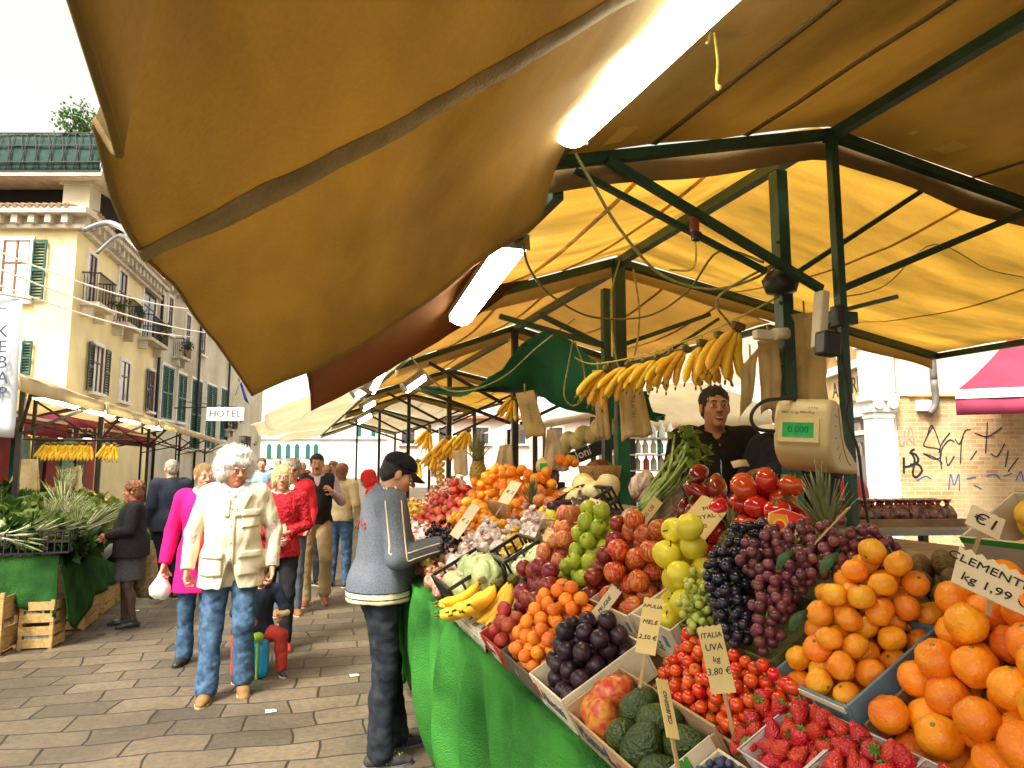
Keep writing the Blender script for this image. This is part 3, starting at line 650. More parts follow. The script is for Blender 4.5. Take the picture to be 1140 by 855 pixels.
# ================================================================== canvas materials
def canvas_mat(name, col, tcol, tf=.5, stain=.35, weave=240, wrinkle=.25, streak=(1, 1, 1)):
    m, nt, out = _nodes(name); N = nt.nodes.new; L = nt.links.new
    tc = N('ShaderNodeTexCoord'); mp = N('ShaderNodeMapping'); mp.inputs['Scale'].default_value = streak; L(tc.outputs['Object'], mp.inputs['Vector'])
    n1 = N('ShaderNodeTexNoise'); n1.inputs['Scale'].default_value = 1.4; n1.inputs['Detail'].default_value = 7; n1.inputs['Roughness'].default_value = .6; L(mp.outputs[0], n1.inputs['Vector'])
    n2 = N('ShaderNodeTexNoise'); n2.inputs['Scale'].default_value = 130; n2.inputs['Detail'].default_value = 4; L(tc.outputs['Object'], n2.inputs['Vector'])
    mr = N('ShaderNodeMapRange'); mr.inputs['From Min'].default_value = .3; mr.inputs['From Max'].default_value = .65; mr.inputs['To Min'].default_value = 1 - stain; mr.inputs['To Max'].default_value = 1.08; L(n1.outputs[0], mr.inputs['Value'])
    m2 = N('ShaderNodeMapRange'); m2.inputs['From Min'].default_value = .3; m2.inputs['From Max'].default_value = .7; m2.inputs['To Min'].default_value = .93; m2.inputs['To Max'].default_value = 1.05; L(n2.outputs[0], m2.inputs['Value'])
    mu = N('ShaderNodeMath'); mu.operation = 'MULTIPLY'; L(mr.outputs[0], mu.inputs[0]); L(m2.outputs[0], mu.inputs[1])
    def tinted(c):
        s_ = N('ShaderNodeVectorMath'); s_.operation = 'SCALE'; s_.inputs[0].default_value = c; L(mu.outputs[0], s_.inputs['Scale']); return s_.outputs[0]
    p = N('ShaderNodeBsdfPrincipled'); L(tinted(col), p.inputs['Base Color']); p.inputs['Roughness'].default_value = .85; p.inputs['Specular IOR Level'].default_value = .15
    t = N('ShaderNodeBsdfTranslucent'); L(tinted(tcol), t.inputs['Color'])
    n3 = N('ShaderNodeTexNoise'); n3.inputs['Scale'].default_value = 3.5; n3.inputs['Detail'].default_value = 3; L(mp.outputs[0], n3.inputs['Vector'])
    ma = N('ShaderNodeMath'); ma.operation = 'MULTIPLY_ADD'; ma.inputs[1].default_value = .04; L(n2.outputs[0], ma.inputs[0]); L(n3.outputs[0], ma.inputs[2])
    bp = N('ShaderNodeBump'); bp.inputs['Strength'].default_value = wrinkle; bp.inputs['Distance'].default_value = .04; L(ma.outputs[0], bp.inputs['Height']); L(bp.outputs[0], p.inputs['Normal']); L(bp.outputs[0], t.inputs['Normal'])
    mx = N('ShaderNodeMixShader'); mx.inputs[0].default_value = tf; L(p.outputs[0], mx.inputs[1]); L(t.outputs[0], mx.inputs[2]); L(mx.outputs[0], out.inputs['Surface'])
    MATS[name] = m; return m
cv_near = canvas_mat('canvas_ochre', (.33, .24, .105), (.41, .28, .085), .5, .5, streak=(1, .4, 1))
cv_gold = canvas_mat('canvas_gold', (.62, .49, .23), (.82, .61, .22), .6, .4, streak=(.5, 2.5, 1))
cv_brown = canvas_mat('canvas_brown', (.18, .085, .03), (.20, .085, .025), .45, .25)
cv_green = canvas_mat('canvas_green', (.06, .24, .16), (.13, .46, .30), .55, .4, wrinkle=.6)
cv_tan = canvas_mat('canvas_tan', (.58, .44, .20), (.70, .50, .21), .55, .25)
cv_white = canvas_mat('canvas_white', (.80, .76, .66), (.85, .78, .62), .5, .1)
hemm = mat('canvas_hem', (.44, .36, .19), .85, .25, 12, .3, 120, transl=.35)
steel = mat('green_steel', (.012, .045, .022), .42, .45, 7, .15, 40, spec=.5)
steel_b = mat('bright_green_steel', (.01, .14, .05), .42, .35, 7, .15, 40, spec=.5)
steel_d = mat('dark_steel', (.022, .022, .017), .45, .5, 7, .15, 40)
galv = mat('lamp_housing', (.22, .21, .17), .45, .3, 8)
lampm = mat('lamp_light', (1, .90, .66), .5, 0, emis=9.)
ropem = mat('yellow_rope', (.42, .36, .08), .8, .3, 60)
cablem = mat('pale_cable', (.30, .30, .12), .6, .3, 30)
cableb = mat('black_cable', (.02, .02, .018), .6, .2)

# ================================================================== tents over the fruit stalls
RX = 2.05
def tent(name, label, y0, y1, zr, xl, zl, xr, zr2, m_c, ft=.022, sag=.05, group=None, val=.13, gable_far=True, ridge=True):
    t = thing(name, label, 'market tent', (RX, (y0 + y1) / 2, 0), group=group)
    ny = 14; nx = 9; rows = []
    for i in range(ny + 1):
        y = lerp(y0, y1, i / ny); s_ = math.sin(PI * i / ny); r = []
        for k in range(nx + 1): q = k / nx; r.append((lerp(xl, RX, q), y, lerp(zl, zr, q) + ft * 1.3 - sag * s_ * math.sin(PI * q) + .012 * fbm(V((q * 4, y * 2, 1)))))
        for k in range(1, nx + 4): q = k / (nx + 3); r.append((lerp(RX, xr, q), y, lerp(zr, zr2, q) + ft * 1.3 - sag * 1.6 * s_ * math.sin(PI * q) + .015 * fbm(V((q * 5, y * 2, 7)))))
        rows.append(r)
    m = MB(); m.sheet(rows, th=.004); m.build('canopy', m_c, t)
    for k in (3, 6, 13, 17): MB().sheet([[V(r[k]) + V((a_, 0, -.005)) for a_ in (-.012, 0, .012)] for r in rows], th=.003).build('seam', m_c, t)
    if gable_far:
        m = MB(); n = 40; top = []
        for i in range(n + 1):
            q = i / n; x = lerp(xl, xr, q); z = lerp(zl, zr, (x - xl) / (RX - xl)) if x < RX else lerp(zr, zr2, (x - RX) / (xr - RX)); top.append((x, z))
        m.sheet([[V((x, y1 + .035 + .012 * math.sin(x * 9 + k) * k, z + .03 - val * k * (1 + .06 * math.sin(x * 5)))) for x, z in top] for k in (0, .5, 1)], th=.004); m.build('valance', m_c, t)
    f = MB()
    if ridge: f.bar((RX, y0, zr - ft), (RX, y1 + .02, zr - ft), ft * 2)
    f.bar((xl, y0, zl), (xl, y1, zl), ft * 1.6); f.bar((xr, y0, zr2), (xr, y1, zr2), ft * 1.6)
    f.bar((xl, y1 - .002, zl), (RX, y1 - .002, zr - .01), ft * 1.9, ft * 1.9); f.bar((RX, y1 - .002, zr - .01), (xr, y1 - .002, zr2), ft * 1.9, ft * 1.9)
    f.build('frame', steel, t)
    return t
def bars(name, m_, parent, L_, w_):
    for a, b in L_: MB().bar(a, b, w_).build(name, m_, parent)

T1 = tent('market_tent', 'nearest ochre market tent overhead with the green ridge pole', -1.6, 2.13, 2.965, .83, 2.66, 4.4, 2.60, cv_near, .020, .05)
gy = 2.10
bars('strut', steel, T1, [(U(676, 178, y=gy), U(914, 322, y=gy)), (U(936, 322, y=gy), U(1142, 236, y=gy))], .028)
bars('strut', steel, T1, [(U(640, 190, y=2.16), U(852, 302, y=2.16)), (U(888, 303, y=2.2), U(1036, 206, y=2.2))], .02)
m = MB(); m.bbox((2.03, 2.10, 1.48), (.035, .035, 2.93), .004); m.bbox((2.03, 2.10, 2.18), (.10, .07, .05), .006); m.build('post', steel, T1)
p868 = U(880, 500, y=2.32)
m = MB(); m.bbox((p868.x, 2.32, 1.43), (.056, .056, 2.86), .005)
m.bbox((p868.x, 2.32, U(868, 310, y=2.3).z), (.085, .085, .09), .008)
for k in range(9): m.ball((p868.x - .034, 2.30, 1.5 + .13 * k), .008, 6)
m.build('post', steel, T1)
m = MB(); m.bbox((p868.x, 2.32, 1.30), (.062, .062, .55), .005); m.build('post_sleeve', steel_b, T1)
c = U(869, 312, y=2.25); m = MB(); m.lathe([(.0, -.06), (.06, -.05), (.075, .0), (.05, .035), (.0, .05)], 12, c); m.build('clamp', steel_d, T1)

# ---- the awning flap let down over the walkway from the near tent (a sagging sheet through surveyed points)
def flap(name, label, top, prof, m_c, seam=None, parent=None, th=.005, group=None, cat='awning'):
    """top: eave line function y->point ; prof: list over stations y of lists of points from the eave outwards"""
    t = thing(name, label, cat, prof[0][-1], group=group)
    cols = [spline(p, 5) for p in prof]; n = len(cols[0])
    rows = [spline([c_[k] for c_ in cols], 6) for k in range(n)]
    rows = [[p + V((0, 0, .022 * math.exp(-4.5 * i / n) * math.sin(p.y * 15 + 2 * math.sin(p.y * 4)) * min(1, i / 4) + .010 * fbm(p * 3.1) + .005 * fbm(V((p.x * 9, p.y * 3, p.z * 9))))) for p in r] for i, r in enumerate(rows)]
    m = MB(); m.sheet(rows, th=th); m.build('canvas', m_c, t)
    e = MB(); e.tube(rows[-1], .004, 6); e.tube([r[-1] for r in rows], .004, 6); e.build('hem', m_c, t)
    if seam is not None:
        k = seam; s_ = MB(); sr = [[r[k] - V((.0, 0, .004)), r[k + 1] - V((0, 0, .004))] for r in rows]
        s_.sheet([[a - V((0, 0, .004)), a.lerp(b, .5) - V((0, 0, .006)), b - V((0, 0, .004))] for a, b in sr], th=.004); s_.build('seam_band', hemm, t)
    return t, rows
ex, ez = .80, 2.655
prof = [
    [V((ex, 2.16, ez)), U(607, 222, y=2.17), U(596, 252, y=2.18), U(540, 288, y=2.19), U(470, 342, y=2.20), U(395, 388, y=2.20), U(330, 420, y=2.18), U(281, 441, y=2.15)],
    [V((ex, 1.75, ez)), V((.76, 1.75, 2.62)), V((.70, 1.74, 2.57)), V((.55, 1.73, 2.44)), V((.36, 1.72, 2.29)), V((.18, 1.70, 2.13)), V((.03, 1.69, 2.00)), U(232, 370, y=1.66)],
    [V((ex, 1.30, ez)), V((.745, 1.3, 2.62)), V((.67, 1.3, 2.56)), V((.52, 1.29, 2.44)), V((.33, 1.28, 2.29)), V((.14, 1.27, 2.14)), V((-.02, 1.26, 2.02)), U(183, 308, y=1.22)],
    [V((ex, .90, ez)), V((.745, .9, 2.62)), V((.66, .9, 2.56)), V((.50, .9, 2.44)), V((.30, .9, 2.30)), V((.11, .9, 2.15)), V((-.06, .89, 2.03)), U(140, 254, y=.86)],
    [V((ex, .50, ez)), V((.745, .5, 2.62)), V((.66, .5, 2.57)), V((.50, .5, 2.46)), V((.29, .51, 2.33)), V((.09, .54, 2.19)), V((-.06, .57, 2.10)), U(108, 128, y=.63)],
    [V((ex, .00, ez)), V((.745, 0, 2.62)), V((.66, 0, 2.58)), V((.50, 0, 2.48)), V((.29, .02, 2.37)), V((.08, .18, 2.25)), V((-.07, .30, 2.17)), U(80, 0, y=.44)],
    [V((ex, -1.2, ez)), V((.745, -1.2, 2.62)), V((.66, -1.2, 2.58)), V((.50, -1.2, 2.48)), V((.29, -1.2, 2.37)), V((.08, -1.2, 2.28)), V((-.10, -1.0, 2.3)), V((-.20, -.9, 2.3))],
]
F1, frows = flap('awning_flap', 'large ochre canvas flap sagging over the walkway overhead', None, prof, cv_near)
# seam tape running outwards across the flap, and the prop that carries it
cols = list(zip(*frows)); si = 6 * 3 - 3
m = MB(); m.sheet([[a - V((0, 0, .008)), a.lerp(b, .5) - V((0, 0, .010)), b - V((0, 0, .008))] for a, b in ((frows[k][si], frows[k][si + 1]) for k in range(len(frows)))], th=.004); m.build('seam_band', hemm, F1)
m = MB(); pz = frows[-1][si + 1]; m.tube(spline([pz, U(133, 262, d=1.0), U(108, 282, d=1.02)], 5), .0028, 6); m.tube(spline([pz + V((0, 0, .01)), U(122, 248, d=1.0), U(94, 256, d=1.03)], 5), .0042, 6); m.build('prop_hook', mat('chrome', (.5, .52, .55), .25, .1, metal=.8), F1)

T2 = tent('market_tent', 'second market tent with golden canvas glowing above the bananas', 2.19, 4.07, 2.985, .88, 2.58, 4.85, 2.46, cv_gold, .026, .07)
gy = 4.05
bars('post', steel, T2, [(V((1.94, gy, 0)), U(674, 322, y=gy)), ], .05)
m = MB(); m.bbox((2.06, gy, 1.47), (.075, .06, 2.94), .005); m.build('post', steel, T2)
m = MB(); m.bbox((2.06, gy - .002, 1.55), (.085, .068, .62), .005); m.build('post_sleeve', steel_b, T2)
bars('strut', steel, T2, [(U(556, 352, y=gy), U(668, 384, y=gy)), (U(690, 385, y=gy), U(790, 350, y=gy)), (U(600, 350, y=gy), U(672, 385, y=gy))], .03)
bars('strut', steel, T2, [(U(700, 420, y=4.0), U(800, 355, y=4.0)), (U(700, 405, y=3.9), U(1000, 330, y=2.6))], .02)
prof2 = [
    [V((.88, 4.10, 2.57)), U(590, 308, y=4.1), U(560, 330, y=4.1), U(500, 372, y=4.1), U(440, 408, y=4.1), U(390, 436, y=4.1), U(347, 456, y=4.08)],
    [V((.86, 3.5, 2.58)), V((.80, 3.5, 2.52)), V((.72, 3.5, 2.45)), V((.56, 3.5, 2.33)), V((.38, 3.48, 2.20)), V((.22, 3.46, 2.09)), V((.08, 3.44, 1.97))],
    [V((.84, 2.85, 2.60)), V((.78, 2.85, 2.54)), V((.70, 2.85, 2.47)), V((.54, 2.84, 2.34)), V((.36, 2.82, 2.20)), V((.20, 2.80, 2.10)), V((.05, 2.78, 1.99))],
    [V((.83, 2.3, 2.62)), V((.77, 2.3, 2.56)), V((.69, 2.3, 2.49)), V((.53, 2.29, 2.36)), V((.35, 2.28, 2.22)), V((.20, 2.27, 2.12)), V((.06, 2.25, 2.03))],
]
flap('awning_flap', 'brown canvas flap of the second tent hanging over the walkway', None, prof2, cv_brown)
# further tents
def small_tent(label, y0, y1, mc, mf, zr=2.95, xl=.9, zl=2.5, xr=3.35, z2=2.62, fl=None, fcol=None, cross=True):
    t = tent('market_tent', label, y0, y1, zr, xl, zl, xr, z2, mc, .026, .08, group=None)
    for x in (RX, 3.3): MB().bbox((x, y1 - .03, (zr if x == RX else 2.6) / 2), (.06, .06, (zr if x == RX else 2.6) - .05), .004).build('post', steel_d, t)
    if cross:
        for a, b in (((.95, 2.35), (2.0, 2.0)), ((1.2, 2.55), (2.0, 2.15)), ((2.1, 2.0), (3.3, 2.55)), ((2.1, 2.2), (3.0, 2.6))): MB().bar((a[0], y1 - .05, a[1]), (b[0], y1 - .05, b[1]), .03).build('strut', steel_d, t)
    if fl:
        x0, zz, s_ = fl
        pf = [[V((xl, y, zl)), V((lerp(xl, x0, .3), y, lerp(zl, zz, .34))), V((lerp(xl, x0, .65), y, lerp(zl, zz, .62) + .02)), V((x0 + s_ * math.sin(y * 3), y, zz + .05 * math.sin(y * 2)))] for y in (y1 - .05, lerp(y0, y1, .66), lerp(y0, y1, .33), y0 + .1)]
        flap('awning_flap', 'pale street flap of the ' + label.split(' with')[0], None, pf, fcol or mc)
    return t
small_tent('third market tent with tan canvas behind the green tarpaulin', 4.15, 6.3, cv_tan, None, fl=(.1, 2.02, .03), fcol=cv_white)
small_tent('fourth market tent with orange tan canvas halfway down the row', 6.5, 9.2, cv_tan, None, fl=(-.25, 2.05, .06), fcol=cv_white, zr=2.9)
small_tent('fifth market tent with pale gold canvas towards the palace', 9.4, 12.6, cv_gold, None, fl=(-.5, 2.1, .08), fcol=cv_white, zr=2.9)
small_tent('sixth market tent with white canvas near the far end', 12.9, 17, cv_white, None, fl=(-.5, 2.2, .1), fcol=cv_white, cross=False)
small_tent('seventh market tent with white canvas at the far end of the row', 17.4, 23, cv_white, None, fl=(-.4, 2.25, .12), fcol=cv_white, cross=False)
# green tarpaulin hung across the third bay
tp = thing('tarpaulin', 'dark green tarpaulin slung under the tents beyond the first bananas', 'tarpaulin', U(620, 420, y=4.9))
A = [U(545, 425, y=5.2), U(600, 372, y=4.7), U(640, 385, y=4.5), U(690, 425, y=4.3), U(720, 440, y=4.25)]
B_ = [U(470, 430, y=6.), U(580, 432, y=5.6), U(620, 450, y=5.2), U(690, 468, y=5.0), U(740, 462, y=4.8)]
a_ = spline(A, 6); b_ = spline(B_, 6)
m = MB(); m.sheet([[p.lerp(q, k / 10) + V((0, 0, -.10 * math.sin(PI * k / 10) + .035 * fbm(p.lerp(q, k / 10) * 5))) for p, q in zip(a_, b_)] for k in range(11)], th=.005); m.build('sheet', cv_green, tp)
m = MB(); m.bar(B_[1] - V((0, 0, .02)), B_[4] - V((0, 0, .02)), .05); m.bar(B_[0] - V((0, 0, .02)), B_[1] - V((0, 0, .02)), .04); m.build('rail', steel, tp)

# white shade roofs behind the fruit sellers
for i, (p0, w_, dy, z0, z1) in enumerate(((V((3.3, 7.2, 0)), 2.7, 3.2, 2.15, 2.6), (V((4.2, 11.2, 0)), 5.0, 4, 2.3, 2.9))):
    t = thing('shade_roof', ['white fabric roof on poles behind the melons', 'white fabric roof on poles further back behind the fruit sellers', 'small white fabric roof on poles behind the young seller'][i], 'market tent', p0)
    m = MB(); m.sheet([[p0 + V((w_ * a / 8, dy * b / 6, lerp(z0, z1, math.sin(PI * a / 8)) - .05 * math.sin(PI * b / 6))) for a in range(9)] for b in range(7)], th=.006); m.build('canopy', cv_white, t)
    for a, b in ((0, 0), (w_, 0), (0, dy), (w_, dy)): MB().bbox(p0 + V((a, b, z0 / 2)), (.05, .05, z0), .004).build('post', steel_d, t)

# ================================================================== lamps
def lamp(label, a, b, w_=.13, group=None, house=galv):
    a = V(a); b = V(b); t = thing('strip_light', label, 'lamp', a.lerp(b, .5), group=group)
    d = (b - a).normalized(); x = d.cross(V((0, 0, 1))).normalized(); z = x.cross(d); M = Matrix((x, d, z)).transposed(); L_ = (b - a).length
    m = MB(); m.bbox((a + b) / 2 + z * .045, (w_ * .95, L_ + .02, .05), .008, M); m.build('housing', house, t)
    n = 10; prof = [(w_ / 2 * math.cos(PI + PI * k / n), .055 * math.sin(PI + PI * k / n) + .02) for k in range(n + 1)]
    m = MB(); m.prism([a + x * px_ + z * pz_ for px_, pz_ in prof], (0, 0, 0), d * L_); m.build('diffuser', lampm, t)
    for e in (a, b): MB().bbox(e + z * .02 + d * (.006 if e is b else -.006), (w_ * 1.02, .012, .07), .004, M).build('end_cap', house, t)
    return t
lamp('nearest lit strip light along the eave of the big tent', U(634, 152, z=2.585), U(845, -55, z=2.585), .125)
lamp('second lit strip light beside the brown flap', U(513, 356, x=.87), U(573, 274, x=.87), .13)
for i, (p, q, y) in enumerate((((412, 436), (432, 400), 5.0), ((395, 441), (420, 424), 6.4), ((452, 434), (472, 420), 6.2), ((398, 470), (412, 462), 8.8), ((404, 455), (416, 448), 8.0))):
    lamp(['lit strip light just beyond the brown flap', 'lit strip light under the white flap further down', 'lit strip light below the green tarpaulin end', 'lowest small lit strip light far down the row', 'small lit strip light far down the row above the lowest one'][i], U(*p, y=y), U(*q, y=y + .02), .13)
# red clip and rope bits on the flaps
m = MB(); a = U(404, 370, d=2.42); m.bbox(a, (.012, .016, .075), .003, Matrix.Rotation(R(12), 3, 'Y')); m.bbox(a + V((0, 0, .045)), (.018, .02, .02), .004)
tag(m.build('cloth_peg', mat('peg_red', (.30, .015, .012), .4)), 'red clip pinching the edge of the ochre flap', 'clip')
k0 = U(793, 25, d=1.75)
m = MB(); m.tube(spline([k0, k0 + V((.02, 0, .02)), k0 + V((.075, .0, .03)), k0 + V((.085, 0, .0)), k0 + V((.03, 0, -.012)), k0], 6), .004, 6); m.tube(spline([k0, k0 + V((-.012, 0, -.05)), k0 + V((-.02, 0, -.06))], 5), .004, 6); m.tube(spline([k0, k0 + V((.012, 0, -.1)), k0 + V((.006, 0, -.16)), k0 + V((.012, 0, -.18))], 5), .004, 6); m.ball(k0, .009, 8); m.ball(k0 + V((.012, 0, -.175)), .008, 8)
tag(m.build('knotted_cord', ropem), 'yellow cord tied in a bow on the nearest strip light', 'cord')

# cables looping under the roofs
def cable(label, pts, r=.006, m_=cablem, n=7):
    mb = MB(); mb.tube(spline(pts, n), r, 6); return tag(mb.build('hanging_cable', m_), label, 'cable')
yq = 2.6
cable('pale cable dropping from the nearest strip light to the tall post', [U(640, 170, y=2.0), U(660, 205, y=2.05), U(690, 255, y=2.2), U(735, 305, y=2.3), U(790, 322, y=2.3), U(840, 310, y=2.27), U(868, 290, y=2.24)])
cable('dark cable sagging from the second strip light across the golden canvas', [U(582, 270, y=2.5), U(590, 300, y=2.7), U(615, 330, y=3.0), U(660, 353, y=3.3), U(720, 352, y=3.2), U(765, 325, y=2.9), U(800, 280, y=2.6), U(850, 292, y=2.4)], .0055, mat('olive_cable', (.10, .10, .04), .6))
cable('pale cable loop hanging beside the double post', [U(690, 290, y=3.95), U(680, 330, y=3.95), U(683, 380, y=3.95), U(690, 410, y=3.95), U(705, 400, y=3.9), U(712, 350, y=3.9), U(705, 300, y=3.9)])
cable('long pale cable loop hanging in front of the green tarpaulin', [U(640, 370, y=4.2), U(632, 410, y=4.2), U(628, 440, y=4.2), U(638, 452, y=4.2), U(650, 440, y=4.2), U(650, 410, y=4.2), U(640, 380, y=4.2)])
cable('pale cable slung across the end of the green tarpaulin', [U(455, 395, y=4.6), U(490, 430, y=4.6), U(520, 435, y=4.5), U(560, 420, y=4.4), U(600, 385, y=4.3), U(640, 355, y=4.15)])
cable('pale cable running down to the bananas from the golden canvas', [U(868, 290, y=2.24), U(800, 330, y=2.3), U(812, 360, y=2.4), U(822, 372, y=2.5)], .005)
cable('thin pale cable crossing the right half of the golden canvas', [U(930, 332, y=2.1), U(985, 318, y=2.3), U(1040, 272, y=2.4), U(1100, 300, y=2.6), U(1150, 310, y=2.6)], .003)
cable('black cable running down from the socket on the post', [U(930, 365, y=2.02), U(938, 400, y=2.0), U(945, 440, y=2.0), U(942, 465, y=2.0), U(955, 500, y=1.98), U(960, 540, y=1.98), U(968, 590, y=2.0)], .005, cableb)
cable('yellow rope hanging under the red fittings on the strut', [U(772, 258, y=2.12), U(775, 280, y=2.12), U(770, 300, y=2.14), U(745, 300, y=2.2)], .004, ropem)
ft = thing('hook_fitting', 'small red hook fitting hanging from the slanting green strut', 'hook', U(773, 250, y=2.12))
c = U(773, 250, y=2.11); m = MB(); m.bbox(c, (.03, .025, .06), .006); m.build('block', mat('rust_red', (.2, .03, .015), .5), ft)
m = MB(); m.bbox(c + V((.006, -.002, -.045)), (.035, .028, .035), .008); m.build('cap', steel_d, ft)
# socket strip and adapter on the king post
sk = thing('socket_box', 'white socket strip with black adapter strapped to the green post', 'socket', U(915, 370, y=2.05))
m = MB(); m.bbox(U(913, 356, y=2.04), (.035, .05, .22), .008, Matrix.Rotation(R(8), 3, 'Y')); m.build('strip', mat('plastic_cream', (.62, .57, .42), .4, .06), sk)
m = MB(); m.bbox(U(922, 383, y=2.0), (.075, .06, .09), .01, Matrix.Rotation(R(6), 3, 'Y')); m.build('adapter', mat('plastic_black', (.02, .018, .018), .4), sk)
m = MB(); m.bbox(U(933, 352, y=2.03), (.03, .05, .08), .006); m.build('plug', mat('plastic_black', (.02, .018, .018), .4), sk)
ck = thing('cable_connector', 'cream cable connector strapped to the tall post', 'connector', U(856, 373, y=2.2))
m = MB(); m.bbox(U(850, 373, y=2.24), (.085, .035, .04), .008); m.build('body', mat('plastic_cream', (.62, .57, .42), .4, .06), ck)
m = MB(); m.tube([U(862, 372, y=2.22), U(876, 371, y=2.22)], .024, 10); m.build('collar', mat('plastic_cream', (.62, .57, .42), .4, .06), ck)

# ================================================================== table, cloth
Tb = thing('stall_table', 'wooden trestle table carrying the sloping fruit display', 'table', (1.1, 3.2, 0))
plank = mat('plank_wood', (.30, .20, .10), .75, .3, 5, .2, 30, stretch=(1, 6, 6))
m = MB()
Y0, Y1 = .25, 6.6
m.prism([D(.0, Y0, -.014), D(.95, Y0, -.014), D(.95, Y0, -.045), D(.0, Y0, -.045)], (0, 0, 0), (0, Y1 - Y0, 0)); m.build('top_board', plank, Tb)
m = MB(); e = D(.95, 0, -.03); m.box((e.x + .15, (Y0 + Y1) / 2, e.z - .015), (.30, Y1 - Y0, .03)); m.build('rear_shelf', plank, Tb)
for x, y in ((.96, 5.05), (.90, 3.85), (.92, 2.4), (.92, 1.0), (1.5, 1.0), (1.5, 2.6), (1.5, 4.2), (1.5, 5.8)): MB().box((x, y, (.92 + .55 * (x - .73)) / 2 - .02), (.04, .04, .90 + .55 * (x - .73))).build('leg', plank, Tb)
clothg = mat('green_baize', (.028, .15, .026), .95, .4, 4, .6, 160, col2=(.055, .25, .04), spec=.1)
cl = thing('table_cloth', 'bright green fuzzy cloth hanging from the front of the fruit stall', 'tablecloth', (.72, 2.8, 0))
rows = []; n = 190
for k in range(15):
    q = k / 14; r = []
    for i in range(n + 1):
        y = lerp(.25, 4.28, i / n); hem = .12 + .10 * math.sin(y * 1.7 + .6) * .5 + (.16 if y > 3.6 else 0) * (y - 3.6)
        fold = .9 - 1.5 * abs(math.sin(y * 9.5 + 1.3 * math.sin(y * 3.1))) ** .8 + .35 * math.sin(y * 31 + 2 * math.sin(y * 2)) + .4 * fbm(V((y * 4, q, 0)))
        x = .690 - .006 + .13 * q * q - .085 * fold * q ** .45 - .03 * math.sin(q * PI) - .02 * (1 - q)
        z = lerp(.955, hem, q)
        r.append(V((x, y + .03 * fold * q, z)))
    if k == 0: rows.append([D(.05, p.y, -.0075) for p in r]); rows.append([D(-.008, p.y, -.0075) for p in r])
    rows.append(r)
m = MB(); m.sheet(rows, th=.008); m.build('skirt', clothg, cl)
rows2 = []
for k in range(12):
    q = k / 11; rows2.append([V((.68 + lerp(0, .28, i / 10) - .07 * q + .03 * math.sin(i * 1.1 + q) * q, 4.30 + .02 * math.sin(i * 2) * q + .25 * q * (1 - i / 10), lerp(.96, .50 - .1 * q * (i < 6), q) + .08 * i / 10 * (1 - q))) for i in range(11)])
m = MB(); m.sheet(rows2, th=.01); m.build('corner_fold', clothg, cl)
# next stall's table further down (its skirt hidden by the shopper)
cl2 = thing('table_cloth', 'dark green cloth on the stall beyond the man in the cap', 'tablecloth', (.72, 5.6, 0))
m = MB(); m.sheet([[V((.70 + .05 * q + .03 * math.sin(y * 15) * q, y, lerp(.95, .2, q))) for y in [4.6 + i * .05 for i in range(40)]] for q in (0, .25, .5, .75, 1)], th=.008); m.build('skirt', clothg, cl2)
# ================================================================== materials of the produce
def fruit_mat(name, c1, c2, rough=.38, scale=5., lo=.35, hi=.65, bump=.0, bscale=180., objv=.15, objh=.015, spec=.45, coat=0., stretch=(1, 1, 1), spots=None, sss=0.):
    m = mat(name, c1, rough, .0, scale * 7, bump, bscale, objv, objh, spec, col2=c2, thresh=(lo, hi), coat=coat, stretch=stretch, sss=sss); 
    m.node_tree.nodes['Color Ramp'].color_ramp.elements[0].color = c4(c1); return m
m_orange = fruit_mat('orange_peel', (.78, .19, .006), (.94, .36, .016), .36, 3, bump=.2, bscale=190, objh=.012, objv=.10)
m_mand = fruit_mat('mandarin_peel', (.80, .24, .008), (.95, .42, .025), .38, 3, bump=.18, bscale=210, objh=.016, objv=.10)
m_apric = fruit_mat('apricot_skin', (.85, .30, .02), (.80, .20, .02), .5, 6, bump=.05, objh=.015, objv=.1)
m_lemon = fruit_mat('yellow_citrus_peel', (.80, .42, .03), (.85, .5, .05), .4, 4, bump=.16, bscale=200)
m_plum = fruit_mat('dark_plum_skin', (.012, .006, .012), (.05, .022, .035), .36, 7, objv=.3, spec=.35)
m_yapple = fruit_mat('yellow_apple_skin', (.72, .60, .03), (.78, .70, .06), .32, 5, objh=.01, objv=.08)
m_rapple = fruit_mat('striped_apple_skin', (.42, .030, .015), (.72, .32, .05), .32, 5, .42, .72, objh=.015, stretch=(6, 6, .8), objv=.2)
m_papple = fruit_mat('pink_apple_skin', (.50, .07, .04), (.72, .40, .10), .34, 5, .4, .75, stretch=(5, 5, .8), objh=.012)
m_dapple = fruit_mat('dark_red_apple_skin', (.16, .010, .012), (.32, .03, .025), .3, 5, stretch=(5, 5, .8), objv=.2)
m_peach = fruit_mat('red_peach_skin', (.32, .022, .02), (.60, .16, .05), .5, 3, .4, .75, objv=.15)
m_gapple = fruit_mat('green_pear_skin', (.34, .44, .02), (.45, .52, .05), .34, 6, objh=.01)
m_mango = fruit_mat('mango_skin', (.55, .06, .035), (.72, .35, .03), .4, 9, .4, .7, objh=.01)
m_avo = fruit_mat('avocado_skin', (.012, .030, .006), (.05, .085, .012), .33, 26, bump=.5, bscale=110, objv=.2)
m_ctom = fruit_mat('cherry_tomato_skin', (.62, .035, .008), (.80, .11, .012), .14, 4, objh=.012, coat=.4)
m_tom = fruit_mat('tomato_skin', (.55, .022, .008), (.62, .05, .012), .16, 3, coat=.4)
m_pepp = fruit_mat('red_pepper_skin', (.16, .008, .006), (.30, .018, .01), .2, 3, coat=.3)
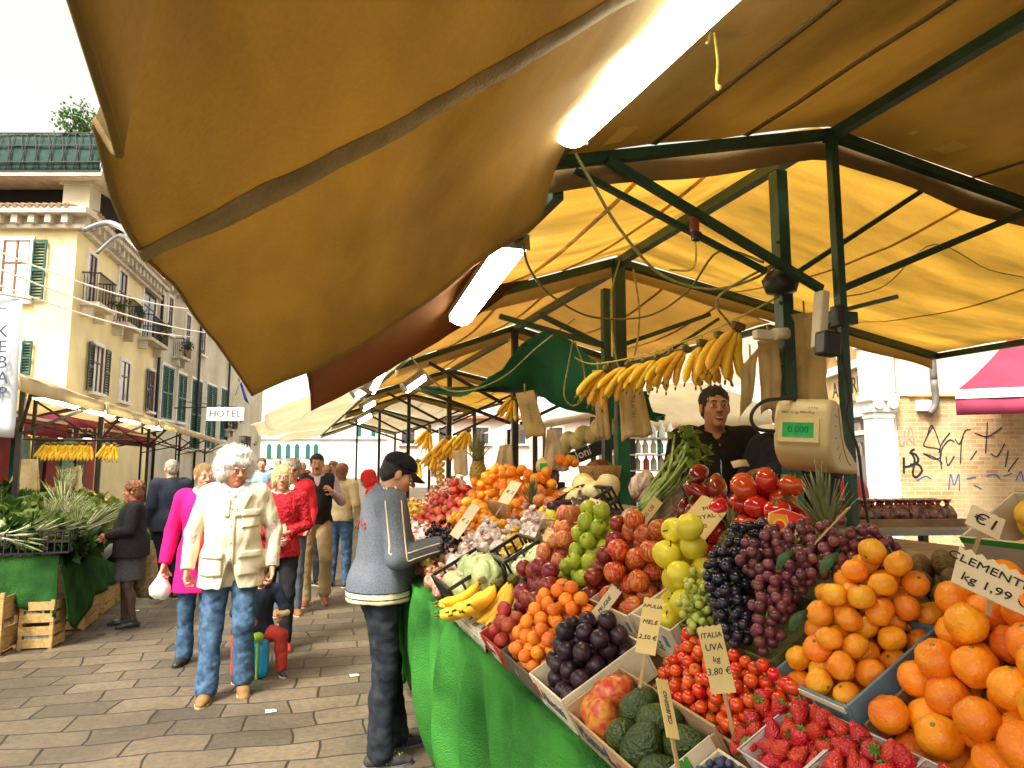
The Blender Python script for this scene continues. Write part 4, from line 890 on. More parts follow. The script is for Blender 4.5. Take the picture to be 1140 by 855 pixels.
def strawb():
    m = fruit_mat('strawberry_skin', (.46, .008, .010), (.56, .022, .014), .22, 3, objh=.008, coat=.2); nt = m.node_tree; N = nt.nodes.new; L = nt.links.new
    tc = nt.nodes['Texture Coordinate']; vo = N('ShaderNodeTexVoronoi'); vo.inputs['Scale'].default_value = 260; L(tc.outputs['Object'], vo.inputs['Vector'])
    rp = N('ShaderNodeValToRGB'); rp.color_ramp.elements[0].position = .12; rp.color_ramp.elements[1].position = .19; rp.color_ramp.elements[0].color = (1, 1, 1, 1); rp.color_ramp.elements[1].color = (0, 0, 0, 1); L(vo.outputs['Distance'], rp.inputs[0])
    p = nt.nodes['Principled BSDF']; old = p.inputs['Base Color'].links[0].from_socket; mx = N('ShaderNodeMix'); mx.data_type = 'RGBA'; L(rp.outputs[0], mx.inputs[0]); L(old, mx.inputs[6]); mx.inputs[7].default_value = (.58, .26, .06, 1); L(mx.outputs[2], p.inputs['Base Color'])
    bp = N('ShaderNodeBump'); bp.inputs['Strength'].default_value = .7; bp.inputs['Distance'].default_value = .004; L(vo.outputs['Distance'], bp.inputs['Height']); L(bp.outputs[0], p.inputs['Normal']); return m
m_straw = strawb()
m_blue = fruit_mat('blueberry_skin', (.02, .028, .07), (.07, .09, .17), .5, 8, objv=.3)
m_ggrape = fruit_mat('green_grape_skin', (.36, .44, .06), (.46, .52, .12), .2, 6, spec=.5, objh=.012, sss=.25)
m_bgrape = fruit_mat('black_grape_skin', (.008, .008, .018), (.035, .028, .05), .22, 9, objv=.3)
m_pgrape = fruit_mat('purple_grape_skin', (.11, .022, .035), (.20, .065, .07), .28, 8, objv=.3, objh=.02)
m_ban = fruit_mat('banana_peel', (.78, .46, .018), (.82, .55, .04), .45, 7, objv=.1, stretch=(1, 1, 1))
m_bantip = mat('banana_stalk', (.25, .24, .03), .6, .4, 20, col2=(.08, .05, .015))
m_kiwi = fruit_mat('kiwi_skin', (.14, .085, .025), (.22, .14, .045), .75, 14, bump=.4, bscale=220, objv=.2)
m_pot = fruit_mat('golden_kiwi_skin', (.42, .26, .06), (.55, .38, .10), .6, 9, bump=.15, bscale=120, objv=.2)
m_pine = fruit_mat('pineapple_rind', (.38, .22, .04), (.18, .15, .03), .6, 30, bump=.5, bscale=45)
m_gourd = fruit_mat('gourd_skin', (.62, .52, .22), (.72, .62, .34), .45, 5)
m_cab = fruit_mat('cabbage_leaf', (.42, .50, .20), (.60, .64, .36), .5, 4, bump=.5, bscale=16)
m_caul = fruit_mat('cauliflower_white', (.62, .60, .36), (.74, .72, .50), .7, 16, bump=1., bscale=42)
m_radic = mat('radicchio_leaf', (.14, .02, .025), .5, .3, 12, .4, 30, col2=(.55, .45, .30), stretch=(3, 3, .6), objv=.2)
m_eggp = fruit_mat('aubergine_skin', (.02, .008, .022), (.05, .015, .04), .2, 3)
m_carr = fruit_mat('carrot_skin', (.68, .18, .015), (.75, .25, .03), .5, 6)
m_cuke = fruit_mat('cucumber_skin', (.03, .085, .012), (.06, .13, .025), .4, 12, bump=.3, bscale=60)
m_cel = mat('celery_stalk', (.22, .36, .06), .45, .3, 9, .3, 30, col2=(.40, .50, .14), stretch=(4, 4, .6), transl=.15)
m_cell = mat('celery_leaf', (.16, .30, .03), .5, .4, 6, objv=.2, transl=.35, col2=(.42, .46, .05))
m_lit = mat('light_green_leaf', (.10, .22, .03), .5, .4, 6, objv=.3, objh=.02, transl=.3, col2=(.36, .46, .12))
m_dkg = mat('dark_spinach_leaf', (.018, .06, .012), .45, .4, 6, objv=.3, objh=.02, transl=.2, col2=(.06, .13, .025))
m_stem = mat('fruit_stalk', (.14, .10, .03), .7, .3, 30)
m_calyx = mat('green_calyx', (.07, .20, .02), .5, .3, 20, col2=(.14, .30, .04))
def pack_mat(name, c1, c2, sc_=26):
    return mat(name, c1, .25, .2, sc_, .5, 70, .12, .01, .6, col2=c2, thresh=(.42, .58))
p_garlic = pack_mat('pack_white_red', (.50, .30, .26), (.80, .76, .70)); p_nut = pack_mat('pack_tan', (.45, .26, .08), (.70, .50, .24)); p_yel = pack_mat('pack_yellow', (.70, .38, .03), (.80, .58, .12))
p_pink = pack_mat('pack_pink', (.48, .14, .10), (.75, .50, .38)); p_choc = pack_mat('pack_brown', (.09, .03, .018), (.25, .10, .06)); p_or = pack_mat('pack_orange', (.60, .20, .04), (.75, .48, .25))
m_tie = mat('red_tie', (.5, .02, .02), .5)
m_clear = mat('clear_film', (.85, .85, .82), .12, .05, 20, .5, 60, alpha=.35)
card = mat('cardboard', (.40, .27, .14), .85, .15, 6, .1, 80)
cardw = mat('white_cardboard', (.66, .58, .42), .75, .18, 5, .1, 60)
cardd = mat('dark_cardboard', (.10, .085, .065), .8, .2, 6, .1, 60)
cardg = mat('green_brown_cardboard', (.115, .105, .03), .75, .35, 7, .1, 60, stretch=(5, 5, 1))
cardbl = mat('blue_cardboard', (.10, .20, .27), .6, .3, 4, .08, 60, col2=(.16, .28, .34))
cardk = mat('brown_crate_board', (.24, .15, .075), .8, .25, 8, .2, 60)
blackpl = mat('black_plastic', (.014, .014, .013), .4, .3, 10)
crw = mat('crate_wood', (.42, .27, .10), .8, .3, 5, .25, 40, stretch=(8, 2, 8))
inkb = mat('ink_blue', (.03, .06, .16), .7, .3, 30); inkd = mat('ink_black', (.02, .018, .016), .7); inkr = mat('ink_red', (.45, .03, .025), .7); inkg = mat('ink_green', (.06, .30, .05), .7); inko = mat('ink_orange', (.75, .30, .03), .7)
signm = mat('price_card', (.66, .52, .22), .8, .12, 6, .1, 60); signw = mat('price_card_pale', (.72, .64, .44), .8, .1, 6)

# ================================================================== fruit prototypes (kept outside the scene collection until placed)
def mesh_obj(name, mb, mats): return bpy.data.objects.new(name, mb.mesh(name, mats))
def round_fruit(name, prof, m_, n=18, squash=(1, 1), lump=.0, seed=0):
    mb = MB(); mb.lathe(prof, n, squash=squash)
    if lump: mb.v = [tuple(V(v) * (1 + lump * fbm(V(v).normalized() * 1.6 + V((seed, 0, 0))))) for v in mb.v]
    return mesh_obj(name, mb, m_)
def prof_sphere(r, h=1., dt=.0, db=.0, k=13, top=0., wide=0.):
    out = []
    for i in range(k + 1):
        t = PI * i / k; q = math.sin(t); z = -math.cos(t)
        rr = q * (1 + wide * z)
        zz = z * h
        if z > 0 and dt: zz -= dt * math.exp(-(q / .34) ** 2)
        if z < 0 and db: zz += db * math.exp(-(q / .34) ** 2)
        out.append((max(rr * r, 1e-5), zz * r))
    return out
PROTO = {}
def proto(key, kind, variants): PROTO[key] = (kind, variants)
def with_child(o, name, mb, m_):
    c = bpy.data.objects.new(name, mb.mesh(name, m_)); c.parent = o; return o
def stem_mb(z, L_=.018, r=.0022):
    return MB().tube([(0, 0, z), (.002, .001, z + L_ * .6), (.006, .003, z + L_)], [r, r * .9, r * 1.4], 6)
def calyx_mb(z, r, n=5, droop=.3, w_=.35):
    mb = MB()
    for i in range(n):
        a = 2 * PI * i / n; d = V((math.cos(a), math.sin(a), 0)); s_ = V((-d.y, d.x, 0))
        mb.add([V((0, 0, z)), d * r * .5 + s_ * r * w_ * .5 + V((0, 0, z + r * .06)), d * r + V((0, 0, z - droop * r)), d * r * .5 - s_ * r * w_ * .5 + V((0, 0, z + r * .06))], [(0, 1, 2, 3)])
    mb.tube([(0, 0, z), (0.001, .001, z + r * .4)], [.0018, .0012], 5); return mb
def apples(key, m_, r, h=.9, n=3, dt=.28):
    vs = []
    for i in range(n):
        o = round_fruit('apple', prof_sphere(r, h + .05 * i, dt, .14, 15, wide=.10), m_, 20, (1, .97), .05, i * 5)
        with_child(o, 'stalk', stem_mb(r * (h - dt) - .002, r * .5), m_stem); vs.append(o)
    proto(key, 'apple', vs)
def citrus(key, kind, m_, r, h=.9, n=3):
    vs = []
    for i in range(n):
        o = round_fruit(kind, prof_sphere(r, h, .05, .05, 15), m_, 22, (1, .98), .08, i * 3)
        b = MB(); b.lathe([(.0001, r * (h - .07) + .0012), (.003, r * (h - .06) + .0016), (.0045, r * (h - .05) - .001)], 7); with_child(o, 'stalk_button', b, m_calyx); vs.append(o)
    proto(key, kind, vs)
citrus('orange', 'orange', m_orange, .0325, .94); citrus('mandarin', 'mandarin', m_mand, .0262, .84); citrus('lemon', 'grapefruit', m_lemon, .034, .95)
proto('apricot', 'apricot', [round_fruit('apricot', prof_sphere(.0215, .95, .16, .03), m_apric, 16, (1, .94), .05, i) for i in range(3)])
proto('plum', 'plum', [round_fruit('plum', prof_sphere(.0255, 1.02, .12, .02), m_plum, 18, (1, .96), .04, i) for i in range(3)])
proto('peach', 'peach', [round_fruit('peach', prof_sphere(.0275, .9, .2, .02), m_peach, 18, (1, .95), .05, i) for i in range(3)])
apples('yapple', m_yapple, .0385, .92); apples('rapple', m_rapple, .0345, .92); apples('papple', m_papple, .033, 1.05); apples('dapple', m_dapple, .0325, .95); apples('gapple', m_gapple, .0305, 1.05)
def ell(key, kind, m_, a, b, c, lump=.05, n=3, wide=0.):
    vs = []
    for i in range(n):
        o = round_fruit(kind, prof_sphere(1, 1, 0, 0, 14, wide=wide), m_, 18, (1, 1), lump, i * 7)
        o.data.transform(Matrix.Diagonal((a, b, c, 1))); vs.append(o)
    proto(key, kind, vs)
ell('mango', 'mango', m_mango, .041, .047, .062, .06, wide=-.12); ell('avocado', 'avocado', m_avo, .040, .041, .056, .04, wide=-.22); ell('kiwi', 'kiwi_fruit', m_kiwi, .024, .026, .033, .03)
ell('gkiwi', 'golden_kiwi', m_pot, .021, .022, .028, .06); ell('gourd', 'gourd', m_gourd, .06, .062, .075, .08, wide=.2); ell('blueberry', 'blueberry', m_blue, .0078, .0078, .0072, .02, 2); ell('melon', 'melon', m_gourd, .085, .085, .095, .02)
vs = []
for i in range(3):
    o = round_fruit('cherry_tomato', prof_sphere(.0142, .96, .08, 0, 10), m_ctom, 14, (1, 1), .02, i); with_child(o, 'calyx', calyx_mb(.0133, .008), m_calyx); vs.append(o)
proto('ctom', 'cherry_tomato', vs)
vs = []
for i in range(3):
    o = round_fruit('tomato', prof_sphere(.039, .82, .14, .03, 13), m_tom, 24, (1, .97), .05, i); with_child(o, 'calyx', calyx_mb(.029, .022), m_calyx); vs.append(o)
proto('tom', 'tomato', vs)
vs = []
for i in range(3):
    pr = [(1e-5, -.027), (.005, -.024), (.010, -.016), (.0155, -.004), (.0185, .006), (.0175, .013), (.010, .0165), (1e-5, .0165)]
    o = round_fruit('strawberry', pr, m_straw, 16, (1, .93), .10, i * 3); with_child(o, 'calyx', calyx_mb(.0172, .016, 8, .1, .4), m_calyx); vs.append(o)
proto('straw', 'strawberry', vs)
def pepper(m_, r=.036, L_=.085, seed=0):
    mb = MB(); k = 14; n = 20; vs = []
    for i in range(k + 1):
        t = i / k; q = math.sin(PI * min(1, t * 1.02)) ** .45 * (1 - .25 * t)
        for j in range(n):
            a = 2 * PI * j / n; rr = r * q * (1 + .10 * math.cos(3 * a + seed)) + 1e-5
            vs.append((rr * math.cos(a) + .012 * math.sin(t * 2 + seed), rr * math.sin(a), L_ * (.5 - t)))
    mb.add(vs, [(i * n + j, i * n + (j + 1) % n, (i + 1) * n + (j + 1) % n, (i + 1) * n + j) for i in range(k) for j in range(n)], 0, True)
    o = mesh_obj('pepper', mb, m_); with_child(o, 'stalk', MB().tube([(0, 0, L_ * .5 - .008), (0, 0, L_ * .5 + .012), (.008, 0, L_ * .5 + .022)], [.006, .004, .005], 7), m_calyx); return o
m_peppy = fruit_mat('yellow_pepper_skin', (.75, .38, .012), (.80, .48, .03), .2, 3, coat=.3)
proto('pepper', 'pepper', [pepper(m_pepp, .036, .10, i) for i in range(3)]); proto('ypepper', 'pepper', [pepper(m_peppy, .045, .09, i) for i in range(2)])
def long_veg(kind, m_, r, L_, bend, taper=.5, cap=None):
    P = [V((bend * math.sin(PI * t), 0, L_ * (t - .5))) for t in [i / 10 for i in range(11)]]
    rs = [r * max(.05, math.sin(PI * (.04 + .92 * t)) ** .4) * lerp(1, taper, t) for t in [i / 10 for i in range(11)]]
    return mesh_obj(kind, MB().tube(P, rs, 12), m_)
proto('aubergine', 'aubergine', [long_veg('aubergine', m_eggp, .036, .2, .02, .6)]); proto('carrot', 'carrot', [long_veg('carrot', m_carr, .018, .17, .006, .3)]); proto('cucumber', 'cucumber', [long_veg('cucumber', m_cuke, .02, .22, .015, .9)])
# packets
def packet(kind, m_, r, seed, tie=True):
    mb = MB(); mb.ball((0, 0, 0), (r, r * .75, r * 1.0), 14)
    mb.v = [tuple(V(v) * (1 + .16 * fbm(V(v) * 26 + V((seed, 0, 0))))) for v in mb.v]
    mb.lathe([(r * .32, r * .85), (r * .12, r * 1.12), (r * .34, r * 1.4), (r * .5, r * 1.62)], 9, sm=True)
    mb.v = [tuple(V(v) + V((.05, .05, 0)) * r * fbm(V(v) * 50)) for v in mb.v]
    o = mesh_obj(kind, mb, m_)
    if tie: with_child(o, 'tie', MB().tube([V((math.cos(a), math.sin(a), 0)) * r * .16 + V((0, 0, r * 1.12)) for a in [k * PI / 4 for k in range(9)]], r * .09, 5), m_tie)
    return o
for key, m_ in (('pk_garlic', p_garlic), ('pk_nut', p_nut), ('pk_yel', p_yel), ('pk_pink', p_pink), ('pk_choc', p_choc), ('pk_or', p_or)):
    proto(key, 'food_packet', [packet('food_packet', m_, .040, i * 4) for i in range(3)])
def put(key, loc, rot=None, s=1., label=None, cat=None, group=None, var=None):
    kind, vs = PROTO[key]; o = vs[random.randrange(len(vs)) if var is None else var]
    r = dup(o, loc, rot if rot is not None else rrot(), s, label, group); r.name = kind; r['category'] = cat or kind.replace('_', ' '); return r

# ================================================================== heaps: fruits dropped one by one onto the pile below
def pack(quad, r, hmax, nmax=200, cand=160, base=.004, seed=0, squash=1.):
    """quad: four (u,v) corners; hmax(a,b) -> allowed height of the pile (a across, b along)"""
    g = np.random.default_rng(seed); P = np.zeros((0, 3)); q = np.array(quad, float); out = []
    for _ in range(nmax):
        a = g.random(cand); b = g.random(cand)
        uv = (q[0][None] * ((1 - a) * (1 - b))[:, None] + q[1][None] * (a * (1 - b))[:, None] + q[2][None] * (a * b)[:, None] + q[3][None] * ((1 - a) * b)[:, None])
        w_ = np.full(cand, base + r)
        if len(P):
            d2 = (uv[:, None, 0] - P[None, :, 0]) ** 2 + (uv[:, None, 1] - P[None, :, 1]) ** 2
            hit = d2 < (2 * r) ** 2
            top = np.where(hit, P[None, :, 2] + np.sqrt(np.maximum((2 * r) ** 2 - d2, 0)) * squash, 0)
            w_ = np.maximum(w_, top.max(1))
        hm = np.array([hmax(x, y) for x, y in zip(a, b)])
        ok = w_ + r <= hm
        if not ok.any(): 
            if len(out) > 3: break
            continue
        sc_ = np.where(ok, w_ - .35 * hm, 9); i = int(sc_.argmin())
        P = np.vstack([P, [uv[i, 0], uv[i, 1], w_[i]]]); out.append((uv[i, 0], uv[i, 1], w_[i]))
    return out
def inset(u0, u1, v0, v1, r): return [(u0 + r, v0 + r), (u1 - r, v0 + r), (u1 - r, v1 - r), (u0 + r, v1 - r)]
hseed = [1]
def heap(key, u0, u1, v0, v1, r, h0, h1, label, group, n=200, s=1., cat=None, frame=D, base=.004, tilt=PI, sq=.93, dome=.0):
    hseed[0] += 1
    f = lambda a, b: lerp(h0, h1, a) + dome * (math.sin(PI * a) * math.sin(PI * b)) - .4 * r * (abs(b - .5) > .42)
    for u, v, w_ in pack(inset(u0, u1, v0, v1, r), r, f, n, base=base, seed=hseed[0], squash=sq):
        put(key, frame(u, v, w_), rrot(tilt), s * random.uniform(.93, 1.05), label, cat, group)
def crate(label, u0, u1, v0, v1, h, m_, th=.006, name='fruit_crate', group=None, frame=D, rot=DROT, base=.002, notch=False, lowfront=0., cat='crate'):
    t = thing(name, label, cat, frame((u0 + u1) / 2, (v0 + v1) / 2, base), group=group, rot=rot)
    def b(nm, a0, a1, b0, b1, c0, c1): MB().bbox(V(((a0 + a1) / 2 - (u0 + u1) / 2, (b0 + b1) / 2 - (v0 + v1) / 2, (c0 + c1) / 2)), (a1 - a0, b1 - b0, c1 - c0), .0015).build(nm, m_, t, world=False)
    b('base_panel', u0 + th, u1 - th, v0 + th, v1 - th, 0, .004)
    b('side_panel', u0, u0 + th, v0, v1, 0, h - lowfront); b('side_panel', u1 - th, u1, v0, v1, 0, h)
    b('end_panel', u0 + th + .0005, u1 - th - .0005, v0, v0 + th, 0, h - lowfront); b('end_panel', u0 + th + .0005, u1 - th - .0005, v1 - th, v1, 0, h)
    return t
def street_text(c, txt, u0, v, w_, size, m_, ws=1., name='printed_mark'): return text_obj(txt, size, m_, c, D(u0 - .0012, v, w_), (0, -1, 0), EW, name, ext=.0003, wscale=ws)
def near_text(c, txt, u, v0, w_, size, m_, ws=1., name='printed_mark'): return text_obj(txt, size, m_, c, D(u, v0 - .0012, w_), EU, EW, name, ext=.0003, wscale=ws)
def patch(c, name, m_, u0, u1, v0, v1, w0, w1, parent_rot=None):
    mb = MB(); mb.box(D((u0 + u1) / 2, (v0 + v1) / 2, (w0 + w1) / 2), (max(u1 - u0, .0012), max(v1 - v0, .0012), w1 - w0), DROT); return mb.build(name, m_, c)

# ---- front row -----------------------------------------------------------------------------------------------
c = crate('white carton of blueberries at the bottom edge of the picture', 0.01, .15, .94, 1.195, .06, cardw)
heap('blueberry', .015, .145, .95, 1.19, .0078, .074, .078, 'dusty blue blueberry in the white carton at the bottom edge', 'blueberries in the white carton', 260, base=.045, sq=.96)
c = crate('low brown carton with mangoes and avocados at the front corner', 0, .172, 1.21, 1.62, .088, card, lowfront=.012)
street_text(c, 'Manuel', 0, 1.50, .045, .06, inkb, .95); street_text(c, 'FRUIT', 0, 1.31, .035, .045, inkr, 1.2); street_text(c, 'extra', 0, 1.405, .03, .03, inkb)
patch(c, 'white_label', cardw, .012, .150, 1.2068, 1.209, .004, .084)
lb = near_text(c, '*', .03, 1.2065, .035, .002, inko)
mb = MB(); mb.prism([D(.032 + .020 * math.cos(a), 1.2062, .036 + .020 * math.sin(a)) for a in [k * PI / 12 for k in range(24)]], (0, 0, 0), (0, -.0014, 0)); mb.build('orange_seal', inko, c)
mb = MB(); mb.prism([D(.032 + .012 * math.cos(a), 1.2046, .036 + .012 * math.sin(a)) for a in [k * PI / 6 for k in range(12)]], (0, 0, 0), (0, -.001, 0)); mb.build('seal_centre', inkr, c)
for k in (-1, 0, 1):
    mb = MB(); mb.prism([D(.073 + k * .011 + x * .010, 1.2062, .052 + y * .032) for x, y in ((-.5, 1 - .25 * abs(k)), (0, 1.02), (.5, .9), (.6, .2), (0.1 - .3 * k, -.8), (-.6, .2))], (0, 0, 0), (0, -.0012, 0)); mb.build('leaf_mark', inkg, c)
near_text(c, 'PET', .128, 1.2065, .05, .012, inkd)
def ms(key, L_, label, group, cat=None):
    for (u, v, w_, ax, ay, az, s) in L_:
        put(key, D(u, v, w_), Matrix.Rotation(R(ax), 3, 'X') @ Matrix.Rotation(R(ay), 3, 'Y') @ Matrix.Rotation(R(az), 3, 'Z'), s, label, cat, group)
ms('mango', [(.045, 1.515, .062, 20, -15, 10, 1.0), (.105, 1.56, .075, 30, 40, 60, .95), (.06, 1.575, .055, 70, 10, 0, .9)], 'red and yellow mango in the low front carton', 'mangoes in the front carton')
ms('avocado', [(.055, 1.335, .068, 25, 10, 20, 1.06), (.045, 1.41, .064, 40, -30, 70, 1.0), (.120, 1.275, .058, 80, 30, 10, .84), (.120, 1.36, .074, 60, 60, 0, .9), (.120, 1.45, .076, 15, 40, 40, .9), (.045, 1.262, .048, 80, 80, 0, .86)], 'dark green avocado in the low front carton', 'avocados in the front carton')
c = crate('white carton of dark plums with blue print', 0, .26, 1.635, 1.875, .098, cardw)
street_text(c, 'Albenini', 0, 1.745, .05, .055, inkb, .9); patch(c, 'red_mark', inkr, -.0018, -.0005, 1.84, 1.862, .03, .075); patch(c, 'grey_stripe', mat('print_grey', (.35, .32, .28), .7), -.0018, -.0005, 1.66, 1.83, .012, .018)
near_text(c, 'I CAT', .1, 1.635, .05, .04, inkb)
heap('plum', .009, .252, 1.643, 1.868, .0253, .135, .20, 'round dark purple plum in the white front carton', 'dark plums', 120, dome=.045)
c = crate('dark grey carton of apricots in the front row', 0, .27, 1.885, 2.165, .085, cardd)
street_text(c, 'O', 0, 2.06, .04, .03, mat('print_grey', (.35, .32, .28), .7))
heap('apricot', .01, .28, 1.893, 2.16, .0213, .13, .235, 'orange apricot heaped in the dark front carton', 'apricots', 230, dome=.03)
c = crate('red and white carton under the red peaches', 0, .13, 2.175, 2.44, .075, mat('red_cardboard', (.36, .025, .02), .7, .2, 5))
patch(c, 'white_label', cardw, -.0022, -.0006, 2.27, 2.345, .006, .07); street_text(c, 'FRUTTA', -.002, 2.307, .04, .02, inkd, .8); street_text(c, 'IT', 0, 2.21, .035, .035, mat('ink_dark_red', (.15, .01, .01), .7))
heap('peach', .01, .14, 2.17, 2.45, .027, .115, .17, 'small red peach in the front row beside the apricots', 'red peaches', 90, dome=.02)
c = crate('brown carton of dark red apples behind the peaches', .275, .50, 2.17, 2.30, .06, cardk)
heap('dapple', .14, .30, 2.02, 2.46, .0315, .14, .26, 'glossy dark red apple heaped behind the apricots', 'dark red apples behind the apricots', 120, dome=.03)
c = crate('flat white newspaper lined carton under the loose bananas', -.005, .17, 2.46, 2.97, .045, cardw)
street_text(c, 'giornale', -.005, 2.86, .022, .03, inkb, 1.2); patch(c, 'blue_stripe', mat('print_blue', (.04, .2, .4), .6), -.0068, -.0055, 2.78, 2.93, .006, .014); street_text(c, '5', -.005, 2.56, .022, .04, inkd)
mb = MB(); mb.sheet([[D(lerp(-.012, .16, i / 8), lerp(2.44, 2.98, k / 14), .050 + .006 * fbm(V((i, k * .6, 3))) - (.045 * (1 + .3 * math.sin(k)) if i == 0 else 0)) for i in range(9)] for k in range(15)], th=.0015)
tag(mb.build('newspaper', mat('newsprint', (.62, .58, .48), .85, .25, 60, detail=2)), 'crumpled newspaper lining under the loose bananas', 'newspaper')

# bananas
def banana_mb(L_=.17, r=.0165, bend=1.15, n=12):
    mb = MB(); P = []; rs = []; RR = L_ / bend
    for i in range(n + 1):
        t = i / n; a = bend * (t - .5); P.append(V((RR * (math.cos(a) - math.cos(bend / 2)), 0, RR * math.sin(a))))
        rs.append(r * (min(1, .22 + 5 * t) if t < .18 else (1 if t < .82 else max(.3, 1 - (t - .82) * 4.2))))
    mb.tube(P, rs, 7, sm=True); return mb
BANM = banana_mb().mesh('banana', m_ban)
BTIP = MB().tube([(0, 0, -.085), (-.004, 0, -.099)], [.0045, .0035], 6).tube([(-.004, 0, .083), (-.012, 0, .100)], [.0052, .007], 6).mesh('tip', m_bantip)
def banana_bunch(n, label, group, loc, rot, s=1., spread=.24):
    t = thing('banana_bunch', label, 'bananas', loc, group=group, rot=rot, scale=s)
    for i in range(n):
        k = (i - (n - 1) / 2); o = link_mesh('banana', BANM, t); row = i % 2
        # stalks meet at the crown (origin), fruits hang down -z and bow outwards
        M = Matrix.Rotation(k * spread, 4, 'Y') @ Matrix.Translation(V((0, 0, -.105))) @ Matrix.Rotation(PI / 2 + .25 * math.sin(i * 2.1), 4, 'Z') @ Matrix.Rotation(.12 * math.sin(i * 3), 4, 'X') @ Matrix.Translation(V((.012 * row, .0, 0)))
        o.matrix_local = M; e = link_mesh('stalk', BTIP, o)
    MB().bbox((0, 0, -.004), (.045, .026, .026), .008).build('crown', m_bantip, t, world=False); return t
def look_rot(down, face):
    z = -V(down).normalized(); x = V(face); x = (x - z * x.dot(z)).normalized(); y = z.cross(x); return Matrix((x, y, z)).transposed()
for k, (u, v, w_, dn, fc) in enumerate(((.13, 2.63, .155, (-.55, .25, -.28), (.1, -1, .2)), (.17, 2.60, .165, (-.6, -.25, -.25), (.2, -1, .3)), (.16, 2.79, .15, (-.75, .15, -.35), (0, -1, .3)), (.22, 2.52, .17, (-.5, -.1, -.5), (.2, -1, .1)))):
    banana_bunch(5, 'yellow banana bunch lying loose on the newspaper box', 'bananas on the newspaper', D(u, v, w_ - .02), look_rot(dn, fc), 1.12, .2)
# rope with hanging bananas
r0, r1 = U(672, 404, y=3.3), U(826, 352, y=2.35)
rp = MB(); rp.tube(arc(U(640, 398, y=4.0), r0, .02, 6) + arc(r0, r1, .03, 12)[1:] + [U(868, 330, y=2.28)], .0045, 6); tag(rp.build('banana_rope', ropem), 'rope strung between the posts carrying the hanging bananas', 'rope')
rowp = arc(r0, r1, .03, 100)
for k, (tx, n, s_) in enumerate(((.045, 5, 1.2), (.235, 4, 1.1), (.36, 4, .95), (.46, 4, 1.0), (.56, 4, 1.0), (.66, 4, 1.0), (.76, 4, 1.08), (.875, 5, 1.15), (.98, 5, 1.25))):
    p = rowp[int(tx * 100)] - V((0, 0, .03)); dn = V((-.40, .28, -.85)) if k < 6 else V((-.12, .1, -1)); 
    if k > 0: dn = dn + V((-.15, .1, .05)) * random.uniform(-.5, 1)
    t = banana_bunch(n, ['yellow banana bunch at the lower left end of the hanging row', 'second banana bunch from the left on the rope', '', '', '', '', '', 'large banana bunch near the upper end of the hanging row', 'topmost banana bunch at the right end of the hanging row'][k] if k in (0, 1, 7, 8) else 'yellow banana bunch in the middle of the hanging row', 'bananas on the rope', p, look_rot(dn, CAMR * 1. + CAMF * .3), s_, .2)
    MB().tube([p + V((0, 0, .035)), p + V((0, 0, -.01))], .003, 5).build('hanging_string', ropem, t)
for k, (px_, py_, y, s_) in enumerate(((487, 498, 6.2, 1.2), (500, 486, 6.0, 1.2), (512, 484, 5.9, 1.2), (522, 478, 5.8, 1.1), (466, 512, 6.8, 1.1), (572, 442, 4.9, 1.0), (478, 478, 6.3, 1.1))):
    banana_bunch(5, ['small banana bunch hanging far down the fruit stall', '', '', '', 'lowest small banana bunch hanging behind the cap', 'banana bunch hanging by the edge of the green tarpaulin', ''][k] or 'small banana bunch hanging far down the fruit stall', 'bananas far down the stall', U(px_, py_, y=y), look_rot((-.3, .2, -.9), CAMR), s_, .22)

# ---- cherry tomatoes, strawberries
c = crate('low brown carton of cherry tomatoes', .178, .33, 1.10, 1.52, .05, card)
heap('ctom', .186, .33, 1.10, 1.52, .0145, .085, .155, 'shiny red cherry tomato heaped beside the avocados', 'cherry tomatoes', 280, dome=.02, base=.01)
for k in range(3):
    v0 = .70 + .135 * k; t = thing('fruit_punnet', ['clear plastic strawberry punnet at the bottom right corner', 'clear plastic strawberry punnet in the middle of three', 'clear plastic strawberry punnet next to the cherry tomatoes'][k], 'punnet', D(.22, v0 + .06, .03), group='strawberry punnets', rot=DROT)
    mb = MB(); 
    for a, b in (((-.065, -.058, 0), (-.075, -.066, .075)), ):
        x0, y0, x1, y1 = .062, .056, .074, .065
        q = [[V((sx * lerp(x0, x1, z), sy * lerp(y0, y1, z), .075 * z)) for sx, sy in ((-1, -1), (1, -1), (1, 1), (-1, 1), (-1, -1))] for z in (0, .5, 1)]
        mb.sheet(q, th=.0015, sm=False)
    mb.build('tray', m_clear, t, world=False)
    mb = MB(); mb.tube([V((sx * .075, sy * .066, .077)) for sx, sy in ((-1, -1), (1, -1), (1, 1), (-1, 1), (-1, -1))], .0022, 5); mb.build('rim', mat('punnet_rim', (.55, .53, .48), .3), t, world=False)
heap('straw', .155, .30, .66, 1.17, .0148, .12, .165, 'ripe red strawberry heaped in the clear punnets', 'strawberries', 200, s=.9, dome=.02, base=.035, sq=.9)

